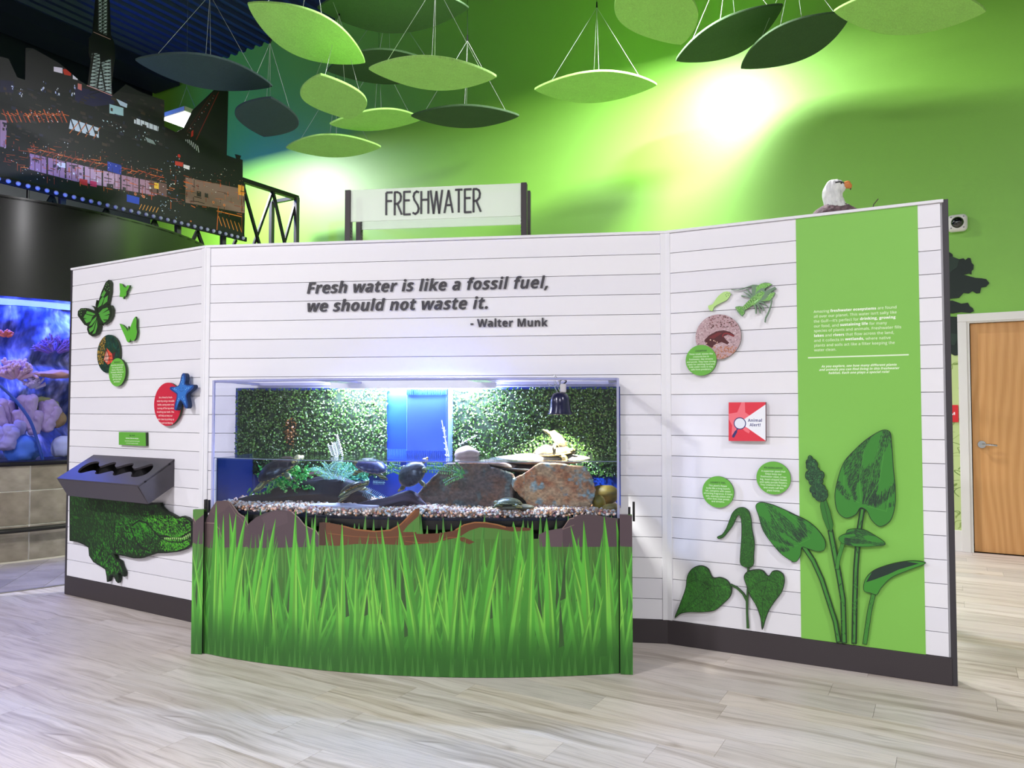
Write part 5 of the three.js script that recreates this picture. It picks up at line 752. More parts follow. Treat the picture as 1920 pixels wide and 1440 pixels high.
  turtle('pale turtle basking on the rock ledge under the heat lamp', 1036, 850, 0.27, 0.86, [0.12, -0.12, 0.05], { shell: scutes([104, 98, 74], [80, 74, 56], 11), rim: rimTex([150, 140, 110], [210, 190, 110]), belly: 0x8d8660, skin: 0x8a8a80 });
  turtle('striped turtle climbing on the back of the basking turtle', 1046, 829, 0.25, 0.62, [0.5, 2.5, 0.75], { shell: scutes([70, 62, 50], [104, 96, 58], 13), rim: rimTex([110, 100, 70], [230, 210, 120]), belly: 0xa09458, skin: 0x9a9a90 });
  turtle('striped turtle resting on the flat olive stone at the front', 954, 945, 0.56, 0.55, [0.1, Math.PI - 0.1, -0.02], { shell: scutes([120, 116, 84], [90, 90, 60], 15), rim: rimTex([100, 96, 70], [180, 170, 100]), belly: 0xb8ad78 });
}
// plastic plants
{
  const leafShape = (() => { const g = new THREE.SphereGeometry(1, 6, 4); g.scale(0.62, 1, 0.16); return g; })();
  function plant(label, px, py, d, mk, colors, name = 'aquarium_plant') {
    const [u, v] = MID.hit(px, py, d), t = thing(name, label, 'plant', MID.arr(u, v, d), MID.turn), stems = [], leaves = [[], []];
    mk({ at: (x, y, dd = d) => { const [a, b] = MID.hit(x, y, dd); return [a - u, b - v, dd - d]; }, stem: (pts, r = 0.0016) => stems.push(tube(pts, r, 10, 4)), leaf: (p, s, k = 0, rz = rr(0, 6.28)) => leaves[k].push(leafShape.clone().scale(s, s, s).rotateY(rr(-0.9, 0.9)).rotateZ(rz).translate(...p)) });
    if (stems.length) part('stems', stems, P(colors[0], 0.45), t); leaves.forEach((l, i) => { if (l.length) { const m = part('foliage', l, P(colors[1 + i], 0.4), t); } });
    return t;
  }
  seed(61);
  plant('bushy bright green plastic plant floating at the left over the log', 540, 905, 0.42, (k) => { for (let s = 0; s < 44; s++) { const x0 = rr(500, 575), y0 = rr(880, 925), x1 = x0 + rr(-38, 50), y1 = y0 + rr(-34, 14), p = k.at(x0, y0, 0.42 + rr(-0.08, 0.05)), q = k.at(clamp(x1, 484, 612), Math.max(872, y1), 0.42 + rr(-0.1, 0.06)); k.stem([p, [(p[0] + q[0]) / 2, (p[1] + q[1]) / 2 + 0.012, (p[2] + q[2]) / 2], q]); for (let i = 0; i < 14; i++) { const t = i / 14; k.leaf([lerp(p[0], q[0], t) + rr(-0.012, 0.012), lerp(p[1], q[1], t) + rr(-0.006, 0.014), lerp(p[2], q[2], t) + rr(-0.01, 0.01)], rr(0.005, 0.0095), rnd() < 0.4 ? 1 : 0); } } }, [0x3c9a3a, 0x42c24a, 0xa8ea78]);
  plant('feathery pale green plastic fern in the middle of the left half', 612, 882, 0.4, (k) => { for (const [x0, y0, x1, y1] of [[630, 905, 588, 876], [628, 905, 604, 868], [626, 900, 640, 868], [634, 902, 655, 872], [622, 905, 600, 892], [640, 900, 668, 886], [618, 880, 640, 866], [612, 890, 576, 882]]) { const p = k.at(x0, y0), q = k.at(x1, y1, 0.43); k.stem([p, [(p[0] + q[0]) / 2, (p[1] + q[1]) / 2 + 0.014, 0.01], q], 0.0013); for (let i = 1; i < 18; i++) for (const s of [-1, 1]) { const t = i / 18, c = [lerp(p[0], q[0], t), lerp(p[1], q[1], t) + 0.014 * Math.sin(Math.PI * t), 0.01], L = 0.022 * (1 - t * 0.6), a = Math.atan2(q[1] - p[1], q[0] - p[0]) + s * 1.0; k.stem([c, [c[0] + Math.cos(a) * L * 0.5, c[1] + Math.sin(a) * L * 0.5, 0.012], [c[0] + Math.cos(a) * L, c[1] + Math.sin(a) * L, 0.016]], 0.001); if (i % 2) k.leaf([c[0] + Math.cos(a) * L, c[1] + Math.sin(a) * L, 0.016], 0.005, i % 3 ? 0 : 1, a); } } }, [0xc4f0dc, 0xa8eabc, 0xd0f07a]);
  plant('dense dark green moss clump behind the bluish turtle', 660, 885, 0.3, (k) => { for (let i = 0; i < 520; i++) k.leaf(k.at(rr(632, 690), rr(868, 910), 0.3 + rr(-0.05, 0.05)), rr(0.005, 0.009), rnd() < 0.3 ? 1 : 0); }, [0x2a7a50, 0x2f9060, 0x78d0a0]);
  const spray = (k, stems) => { for (const pts of stems) { const w = pts.map(([x, y]) => k.at(x, y)); k.stem(w, 0.0017); for (let s = 0; s + 1 < w.length; s++) for (let i = 0; i < 5; i++) for (const e of [-1, 1]) { const t = (i + 0.5) / 5, dx = w[s + 1][0] - w[s][0], dy = w[s + 1][1] - w[s][1], n = Math.hypot(dx, dy) || 1; k.leaf([lerp(w[s][0], w[s + 1][0], t) - dy / n * 0.012 * e, lerp(w[s][1], w[s + 1][1], t) + dx / n * 0.012 * e, rr(-0.005, 0.008)], rr(0.006, 0.008), rnd() < 0.4 ? 1 : 0, rr(-0.5, 0.5)); } } };
  plant('round-leaved green sprig floating before the brown slate slab', 850, 880, 0.54, (k) => spray(k, [[[868, 890], [852, 884], [830, 874], [815, 870]], [[868, 890], [862, 880], [852, 869]], [[868, 890], [850, 896], [832, 906]], [[846, 884], [824, 882], [798, 880]], [[836, 876], [812, 874], [800, 873]]]), [0x5fa878, 0x6fb35a, 0x9fd07a]);
  plant('small round-leaved green sprig floating left of the grey turtle', 735, 880, 0.5, (k) => spray(k, [[[729, 870], [738, 880], [722, 885]], [[738, 880], [750, 884]], [[729, 870], [752, 873]]]), [0x5fa878, 0x7fc070, 0xa8d67a]);
  plant('few round yellow-green leaves at the far left of the tank', 472, 925, 0.44, (k) => spray(k, [[[466, 926], [472, 919]], [[478, 921], [490, 922]]]), [0x4c8a3a, 0x86c24a, 0x6aa83e]);
  const comb = (label, px, py, d, ribs, col) => plant(label, px, py, d, (k) => { for (const [a, b, n, L, s] of ribs) { const p = k.at(...a), q = k.at(...b); k.stem([p, [(p[0] + q[0]) / 2, (p[1] + q[1]) / 2, 0.004], q], 0.0022); for (let i = 0; i < n; i++) for (const e of s) { const t = i / n, c = [lerp(p[0], q[0], t), lerp(p[1], q[1], t), 0.003], an = Math.atan2(q[1] - p[1], q[0] - p[0]) + e; k.stem([c, [c[0] + Math.cos(an) * L * 0.6, c[1] + Math.sin(an) * L * 0.6, 0.006], [c[0] + Math.cos(an) * L, c[1] + Math.sin(an) * L * 1.02, 0.003]], 0.0013); } } }, col, 'fern_skeleton');
  comb('white bare fern fronds standing out of the water before the left leaf mat', 632, 840, 0.3, [[[630, 856], [622, 834], 9, 0.03, [0.9, -0.9]], [[634, 856], [628, 830], 9, 0.028, [0.8, -0.8]], [[643, 855], [632, 814], 12, 0.012, [0.7, -0.7]]], [0xdfe6e4, 0xdfe6e4, 0xdfe6e4]);
  comb('pale bare fern frond lying between the log and the slim branch', 708, 928, 0.5, [[[684, 920], [722, 940], 13, 0.03, [1.25, -1.5]], [[700, 904], [722, 905], 8, 0.012, [1.2, -1.2]]], [0xaad4d8, 0xaad4d8, 0xaad4d8]);
  comb('thin whitish twigs standing out of the water right of the blue box', 846, 846, 0.3, [[[838, 856], [833, 800], 5, 0.016, [0.7, -0.5]], [[842, 856], [828, 788], 4, 0.012, [0.6]], [[860, 834], [895, 816], 6, 0.014, [0.7, -0.7]]], [0xdfe8ee, 0xdfe8ee, 0xdfe8ee]);
}
// ---------- dark sloped box on the left wing ----------
{
  const q = (x, y) => Z2(x, y), tl = LEFT.hit(...q(302, 130), FRONT), tr = LEFT.hit(...q(910, 163), FRONT), br = LEFT.hit(...q(908, 365), FRONT);
  // front corners: meet the upright plane that stands square to the panel at each end
  const endHit = (px, u) => { const r = rayDir(...px), o = LEFT.at(u, 0, 0), n = LEFT.u, t = o.sub(eyeAt).dot(n) / r.dot(n), p = r.multiplyScalar(t).add(eyeAt), l = LEFT.local(p); return [l[2], l[1]]; };
  const uL = tl[0], uR = tr[0], fT = endHit(q(635, 358), uR), fB = endHit(q(716, 498), uR), vT = (tl[1] + tr[1]) / 2, vB = br[1], W = uR - uL, uc = (uL + uR) / 2;
  const t = thing('feeding_box', 'dark grey sloped box with a wavy slot in its lid on the left wing', 'box', LEFT.arr(uc, vB, FRONT), LEFT.turn);
  const mat = P(0x47434a, 0.42), d0 = 0, y = (v) => v - vB, th = 0.009;
  const dT = fT[0] - FRONT, dB = fB[0] - FRONT, yT = y(fT[1]), yB = y(fB[1]), yTop = y(vT);
  // lid with the wavy hole, drawn in the lid's own plane
  const len = Math.hypot(dT, yTop - yT), ang = Math.atan2(yTop - yT, dT);
  const lidPt = (px, py) => { const r = rayDir(px, py), n = LEFT.n.clone().multiplyScalar(Math.sin(ang)).add(V3(0, Math.cos(ang), 0)), o = LEFT.at(uc, vT, FRONT), k = o.clone().sub(eyeAt).dot(n) / r.dot(n), p = r.multiplyScalar(k).add(eyeAt), l = LEFT.local(p); return [l[0] - uc, (l[2] - FRONT) / Math.cos(ang)]; };
  const hole = [[185, 258], [205, 228], [262, 194], [320, 180], [344, 186], [340, 206], [350, 216], [400, 200], [450, 186], [472, 190], [462, 212], [475, 222], [530, 206], [585, 194], [604, 200], [592, 222], [610, 234], [670, 218], [730, 200], [749, 208], [738, 240], [695, 276], [640, 294], [598, 298], [582, 290], [590, 266], [575, 258], [530, 268], [465, 286], [446, 280], [452, 262], [440, 252], [395, 262], [330, 276], [312, 270], [320, 254], [300, 248], [250, 258], [205, 268]].map(([a, b]) => lidPt(...q(a, b)));
  const sh = new THREE.Shape([new THREE.Vector2(-W / 2, 0), new THREE.Vector2(W / 2, 0), new THREE.Vector2(W / 2, len), new THREE.Vector2(-W / 2, len)]); sh.holes.push(new THREE.Path(smoothClosed(hole, 160).map((p) => new THREE.Vector2(...p))));
  const lid = new THREE.ExtrudeGeometry(sh, { depth: 0.014, bevelEnabled: false }); lid.applyMatrix4(new THREE.Matrix4().makeBasis(V3(1, 0, 0), V3(0, -Math.sin(ang), Math.cos(ang)), V3(0, Math.cos(ang), Math.sin(ang)).negate()).setPosition(0, yTop, 0));
  part('lid', lid, mat, t);
  const quad = (a, b, c, d, off) => { const s = new THREE.Shape([a, b, c, d].map((p) => new THREE.Vector2(...p))); return new THREE.ExtrudeGeometry(s, { depth: th, bevelEnabled: false }); };
  for (const s of [-1, 1]) part('side_panel', quad([0.002, 0], [dB, yB], [dT - 0.004, yT - 0.006], [0.002, yTop - 0.006]).rotateY(-Math.PI / 2).translate(s > 0 ? W / 2 : -W / 2 + th, 0, 0), mat, t);
  part('front_panel', bar([0, yT - 0.007, dT - th / 2 - 0.002], [0, yB, dB - th / 2], W - 2 * th - 0.001, th), mat, t);
  part('back_panel', box(W - 2 * th, yTop - 0.012, 0.004, 0, yTop / 2 - 0.004, 0.003), M(0x1c1a1e, 0.7), t);
  part('bottom_panel', bar([0, yB + 0.004, dB - 0.004], [0, 0.004, 0.002], W - 2 * th, 0.008), mat, t);
  for (const [a, b] of [[872, 200], [690, 331]]) { const h = endHit(q(a, b), uR); part('screw', new THREE.CylinderGeometry(0.006, 0.006, 0.005, 12).rotateZ(Math.PI / 2).translate(W / 2 + 0.002, y(h[1]), h[0] - FRONT), M(0x111114, 0.4, 0.5), t); }
}
// ---------- wooden door in the green wall ----------
{
  const g = new THREE.Group(); g.name = 'door_1'; g.userData.kind = 'structure'; g.position.set(DOOR0[0], 0, DOOR0[1]); g.rotation.y = TURN; scene.add(g);
  const wood = dataTex(512, 1024, (x, y) => { const u = x / 512, v = y / 1024, w = u * 3.2 + 0.5 * fbm(u * 3, v * 1.6, 3, 4) + 0.12 * Math.sin(v * 5), r = Math.sin(w * 26 + 6 * fbm(u * 2.5, v * 0.9, 3, 8)), f = noise2(u * 200, v * 14, 12), c = 0.5 + 0.5 * r; return [226 - 12 * c - 7 * f, 172 - 14 * c - 8 * f, 112 - 15 * c - 7 * f]; });
  const leafW = 0.915, leafH = 2.165;
  part('door_leaf', box(leafW, leafH, 0.045, leafW / 2, leafH / 2 + 0.006, -0.05, 0.002), P(0xffffff, 0.38, { map: wood }), g, 'varnished birch door leaf');
  const wp = M(0xe9e7e4, 0.45), o = 0.055;
  part('door_frame', [box(0.075, leafH + 0.022, 0.03, -0.03 - o / 2 - 0.01, (leafH + 0.022) / 2, 0.016, 0.004), box(0.075, leafH + 0.022, 0.03, leafW + 0.04 + o / 2, (leafH + 0.022) / 2, 0.016, 0.004), box(leafW + 0.21, 0.075, 0.03, leafW / 2, leafH + 0.06, 0.016, 0.004), box(0.05, leafH + 0.03, 0.2, -0.033, (leafH + 0.03) / 2, -0.08), box(0.05, leafH + 0.03, 0.2, leafW + 0.033, (leafH + 0.03) / 2, -0.08), box(leafW + 0.1, 0.05, 0.2, leafW / 2, leafH + 0.035, -0.08)], wp, g);
  const hx = 0.075, hy = 1.02, chrome = M(0xc9ccd2, 0.18, 1), h = new THREE.Group(); h.name = 'door_handle'; g.add(h);
  part('rosette', new THREE.CylinderGeometry(0.034, 0.038, 0.016, 28).rotateX(Math.PI / 2).translate(hx, hy, -0.018), chrome, h); part('lever', [new THREE.CylinderGeometry(0.011, 0.011, 0.04, 14).rotateX(Math.PI / 2).translate(hx, hy, 0.006), tube([[hx, hy, 0.024], [hx + 0.04, hy, 0.028], [hx + 0.09, hy - 0.003, 0.026], [hx + 0.118, hy - 0.006, 0.018]], 0.0095, 20, 10)], chrome, h);
  h.userData.label = 'chrome lever handle';
  // skirting and wall prints left of the door
  structure('baseboard_back', box(12.44, 0.2, 0.018, -6.32, 0.1, 0.009, 0.003), wp, [DOOR0[0], 0, DOOR0[1]], TURN);
  const [cv, c] = canvas(512, 1024); c.fillStyle = '#c2d690'; c.fillRect(0, 0, 512, 1024); seed(17); c.lineCap = 'round';
  for (let i = 0; i < 420; i++) { const y = rnd() * 1024, x = rnd() * 512, dense = y > 420; if (!dense && rnd() < 0.75) continue; c.strokeStyle = ['#7f9a4c', '#6c8a40', '#93ab5e'][i % 3]; c.lineWidth = rr(1.5, 4); c.beginPath(); c.moveTo(x, y); c.bezierCurveTo(x + rr(-20, 20), y - 20, x + rr(-30, 30), y - 40, x + rr(-26, 40), y - rr(20, 70)); c.stroke(); if (i % 3 === 0) { c.fillStyle = '#7d9a48'; c.beginPath(); c.ellipse(x + rr(-20, 20), y - 30, rr(5, 14), rr(2, 6), rr(0, 3), 0, 7); c.fill(); } }
  const top = GREEN.hit(1795, 662, 0.004)[1];
  const mm = single('marsh_print', box(1.71, top - 0.2, 0.004, 0, (top - 0.2) / 2, 0), [1, 1, 1, 1, 0, 1].map((k) => k ? M(0xc2d690, 0.6) : M(0xffffff, 0.6, 0, { map: tex(cv) })), 'pale green marsh print on the wall low beside the door frame', 'wall print', [room(-0.955, 0.003)[0], 0.2, room(-0.955, 0.003)[1]], TURN);
  const rp = GREEN.hit(1789, 775, 0.01), [rcv, rc] = canvas(256, 256); rc.fillStyle = '#d8232e'; rc.fillRect(0, 0, 256, 256); rc.fillStyle = '#ffffff'; rc.font = 'bold 60px sans-serif'; rc.textAlign = 'right'; rc.fillText('ROOM', 226, 150);
  const sp = GREEN.at(GREEN.hit(1797, 775, 0.012)[0] - 0.1, rp[1] - 0.085, 0.012);
  single('red_room_sign', box(0.2, 0.165, 0.008, 0, 0.0825, 0, 0.002), [1, 1, 1, 1, 0, 1].slice(0, 1).map(() => M(0xffffff, 0.5, 0, { map: tex(rcv) }))[0], 'small red sign with white capitals on the wall left of the door', 'sign', sp.toArray(), TURN);
}
// dark pine silhouettes on the wall
{
  const tree = (label, half, lay) => { const list = [...half, ...half.slice().reverse().filter(([x]) => x > 44).map(([x, y]) => [80 - x * 0.92, y + 4])], pts = list.map(([x, y]) => GREEN.hit(1740 + x / 2.4, 460 + y / 2.4, 0.012)), uc = pts[0][0], v0 = Math.min(...pts.map((p) => p[1])); const sh = new THREE.Shape(pts.map((p) => new THREE.Vector2(p[0] - uc, p[1] - v0))); const t = thing('pine_silhouette', label, 'wall art', GREEN.arr(uc, v0, 0.001), TURN); part('face', new THREE.ExtrudeGeometry(sh, { depth: 0.01, bevelEnabled: false }), M(0x14241f, 0.6), t); if (lay) for (const l of lay) { const p2 = l.map(([x, y]) => GREEN.hit(1740 + x / 2.4, 460 + y / 2.4, 0.014)); part('shade_layer', new THREE.ExtrudeGeometry(new THREE.Shape(p2.map((p) => new THREE.Vector2(p[0] - uc, p[1] - v0))), { depth: 0.003, bevelEnabled: false }).translate(0, 0, 0.01), M(0x24382e, 0.6), t); } };
  tree('dark pine branches on the green wall right of the partition, upper cluster', [[40, 30], [96, 30], [110, 40], [112, 52], [140, 62], [160, 58], [168, 66], [180, 56], [192, 58], [196, 78], [206, 88], [204, 108], [196, 116], [196, 130], [184, 126], [160, 132], [190, 140], [214, 146], [240, 148], [262, 152], [276, 170], [262, 186], [240, 190], [234, 214], [218, 216], [200, 206], [184, 216], [160, 214], [140, 236], [100, 240], [40, 238]], [[[44, 60], [108, 50], [140, 66], [130, 100], [100, 120], [44, 130]]]);
  tree('dark lower pine branch on the green wall right of the partition', [[40, 252], [110, 248], [150, 262], [180, 258], [188, 274], [202, 282], [206, 296], [190, 304], [150, 300], [110, 306], [40, 300]]);
  tree('dark pine boughs on the wall beside the upper door frame', [[40, 318], [152, 322], [152, 492], [120, 496], [104, 488], [40, 494]], [[[60, 390], [140, 400], [120, 450], [60, 440]]]);
}
// security camera
{
  const [u, v] = GREEN.hit(1795, 418, 0.06), t = thing('security_camera', 'white dome security camera on the green wall above the pine branches', 'camera', GREEN.arr(u, v, 0), TURN);
  const g = new RoundedBoxGeometry(0.17, 0.165, 0.09, 5, 0.042).translate(0, 0, 0.046); part('housing', g, M(0xe4e3df, 0.4), t); part('dome', new THREE.SphereGeometry(0.056, 28, 20).scale(1, 1, 0.8).translate(0, 0, 0.078), P(0x08080a, 0.05, { clearcoat: 1, clearcoatRoughness: 0.03 }), t, 'glossy black dome');
  for (const [x, y] of [[-0.052, -0.052], [0.052, -0.052], [0.052, 0.052], [-0.052, 0.052]]) part('screw', new THREE.CylinderGeometry(0.007, 0.007, 0.004, 10).rotateX(Math.PI / 2).translate(x, y, 0.0905), M(0x888888, 0.4, 0.6), t);
}
// ---------- bald eagle on its nest behind the right wing ----------
{
  const c = atDepth(1568, 392, 5.2), S = 5.2 / F, t = thing('bald_eagle', 'bald eagle with a white head and orange beak, behind the right wing', 'bird', [c.x, c.y - 0.32, c.z], 0.0);
  const pt = (px, py, z = 0) => [(px - 1568) * S, (392 - py) * S + 0.32, z];
  // head and neck as one surface, then brown body
  const headF = blend([ellipsoid(pt(1565, 350), [0.062, 0.053, 0.05]), ellipsoid(pt(1559, 366, -0.005), [0.05, 0.07, 0.05]), capsule(pt(1561, 364), pt(1567, 392), 0.056, 0.076), ellipsoid(pt(1574, 350.5, 0.004), [0.036, 0.035, 0.034])], 0.03);
  const bodyF = blend([ellipsoid(pt(1568, 446), [0.175, 0.22, 0.12]), ellipsoid(pt(1546, 410, 0.01), [0.085, 0.07, 0.09]), ellipsoid(pt(1590, 410, 0.01), [0.085, 0.06, 0.09]), capsule(pt(1568, 400), pt(1568, 430), 0.07, 0.12)], 0.06);
  const feather = (g, s) => { const p = g.attributes.position, n = g.attributes.normal; for (let i = 0; i < p.count; i++) { const x = p.getX(i), y = p.getY(i), z = p.getZ(i), k = (fbm3(x * 60, y * 22, z * 60, 2, s) - 0.5) * 0.012; p.setXYZ(i, x + n.getX(i) * k, y + n.getY(i) * k, z + n.getZ(i) * k); } g.computeVertexNormals(); return planarUV(g, 3); };
  const brown = dataTex(128, 256, (x, y) => { const k = fbm(x / 6, y / 18, 3, 3), e = Math.sin(y / 7 + 4 * noise2(x / 10, y / 30, 5)); return [86 + 60 * k + 10 * e, 70 + 50 * k + 8 * e, 76 + 48 * k + 8 * e]; }), pale = dataTex(128, 256, (x, y) => { const k = fbm(x / 5, y / 22, 3, 9); return [214 + 40 * k, 214 + 38 * k, 216 + 36 * k]; });
  part('body', feather(sdfMesh([-0.26, -0.08, -0.17], [0.26, 0.42, 0.18], 0.009, bodyF), 4), P(0xffffff, 0.8, { map: brown }), t);
  part('head', feather(sdfMesh([-0.12, 0.2, -0.1], [0.15, 0.6, 0.1], 0.006, headF), 8), P(0xffffff, 0.75, { map: pale }), t, 'white feathered head and neck');
  const tips = []; seed(5); for (let i = 0; i < 46; i++) { const a = rr(-0.9, 2.6), x = Math.sin(a) * 0.078, z = Math.cos(a) * 0.08; tips.push(new THREE.ConeGeometry(0.013, rr(0.05, 0.085), 5).scale(1, 1, 0.5).rotateZ(Math.PI).rotateY(a).translate(x + pt(1566, 0)[0], pt(0, 390)[1] - 0.02 + rr(-0.012, 0.015), z)); } part('neck_feathers', tips, P(0xe9e9ea, 0.8), t);
  const bk = sdfMesh([0.0, 0.36, -0.06], [0.14, 0.54, 0.07], 0.0026, blend([capsule(pt(1580, 347.5, 0.012), pt(1588, 345.5, 0.014), 0.021, 0.02), capsule(pt(1588, 345.5, 0.014), pt(1592.5, 349, 0.014), 0.02, 0.014), capsule(pt(1592.5, 348.5, 0.014), pt(1593.6, 353, 0.014), 0.011, 0.005), capsule(pt(1575, 351.5, 0.02), pt(1587, 350.5, 0.014), 0.01, 0.012)], 0.012)); part('beak', bk, P(0xe08a4a, 0.35), t, 'hooked orange beak'); part('beak_tip', sdfMesh([0.07, 0.4, -0.03], [0.13, 0.5, 0.05], 0.002, capsule(pt(1593.6, 350.5, 0.014), pt(1593.9, 355.8, 0.014), 0.0095, 0.0035)), P(0x4a3a2c, 0.3), t);
  part('eye', new THREE.SphereGeometry(0.009, 14, 10).translate(...pt(1571.5, 346.8, 0.044)), P(0xd9b64a, 0.1), t); part('brow', [tube([pt(1561, 345.2, 0.049), pt(1570, 344.2, 0.051), pt(1578, 345.6, 0.04)], 0.0062, 12, 6)], M(0x4f4e52, 0.7), t, 'dark brow over the eye'); part('pupil', new THREE.SphereGeometry(0.005, 10, 8).translate(...pt(1572, 346.8, 0.0515)), P(0x080808, 0.1), t);
  part('talons', [capsuleMesh([-0.06, -0.08, 0.05]), capsuleMesh([0.06, -0.08, 0.05])], P(0xd8a83a, 0.5), t);
  function capsuleMesh([x, y, z]) { return merge([new THREE.CylinderGeometry(0.022, 0.018, 0.1, 10).translate(x, y + 0.04, z), ...[-1, 0, 1].map((k) => new THREE.CapsuleGeometry(0.011, 0.05, 4, 8).rotateX(1.35).rotateY(k * 0.5).translate(x + k * 0.02, y - 0.008, z + 0.03))]); }
  // twig nest on a post: only one twig shows above the panel
  const ny = c.y - 0.32 - 0.1, n = thing('twig_nest', 'brown twig nest on a post behind the right wing, one twig showing', 'nest', [c.x + 0.06, 0, c.z], 0), tw = []; seed(23);
  for (let i = 0; i < 90; i++) { const a = rnd() * 6.283, r = rr(0.12, 0.3), p = [Math.cos(a) * r, ny - rr(0.01, 0.14), Math.sin(a) * r], b = a + rr(1.2, 1.9), l = rr(0.1, 0.22); tw.push(new THREE.TubeGeometry(new THREE.LineCurve3(V3(...p), V3(p[0] + Math.cos(b) * l, p[1] + rr(-0.02, 0.02), p[2] + Math.sin(b) * l)), 1, rr(0.003, 0.006), 5)); }
  const nm = part('twigs', tw, M(0x5a4636, 0.8), n); nm.userData.kind = 'stuff'; const tq = (px, py) => { const p = atDepth(px, py, 5.2); return [p.x - n.position.x, p.y, 0]; };
  part('twig', tube([[0.2, ny - 0.03, 0], tq(1636, 392), tq(1640, 379), tq(1646.5, 373)], 0.0036, 10, 5), M(0x4b4636, 0.8), n, 'thin twig sticking up'); part('post', new THREE.CylinderGeometry(0.07, 0.09, ny - 0.12, 14).translate(0, (ny - 0.12) / 2, 0), M(0x5d4a38, 0.8), n); part('cup', new THREE.CylinderGeometry(0.26, 0.16, 0.1, 20).translate(0, ny - 0.09, 0), M(0x4d3d30, 0.9), n);
}
{ // trunk of the pine, behind the partition as seen from the door side
  const a = GREEN.hit(1754, 662, 0.008), b = GREEN.hit(1760, 662, 0.008); const t = single('pine_silhouette', box(0.1, a[1] - 0.24, 0.008, 0, (a[1] - 0.24) / 2, 0), M(0x1b2a24, 0.6), 'dark upright pine stem cut-out on the wall below the pine boughs', 'wall art', GREEN.arr((a[0] + b[0]) / 2, 0.22, 0.0095), TURN);
}
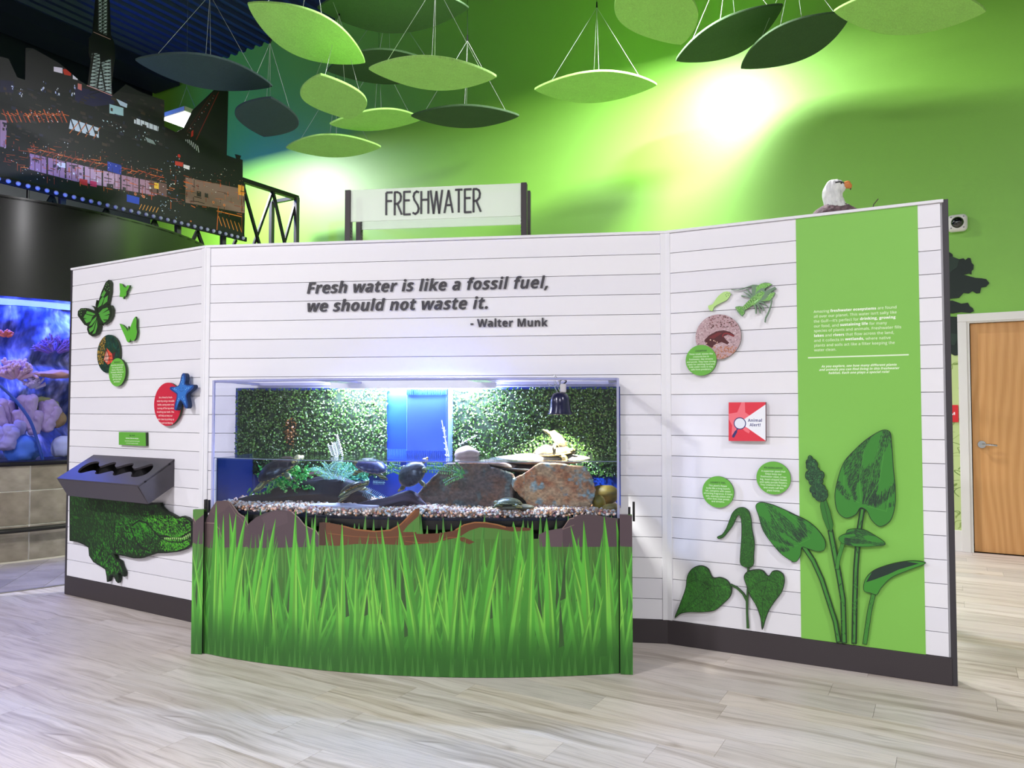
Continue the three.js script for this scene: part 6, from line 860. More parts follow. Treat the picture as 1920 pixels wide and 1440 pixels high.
// ---------- felt leaves hanging from the roof ----------
{
  const feltTex = dataTex(256, 256, (x, y) => { const k = 225 + 36 * (fbm(x / 3, y / 3, 2, 4) - 0.5) + 10 * (fbm(x / 40, y / 40, 3, 9) - 0.5); return [k, k, k]; });
  const tones = { light: P(0xb6f27c, 0.85, { map: feltTex }), dark: P(0x3c5c34, 0.9, { map: feltTex }), slate: P(0x3c5252, 0.9, { map: feltTex }) };
  // tips T1, T2 and the two widest edge points A, B as seen; depth z of the middle. The leaf's pose is solved for a flat blade of the usual proportions that lies nearly level.
  function hangingLeaf(label, tone, z, T1, T2, A, B, apex, ratio = 0.26) {
    const m = [(T1[0] + T2[0]) / 2, (T1[1] + T2[1]) / 2]; let best = null;
    for (let i = -30; i <= 30; i++) {
      const dz = i / 30 * 1.0, p1 = atDepth(...T1, z + dz / 2), p2 = atDepth(...T2, z - dz / 2), c = p1.clone().add(p2).multiplyScalar(0.5), ax = p2.clone().sub(p1), L = ax.length(); ax.normalize();
      for (let j = -28; j <= 28; j++) {
        const a = atDepth(...A, z + j / 28 * 0.5), b0 = rayDir(...B), w = a.clone().sub(c), along = w.dot(ax), hw = Math.sqrt(Math.max(0, w.lengthSq() - along * along));
        const wp = w.clone().addScaledVector(ax, -along).normalize(), n = V3().crossVectors(ax, wp).normalize();
        const t = c.clone().sub(eyeAt).dot(n) / b0.dot(n); if (!(t > 0)) continue;
        const b = b0.multiplyScalar(t).add(eyeAt).sub(c), bw = -b.dot(wp), cost = (along / L) ** 2 * 2 + (Math.log(hw / L / ratio)) ** 2 + (bw > 0.02 ? Math.log(bw / hw) ** 2 : 4) + 0.35 * (1 - Math.abs(n.y)) + 0.1 * Math.max(0, L - 1.5);
        if (!best || cost < best.cost) best = { cost, c, ax: ax.clone(), wp, n, L, hw, bw: Math.max(0.05, bw) };
      }
    }
    const { c, ax, wp, L, hw, bw } = best; let n = best.n; if (n.y < 0) n = n.clone().negate();
    const t = thing('hanging_leaf', label, 'hanging decoration', c.toArray(), 0, 'felt leaves hanging from the roof'), N = 36, pts = [];
    const prof = (s) => Math.pow(Math.sin(Math.PI * s), 0.82) * (1 - 0.0 * s);
    for (let i = 0; i <= N; i++) pts.push([lerp(-L / 2, L / 2, i / N), hw * prof(i / N)]); for (let i = N - 1; i > 0; i--) pts.push([lerp(-L / 2, L / 2, i / N), -bw * prof(i / N)]);
    const Y = V3().crossVectors(n, ax), flip = Y.dot(wp) < 0, sh = new THREE.Shape((flip ? pts.map(([x, y]) => [x, -y]).reverse() : pts).map((p) => new THREE.Vector2(...p)));
    const g = new THREE.ExtrudeGeometry(sh, { depth: 0.016, bevelEnabled: true, bevelSize: 0.004, bevelThickness: 0.004, bevelSegments: 2, curveSegments: 2 }).translate(0, 0, -0.012); const p = g.attributes.position; for (let i = 0; i < p.count; i++) g.attributes.uv.setXY(i, p.getX(i) * 2.4, p.getY(i) * 2.4);
    g.applyMatrix4(new THREE.Matrix4().makeBasis(ax, Y, n));
    part('leaf_blade', g, tones[tone], t);
    const ap = apex ? atDepth(apex[0], apex[1], -c.z).sub(c) : V3(0.02, 0.78, 0); ap.y = Math.max(0.35, ap.y);
    const e = [ax.clone().multiplyScalar(L * 0.4), ax.clone().multiplyScalar(-L * 0.4), wp.clone().multiplyScalar(hw * 0.85), wp.clone().multiplyScalar(-bw * 0.85)];
    for (const q of e) part('cable', wire(q.toArray(), ap.toArray(), 0.0018), wireMat, t);
    part('hook', new THREE.CylinderGeometry(0.006, 0.009, 0.06, 8).translate(ap.x, ap.y + 0.03, ap.z), blackMetal, t); part('drop_cable', wire([ap.x, ap.y + 0.05, ap.z], [ap.x, CEIL - c.y, ap.z], 0.002), M(0x20242a, 0.5, 0.4), t);
    return best;
  }
  const list = [
    ['big light green tilted felt leaf at the top of the left cluster', 'light', 6.6, [465.6, 5.7], [683.6, 115.4], [598, 24], [547, 97]],
    ['big dark green felt leaf cut off by the top edge, in the left cluster', 'dark', 6.9, [596, 13], [878, 13], [735, 60], [737, -30]],
    ['bluish dark felt leaf at the far left, before the oil rig crane', 'slate', 7.2, [255, 111], [510, 160], [396, 104], [408, 168]],
    ['small dark felt leaf seen end-on, right of the oil rig crane', 'slate', 7.6, [508, 182], [495, 254], [441, 208], [562.5, 221], null],
    ['light green end-on felt leaf in the middle of the left cluster', 'light', 6.9, [601.6, 138.8], [656, 221], [560, 173], [689.6, 191]],
    ['dark green felt leaf half hidden behind two light ones', 'dark', 8.2, [614, 131], [835, 128], [712, 91], [735, 156]],
    ['light green level felt leaf high above the middle of the FRESHWATER sign', 'light', 6.4, [692.7, 127.5], [930, 141.7], [808, 105], [825, 167]],
    ['light green felt leaf just below the end-on light leaf', 'light', 8.6, [618.8, 231], [789.6, 222.5], [717, 203], [717, 242]],
    ['dark green level felt leaf above the right end of the FRESHWATER sign', 'dark', 7.6, [772, 216], [972.5, 215.6], [871, 196.5], [891.7, 237.5]],
    ['lowest light green felt leaf, hanging before the bright patch of wall', 'light', 8.8, [537, 275.5], [713.5, 274], [618, 251], [640, 293]],
    ['single light green felt leaf hanging between the two clusters', 'light', 7.8, [1003, 166], [1231, 157.5], [1126, 132], [1126, 190], [1119, 14]],
    ['light green end-on felt leaf cut off by the top edge, in the right cluster', 'light', 6.2, [1277, 81], [1186, -52], [1143, 12], [1308, 14]],
    ['dark green felt leaf behind the lowest dark leaf of the right cluster', 'dark', 7.12, [1467, 8], [1267.8, 112], [1352, 36], [1384, 98]],
    ['lowest dark green felt leaf of the right cluster, rising to the right', 'dark', 6.8, [1595, 23], [1390, 126], [1462, 48], [1525, 100]],
    ['light green felt leaf at the far right, cut off by the top edge', 'light', 6.1, [1565, 19], [1848, 19], [1700, 63], [1705, -28]],
  ];
  for (const l of list) { const b = hangingLeaf(...l); if (globalThis.LEAFDEBUG) console.log(l[0].slice(0, 30), 'cost', b.cost.toFixed(3), 'L', b.L.toFixed(2), 'hw', b.hw.toFixed(2), b.bw.toFixed(2), 'n', b.n.toArray().map((v) => v.toFixed(2)).join(), 'y', b.c.y.toFixed(2)); }
}
// ---------- oil rig picture cut to shape, on a truss that runs out from the wall ----------
const RIGP = (() => { const a = MID && atDepth(556, 412, 10.9), n = [-SA, CA]; return new Wall(a.x + n[0] * 6.5, a.z + n[1] * 6.5, a.x, a.z); })();   // u grows towards the green wall
{
  const R = (px, py) => RIGP.hit(px, py, 0), low = R(458, 452)[1], uEnd = R(458, 380)[0], u0 = R(-60, 300)[0];
  const t = thing('oil_rig_panel', 'long cut panel printed as a night oil rig with lattice derrick', 'wall art', RIGP.arr(uEnd, low, 0.02), RIGP.turn);
  const outline = [[-60, 325.6], [458, 452], [460, 345], [455, 342], [455, 300], [450, 298], [452, 292], [441, 289], [444, 298], [425, 291], [428, 171], [402, 168], [362, 206], [345, 240], [330, 248], [308, 237], [308, 188], [296, 184], [262, 172], [236, 158], [212, 178], [209, 160], [216, 106], [214, 80], [208, 66], [205, -12], [180, -12], [174, 62], [167, 72], [166, 100], [170, 112], [164, 160], [150, 152], [110, 118], [60, 90], [48, 90], [47, 150], [32, 145], [16, 110], [0, 106], [-60, 80]];
  const d = 0.03, pts = outline.map(([x, y]) => RIGP.hit(x, y, d)), us = pts.map((p) => p[0]), vs = pts.map((p) => p[1]), ua = Math.min(...us), ub = Math.max(...us), va = Math.min(...vs), vb = Math.max(...vs), S = 2048 / Math.max(ub - ua, vb - va), [cv, c] = canvas((ub - ua) * S, (vb - va) * S), T = (x, y) => { const [u, v] = RIGP.hit(x, y, d); return [(u - ua) * S, (vb - v) * S]; };
  c.fillStyle = '#0b0a0d'; c.fillRect(0, 0, cv.width, cv.height); c.lineCap = 'butt'; seed(33);
  const Zr = (x, y) => T(x / 4, y / 4);
  const poly = (l, col) => { c.beginPath(); l.forEach((p, i) => c[i ? 'lineTo' : 'moveTo'](...Zr(...p))); c.closePath(); c.fillStyle = col; c.fill(); };
  const ln = (a, b, col, w) => { c.strokeStyle = col; c.lineWidth = w; c.beginPath(); c.moveTo(...Zr(...a)); c.lineTo(...Zr(...b)); c.stroke(); };
  // dull hull and upper blocks
  poly([[0, 420], [130, 440], [250, 360], [640, 480], [640, 640], [1230, 750], [1230, 920], [0, 640]], '#1b1819'); poly([[0, 640], [700, 720], [1240, 900], [1240, 1100], [0, 760]], '#121113'); poly([[560, 650], [840, 700], [860, 780], [700, 800], [560, 760]], '#1a1636'); poly([[0, 600], [100, 610], [100, 700], [0, 690]], '#17142c');
  // derrick: pale sky seen between dark lattice
  poly([[735, 0], [806, 0], [800, 265], [735, 230]], '#97a3a3'); poly([[690, 400], [745, 400], [770, 680], [665, 650]], '#8f9b9a'); poly([[760, 470], [836, 440], [840, 710], [730, 660]], '#97a3a5');
  for (let i = 0; i < 11; i++) { const y = i * 26; ln([728, y - 20], [812, y + 34], '#0d0b0e', 5); ln([812, y - 20], [728, y + 34], '#0d0b0e', 5); } for (const x of [735, 806, 770]) ln([x, 0], [x, 265], '#120d10', 6);
  for (let i = 0; i < 12; i++) { const y = 400 + i * 26; ln([672, y - 14], [846, y + 26], '#0e0b0f', 5); ln([846, y - 20], [672, y + 22], '#0e0b0f', 5); } ln([700, 400], [664, 650], '#170e12', 12); ln([836, 420], [842, 716], '#170e12', 12); ln([755, 480], [728, 660], '#120d10', 10); ln([755, 480], [790, 680], '#120d10', 10);
  ln([650, 640], [840, 718], '#c08a86', 5); ln([700, 240], [830, 296], '#b89088', 4);
  // small coloured lights and panels
  const dot = (x, y, r, col) => { c.fillStyle = col; c.beginPath(); c.arc(...Zr(x, y), r, 0, 7); c.fill(); };
  poly([[402, 500], [468, 510], [468, 552], [402, 536]], '#c9bcc6'); poly([[555, 500], [592, 506], [592, 540], [555, 534]], '#cdb8b4'); poly([[545, 556], [582, 562], [582, 602], [545, 592]], '#c8c0d0'); poly([[470, 520], [540, 510], [530, 570], [480, 560]], '#a22a1c'); dot(540, 484, 7, '#d89a2c'); dot(478, 476, 5, '#c9c9d6');
  for (const [x, y, s] of [[320, 640, 26], [428, 680, 18], [540, 670, 22], [150, 690, 16], [90, 650, 8]]) for (let i = 0; i < 9; i++) { c.fillStyle = ['#c8cfe0', '#9aa4c4', '#2a2f55'][i % 3]; const q = Zr(x + rr(-s, s), y + rr(-s * 1.6, s * 1.6)); c.fillRect(q[0], q[1], rr(3, 9), rr(5, 16)); } poly([[582, 625], [612, 632], [612, 680], [582, 668]], '#b0625c');
  poly([[820, 780], [925, 810], [925, 870], [820, 850]], '#8fb0b4'); poly([[870, 740], [955, 780], [950, 810], [900, 790]], '#a4b4c4'); poly([[1005, 880], [1190, 950], [1185, 985], [1005, 925]], '#b9bfd0'); for (let i = 0; i < 6; i++) ln([1020 + i * 32, 880 + i * 11], [1020 + i * 32, 936 + i * 11], '#22222c', 4);
  poly([[530, 890], [740, 960], [740, 1035], [515, 965]], '#a9b6bc'); for (let i = 0; i < 4; i++) { ln([530 + i * 55, 890 + i * 18], [560 + i * 55, 985 + i * 18], '#15141a', 8); ln([600 + i * 50, 905 + i * 17], [520 + i * 60, 1000 + i * 14], '#a0531f', 5); }
  for (let i = 0; i < 14; i++) { ln([20 + i * 34, 820 + (i % 3) * 14], [60 + i * 34, 920], i % 2 ? '#b04a1c' : '#7c2a14', 7); ln([10 + i * 34, 850], [50 + i * 36, 870], '#c05a20', 4); } for (let i = 0; i < 40; i++) dot(rr(190, 470), rr(800, 920), rr(1.5, 4), ['#d8dce8', '#e08a3c', '#9a3a1c'][i % 3]);
  for (let i = 0; i < 26; i++) { const x = rr(760, 1190); dot(x, 900 + (x - 760) * 0.33 + rr(-20, 50), rr(2, 5), ['#a9c0c8', '#6f8890', '#c8d0da'][i % 3]); }
  for (let i = 0; i < 7; i++) { ln([1090 + i * 9, 1028 + i * 4], [1110 + i * 9, 1068 + i * 3], '#b8d4dc', 3); ln([1385 + i * 16, 1020 + i * 12], [1395 + i * 16, 1060 + i * 14], '#c9d2dd', 5); }
  // crane boom
  poly([[1240, 980], [1380, 960], [1600, 690], [1640, 690], [1480, 1050], [1240, 1040]], '#140d10'); for (let i = 0; i < 16; i++) { const t = i / 16; dot(lerp(1400, 1625, t) + rr(-8, 8), lerp(1010, 690, t) + rr(-10, 10), rr(2, 5), i % 2 ? '#7d1f1c' : '#a8a0ac'); } ln([1470, 1050], [1640, 690], '#6d1a1a', 5); ln([1400, 990], [1590, 700], '#3c1414', 5); poly([[1435, 985], [1450, 975], [1448, 1020], [1430, 1030]], '#9d2320');
  // lit working deck: pale pink cabins, pipes and lamps
  poly([[215, 1150], [570, 1230], [900, 1310], [1180, 1370], [1180, 1470], [900, 1420], [560, 1360], [215, 1270]], '#8f6d80'); poly([[0, 900], [50, 905], [45, 1110], [0, 1100]], '#8d707c'); poly([[590, 1240], [880, 1310], [880, 1420], [590, 1350]], '#a08497'); poly([[1390, 1330], [1830, 1420], [1840, 1600], [1390, 1520]], '#6f5850'); poly([[1120, 1350], [1250, 1380], [1250, 1480], [1120, 1440]], '#5c4240');
  for (let i = 0; i < 22; i++) { const x = 215 + i * 46, y = 1090 + (x - 215) * 0.21; ln([x, y], [x, y + 190], i % 3 ? '#4a2a26' : '#1a1114', i % 3 ? 4 : 11); ln([x - 10, y + 20 + rr(-8, 8)], [x + 50, y + 34 + rr(-8, 8)], ['#b2441e', '#7d2a18', '#c86a2c'][i % 3], 5); ln([x, y + rr(40, 60)], [x + 40, y + rr(10, 40)], '#8c3a20', 4); }
  for (let i = 0; i < 16; i++) { const x = rr(230, 1160), y = 1150 + (x - 215) * 0.225 + rr(10, 90); c.fillStyle = ['#3a2f38', '#d7d3e4', '#55404c', '#2b2030'][i % 4]; const q = Zr(x, y); c.fillRect(q[0], q[1], rr(8, 20), rr(10, 22)); }
  poly([[440, 1215], [490, 1225], [490, 1262], [440, 1252]], '#c9cfe6'); poly([[595, 1340], [655, 1350], [655, 1395], [595, 1380]], '#b0282c'); poly([[675, 1355], [725, 1365], [725, 1405], [675, 1395]], '#b02850'); poly([[805, 1210], [912, 1240], [908, 1312], [805, 1280]], '#1c2f86'); poly([[1155, 1370], [1190, 1375], [1190, 1420], [1155, 1412]], '#d3a034'); poly([[1785, 1385], [1830, 1395], [1830, 1470], [1785, 1460]], '#cf8a38');
  const Zq = (x, y) => [(x / 3.2) * 4, (280 + y / 3.2) * 4];
  for (const [x, y] of [[1280, 318], [1345, 335], [812, 268], [862, 284]]) { dot(...Zq(x, y), 11, '#b5714a'); dot(...Zq(x, y), 5, '#7a3d24'); } poly([[760, 270], [836, 290], [834, 332], [760, 314]].map((p) => Zq(...p)), '#1d3a9c'); for (const [x, y, w, h] of [[1180, 250, 26, 36], [1228, 262, 20, 30], [735, 225, 20, 24], [640, 205, 40, 30]]) poly([[x, y], [x + w, y + 5], [x + w, y + h], [x, y + h - 5]].map((p) => Zq(...p)), '#2c2426');
  for (let i = 0; i < 6; i++) { ln(Zq(835 + i * 20, 360 + i * 4), Zq(850 + i * 20, 330 + i * 4), '#d88a3a', 5); ln(Zq(1310 + i * 24, 400 + i * 8), Zq(1330 + i * 24, 460 + i * 8), '#c8752c', 6); } ln(Zq(1300, 370), Zq(1450, 405), '#c8702c', 8); ln(Zq(1310, 340), Zq(1300, 500), '#9a4a1e', 8); ln(Zq(1450, 210), Zq(1450, 500), '#7a3a1c', 6);
  for (let i = 0; i < 60; i++) { const x = rr(960, 1080); dot(...Zq(x, rr(40, 420)), rr(1.5, 5), ['#cfe0ee', '#8fa6c4', '#d8dce8', '#4c6cae'][i % 4]); } dot(...Zq(1074, 40), 13, '#9e2018'); poly([[1050, 70], [1100, 80], [1095, 105], [1050, 95]].map((p) => Zq(...p)), '#a33028'); poly([[1100, 90], [1138, 100], [1136, 124], [1100, 112]].map((p) => Zq(...p)), '#cfc4cc'); dot(...Zq(1145, 432), 6, '#e0642c');
  for (let i = 0; i < 46; i++) dot(...Zq(rr(160, 1450), rr(110, 200) + 0), rr(1.5, 3.5), ['#e8dce4', '#d88a6c'][i % 2]);
  // rust-red pipework, rails and small lamps over the lower decks
  for (let i = 0; i < 260; i++) { const x = rr(20, 1830), y = 1010 + x * 0.2 + rr(0, 250), h = rnd() < 0.6; if (y > 1290 + x * 0.205) continue; ln([x, y], h ? [x + rr(20, 70), y + rr(4, 16)] : [x, y + rr(16, 60)], ['#6e2414', '#9a3c18', '#46180f', '#b5561f', '#241416', '#1a1012'][i % 6], rr(2, 6)); }
  for (let i = 0; i < 200; i++) { const x = rr(10, 1830); dot(x, 1030 + x * 0.2 + rr(-60, 240), rr(1.2, 3), ['#f0d8c0', '#e88a4a', '#c8d4f0', '#a03a28'][i % 4]); }
  for (let i = 0; i < 120; i++) { const x = rr(10, 1240), y = rr(640, 1020) + x * 0.08; c.fillStyle = ['#2a2224', '#241b1c', '#1e1c2e', '#33261f'][i % 4]; const q = Zr(x, y); c.fillRect(q[0], q[1], rr(8, 40), rr(4, 22)); }
  c.globalCompositeOperation = 'color-dodge'; c.fillStyle = '#3a3638'; c.fillRect(0, 0, cv.width, cv.height); c.globalCompositeOperation = 'source-over';
  const sh = new THREE.Shape(pts.map(([u, v]) => new THREE.Vector2(u - uEnd, v - low))), g = new THREE.ExtrudeGeometry(sh, { depth: 0.012, bevelEnabled: false }), p = g.attributes.position; for (let i = 0; i < p.count; i++) g.attributes.uv.setXY(i, (p.getX(i) + uEnd - ua) / (ub - ua), (p.getY(i) + low - va) / (vb - va));
  part('printed_panel', g, [P(0xffffff, 0.5, { map: tex(cv) }), M(0x0c0b0d, 0.6)], t).position.z = 0.0;
  // rail of round LED lamps along the lower edge
  const len = uEnd - u0; part('lamp_rail', box(len, 0.06, 0.03, -len / 2, 0.012, 0.03, 0.004), M(0x1a1a2a, 0.4, 0.5), t);
  const bulb = new THREE.SphereGeometry(0.024, 16, 10), bm = P(0xa4aac8, 0.15, { clearcoat: 1 }); for (let u = u0 + 0.05; u < uEnd - 0.03; u += 0.094) part(numbered('bulb'), bulb, bm, t).position.set(u - uEnd, 0.016, 0.05);
  part('back_frame', [box(len, 0.05, 0.05, -len / 2, 0.3, -0.03), box(len, 0.05, 0.05, -len / 2, 0.06, -0.03)], blackMetal, t);
}
{
  // truss: posts, chords and crossed braces between the panel and the green wall
  const at = (px, py, d = 0) => { const [u, v] = RIGP.hit(px, py, d); return [u, v]; }, uW = at(556, 420)[0], uP = at(458, 400)[0], top = at(556, 370)[1], bot = 2.1, t = thing('steel_truss', 'dark steel truss on posts carrying the oil rig panel out from the green wall', 'truss', RIGP.arr(uW, 0, 0), RIGP.turn), m = M(0x1a1d1c, 0.5, 0.3), postM = M(0x4a4a4c, 0.5, 0.3);
  const X = (u) => u - uW, mid = (uW + uP) / 2 - 0.1;
  for (const [u, h, z] of [[uW, top, -0.0], [uW - 0.02, top, -0.5], [at(338, 440)[0], 3.68, -0.05], [at(424, 440)[0], 3.68, -0.06], [at(120, 440)[0], 3.68, -0.05]]) part('post', box(0.06, h, 0.06, X(u), h / 2, z, 0.004), postM, t);
  part('top_chord', [bar([X(uP) - 0.6, top, -0.02], [0.03, top, -0.02], 0.07, 0.06)], m, t); part('top_chord', bar([0, top, 0], [0, top, -0.5], 0.05), m, t); part('bottom_chord', bar([X(uP) - 4.2, 3.0, -0.05], [0.02, 3.0, -0.05], 0.05), m, t);
  const cells = [[X(uP) - 0.05, X(mid) + 0.12], [X(mid) + 0.12, 0]]; for (const [a, b] of cells) { const mx = (a + b) / 2; part('brace', bar([a, top - 0.02, 0.0], [b + 0.02, 3.0, 0.0], 0.035), m, t); part('brace', bar([b + 0.02, top - 0.02, -0.03], [a, 3.0, -0.03], 0.035), m, t); }
  for (let i = 0; i < 5; i++) { const a = X(uP) - 0.1 - i * 0.6; part('brace', bar([a, 3.64, -0.04], [a - 0.3, 3.0, -0.04], 0.035), m, t); part('brace', bar([a - 0.6, 3.64, -0.04], [a - 0.3, 3.0, -0.04], 0.035), m, t); }
}
// ---------- round reef aquarium at the left ----------
{
  const [cx, cz] = TANKC, R = TANKR, t = thing('reef_aquarium', 'round reef aquarium with a black hood and tiled base at the far left', 'aquarium', [cx, 0, cz], 0);
  const V0 = 0.9, V1 = 2.345, TOP = 3.22;   // angles measured so that 0 faces the visitor (+z), growing to +x
  const pos = (a, r, y) => [r * Math.sin(a), y, r * Math.cos(a)], A0 = 0.1, A1 = 1.9;
  const arc = (r, y0, y1, a0, a1, n = 40) => { const g = new THREE.CylinderGeometry(r, r, y1 - y0, n, 1, true, a0, a1 - a0); return g.translate(0, (y0 + y1) / 2, 0); };
  const gloss = P(0x0b0b0d, 0.26, { clearcoat: 0.6, clearcoatRoughness: 0.2 });
  part('hood', [arc(R, V1, TOP, 0, 6.2832, 96), new THREE.CylinderGeometry(R, R, 0.03, 96).translate(0, TOP, 0), arc(R - 0.06, V1, V1 + 0.3, A0, A1, 40), new THREE.RingGeometry(R - 0.9, R, 64, 1, 0, 6.2832).rotateX(Math.PI / 2).translate(0, V1, 0)], gloss, t, 'glossy black hood');
  part('ledge', [new THREE.TorusGeometry(R + 0.005, 0.022, 8, 120).rotateX(Math.PI / 2).scale(1, 1.1, 1).translate(0, V0 - 0.024, 0), new THREE.CylinderGeometry(R, R, 0.03, 96).translate(0, V0 - 0.02, 0)], M(0x1b1a20, 0.35, 0.4), t);
  part('base_core', arc(R - 0.005, 0, V0 - 0.03, 0, 6.2832, 96), M(0xf0ece2, 0.8), t, 'pale grout behind the tiles');
  const tileT = dataTex(128, 128, (x, y) => { const n = fbm(x / 50, y / 34, 4, 7); return [150 + 60 * (n - 0.5), 141 + 58 * (n - 0.5), 129 + 56 * (n - 0.5)]; }), tm = [0xffffff, 0xf4f2ee, 0xeae6e0].map((c) => P(c, 0.4, { map: tileT }));
  const tw = 0.305 / R; for (let i = 0; i < 12; i++) for (let j = 0; j < 3; j++) {
    const a0 = 0.5 + (i - 4) * tw + 0.0025, y0 = j * 0.3 + (j === 0 ? 0.025 : 0.036), y1 = Math.min((j + 1) * 0.3 + 0.027, V0 - 0.034); if (a0 > 1.5 || a0 < -0.2) continue;
    const g = new THREE.CylinderGeometry(R, R, y1 - y0, 5, 1, true, a0, tw - 0.0042).translate(0, (y0 + y1) / 2, 0); part(numbered('tile'), g, tm[(i * 2 + j) % 3], t);
  }
  part('base_skirting', arc(R + 0.004, 0, 0.024, 0, 6.2832, 96), M(0xcfc8ba, 0.6), t);
  const railPts = Array.from({ length: 30 }, (_, i) => pos(lerp(0.05, 1.5, i / 29), R + 0.07, 0.3)); part('foot_rail', new THREE.TubeGeometry(new THREE.CatmullRomCurve3(railPts.map((p) => V3(...p))), 60, 0.022, 10), M(0x3b3a36, 0.35, 0.6), t, 'dark foot rail');
  for (const a of [0.35, 0.95, 1.35]) part('rail_bracket', bar(pos(a, R, 0.3), pos(a, R + 0.07, 0.3), 0.02), M(0x3b3a36, 0.35, 0.6), t);
  part('window_pane', arc(R - 0.004, V0, V1, A0, A1, 48), P(0xf0f4ff, 0.03, { transmission: 1, thickness: 0, ior: 1.3 }), t);
  // rock face, sea bed and light inside
  const rockTex = dataTex(512, 256, (x, y) => { const a = fbm(x / 40, y / 40, 5, 5), b = fbm(x / 13, y / 13, 3, 9); const col = mix3([46, 60, 120], [176, 164, 204], clamp((a - 0.35) * 2.6)); const k = 0.4 + 1.05 * b; return col.map((v) => v * k); });
  const wallG = new THREE.CylinderGeometry(1, 1, 1, 120, 60, true, A0 - 0.1, A1 - A0 + 0.2), p = wallG.attributes.position;
  for (let i = 0; i < p.count; i++) { const a = Math.atan2(p.getX(i), p.getZ(i)), v = p.getY(i) + 0.5, y = lerp(V0 - 0.05, V1 + 0.05, v), cave = Math.exp(-(((a - 0.72) / 0.25) ** 2 + ((y - 1.85) / 0.22) ** 2)) * 0.5 + Math.exp(-(((a - 0.9) / 0.14) ** 2 + ((y - 1.25) / 0.16) ** 2)) * 0.35, shelf = 0.22 * Math.exp(-(((y - 2.02 + 0.28 * Math.sin(a * 3.4)) / 0.13) ** 2)) + 0.2 * Math.exp(-(((y - 1.58 + 0.2 * Math.sin(a * 5 + 1)) / 0.1) ** 2)), r = R - 0.62 + 0.3 * (fbm(a * 7 + 5, y * 3.4, 4, 3) - 0.5) + 0.08 * (fbm(a * 34, y * 16, 3, 8) - 0.5) + shelf - cave + 0.25 * clamp(1.1 - y); p.setXYZ(i, r * Math.sin(a), y, r * Math.cos(a)); wallG.attributes.uv.setXY(i, a * 1.4, v); }
  wallG.computeVertexNormals(); part('rock_face', wallG, P(0xffffff, 0.75, { map: rockTex }), t, 'craggy lilac rock face');
  part('sea_bed', rough(new THREE.RingGeometry(0.9, R - 0.02, 80, 14, Math.PI / 2 - A1, A1 - A0).rotateX(-Math.PI / 2), 0.03, 6, 5).translate(0, V0 + 0.02, 0), M(0xf2f4ff, 0.8), t, 'pale sandy sea bed');
  const ceilL = thing('reef_light', 'blue-white light panel under the hood of the reef aquarium', 'lamp', [cx + (R - 0.42) * Math.sin(0.76), V1 + 0.0, cz + (R - 0.42) * Math.cos(0.76)], 0.76);
  part('housing', box(1.5, 0.03, 0.5, 0, 0.02, 0), M(0x222228, 0.5), ceilL); part('diffuser', box(1.44, 0.01, 0.44, 0, 0.0, 0), M(0xffffff, 0.5, 0, { emissive: 0x5f86ff, emissiveIntensity: 2 }), ceilL); const L = new THREE.RectAreaLight(0x4a6cff, 21, 1.4, 0.42); L.rotation.x = -Math.PI / 2; L.position.y = -0.01; L.name = 'reef_panel_light'; ceilL.add(L);
  // blue lamp strip lying on top of the hood, throwing its light up
  const up = thing('hood_top_lamp', 'blue lamp strip on top of the reef hood under the oil rig panel', 'lamp', [cx + 1.2, TOP + 0.03, cz + 1.1], 0.76); part('housing', box(1.3, 0.04, 0.3, 0, 0.02, 0), M(0x15151c, 0.5), up); part('diffuser', box(1.2, 0.01, 0.24, 0, 0.045, 0), M(0xffffff, 0.5, 0, { emissive: 0x2a55ff, emissiveIntensity: 1.5 }), up);
  const UL = new THREE.RectAreaLight(0x3a66f0, 16, 1.2, 0.24); UL.rotation.x = Math.PI / 2; UL.position.y = 0.056; UL.name = 'hood_top_light'; up.add(UL);
  // corals as things of their own
  const onRock = (px, py, r) => { const d = rayDir(px, py), o = eyeAt.clone(), A = d.x * d.x + d.z * d.z, B = 2 * ((o.x - cx) * d.x + (o.z - cz) * d.z), C = (o.x - cx) ** 2 + (o.z - cz) ** 2 - r * r, k = (-B - Math.sqrt(B * B - 4 * A * C)) / (2 * A); return d.multiplyScalar(k).add(o); };
  const coral = (name, label, px, py, r, geo, col, rg = 0.7) => { const q = onRock(px, py, r); return single(name, geo, P(col, rg), label, 'coral', q.toArray(), 0.76); };
  seed(71);
  const branchy = (n, R0, len, w) => { const gs = []; for (let i = 0; i < n; i++) { const a = rr(-1.2, 1.2), b = rr(-0.4, 1.0), d = V3(Math.sin(a) * Math.cos(b), Math.cos(a) * 0.8, Math.sin(b)).normalize(), p0 = d.clone().multiplyScalar(R0), L = len * rr(0.6, 1.1), p1 = p0.clone().addScaledVector(d, L); gs.push(new THREE.CapsuleGeometry(w * rr(0.8, 1.2), L, 4, 8).applyQuaternion(new THREE.Quaternion().setFromUnitVectors(V3(0, 1, 0), d)).translate(...p0.clone().lerp(p1, 0.5).toArray())); for (let k = 0; k < 3; k++) { const e = d.clone().add(V3(rr(-0.9, 0.9), rr(-0.5, 0.9), rr(-0.5, 0.9))).normalize(), s = p0.clone().lerp(p1, rr(0.4, 0.9)); gs.push(new THREE.CapsuleGeometry(w * 0.75, L * 0.4, 4, 7).applyQuaternion(new THREE.Quaternion().setFromUnitVectors(V3(0, 1, 0), e)).translate(...s.addScaledVector(e, L * 0.22).toArray())); } } return merge(gs); };
  coral('branching_coral', 'pinkish stubby branching coral in the middle of the reef window', 30, 712, R - 0.3, branchy(26, 0.04, 0.14, 0.02), 0xc79ab4);
  coral('branching_coral', 'small lilac branching coral under the stubby pink coral', 62, 730, R - 0.34, branchy(18, 0.03, 0.08, 0.014), 0xbda8dc);
  coral('branching_coral', 'fine purple branching coral by the right edge of the reef window', 102, 665, R - 0.42, branchy(34, 0.05, 0.14, 0.009), 0x7c569c);
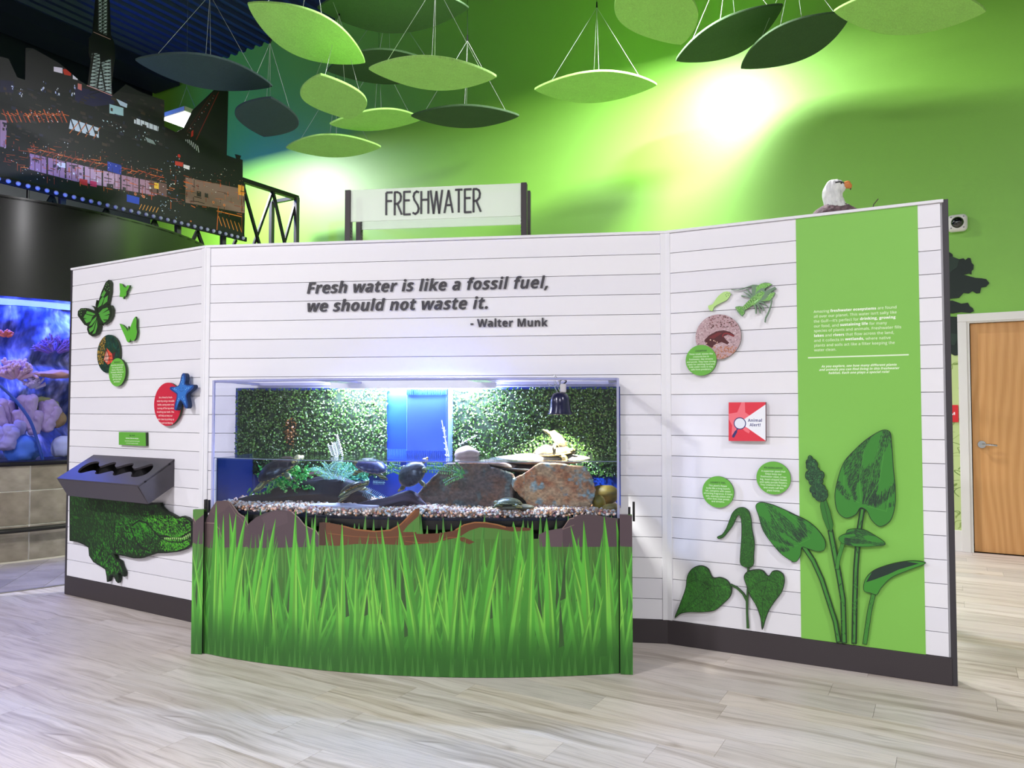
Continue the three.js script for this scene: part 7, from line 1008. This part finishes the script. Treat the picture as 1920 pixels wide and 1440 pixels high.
  const fingers = (list) => merge(list.map(([x, y, z, r, h, lean]) => rough(new THREE.CapsuleGeometry(r, h, 8, 18, 14), r * 0.5, 20, 4, 2).rotateZ(lean).translate(x, y + h / 2, z).deleteAttribute('uv')));
  const fg = (n, w, h) => fingers(Array.from({ length: n }, (_, i) => [lerp(-w, w, i / (n - 1)) + rr(-0.02, 0.02), rr(-0.04, 0.03), rr(-0.05, 0.06), rr(0.035, 0.055), h * rr(0.7, 1.2), -lerp(-0.35, 0.35, i / (n - 1))]));
  coral('finger_coral', 'thick lilac finger coral standing low in the reef window, the larger one', 48, 800, R - 0.26, fg(11, 0.19, 0.2), 0xa58ab8); coral('finger_coral', 'pale lilac finger coral cut off by the left edge, low in the reef window', 6, 830, R - 0.18, fg(8, 0.12, 0.14), 0x9a8cc8);
  const plate = (w, d) => rough(new THREE.SphereGeometry(1, 40, 16).scale(w, 0.035, d), 0.03, 9, 7, 3); coral('plate_coral', 'flat peach plate coral at the right edge of the reef window', 108, 702, R - 0.3, plate(0.24, 0.14), 0xc08a80); coral('plate_coral', 'small orange coral tuft near the left edge of the reef window', 12, 632, R - 0.36, branchy(14, 0.02, 0.05, 0.012), 0xc85a4a);
  const moss = (r) => rough(new THREE.IcosahedronGeometry(r, 4), r * 0.3, 14, 6, 3); coral('brain_coral', 'olive rounded coral right of the finger coral', 84, 770, R - 0.34, moss(0.13), 0x7a7a4a); coral('brain_coral', 'brownish rounded coral at the lower right of the reef window', 104, 786, R - 0.28, moss(0.09), 0x8a6a4c); coral('brain_coral', 'blue rounded rock low in the reef window', 42, 842, R - 0.22, moss(0.14), 0x3f6ad0); coral('brain_coral', 'pale lilac rounded rock at the bottom right of the reef window', 118, 838, R - 0.24, moss(0.1), 0xb8b8e0);
  const cab = [[0, 722], [30, 752], [56, 788], [68, 820], [80, 862]].map(([x, y]) => onRock(x, y, R - 0.1).toArray()); single('air_hose', tube(cab.map((q) => [q[0] - cab[0][0], q[1] - cab[0][1], q[2] - cab[0][2]]), 0.014, 40, 8), P(0x1d3f9a, 0.4), 'dark blue hose curving down before the corals of the reef aquarium', 'hose', cab[0]);
}
renderer.render(scene, camera);
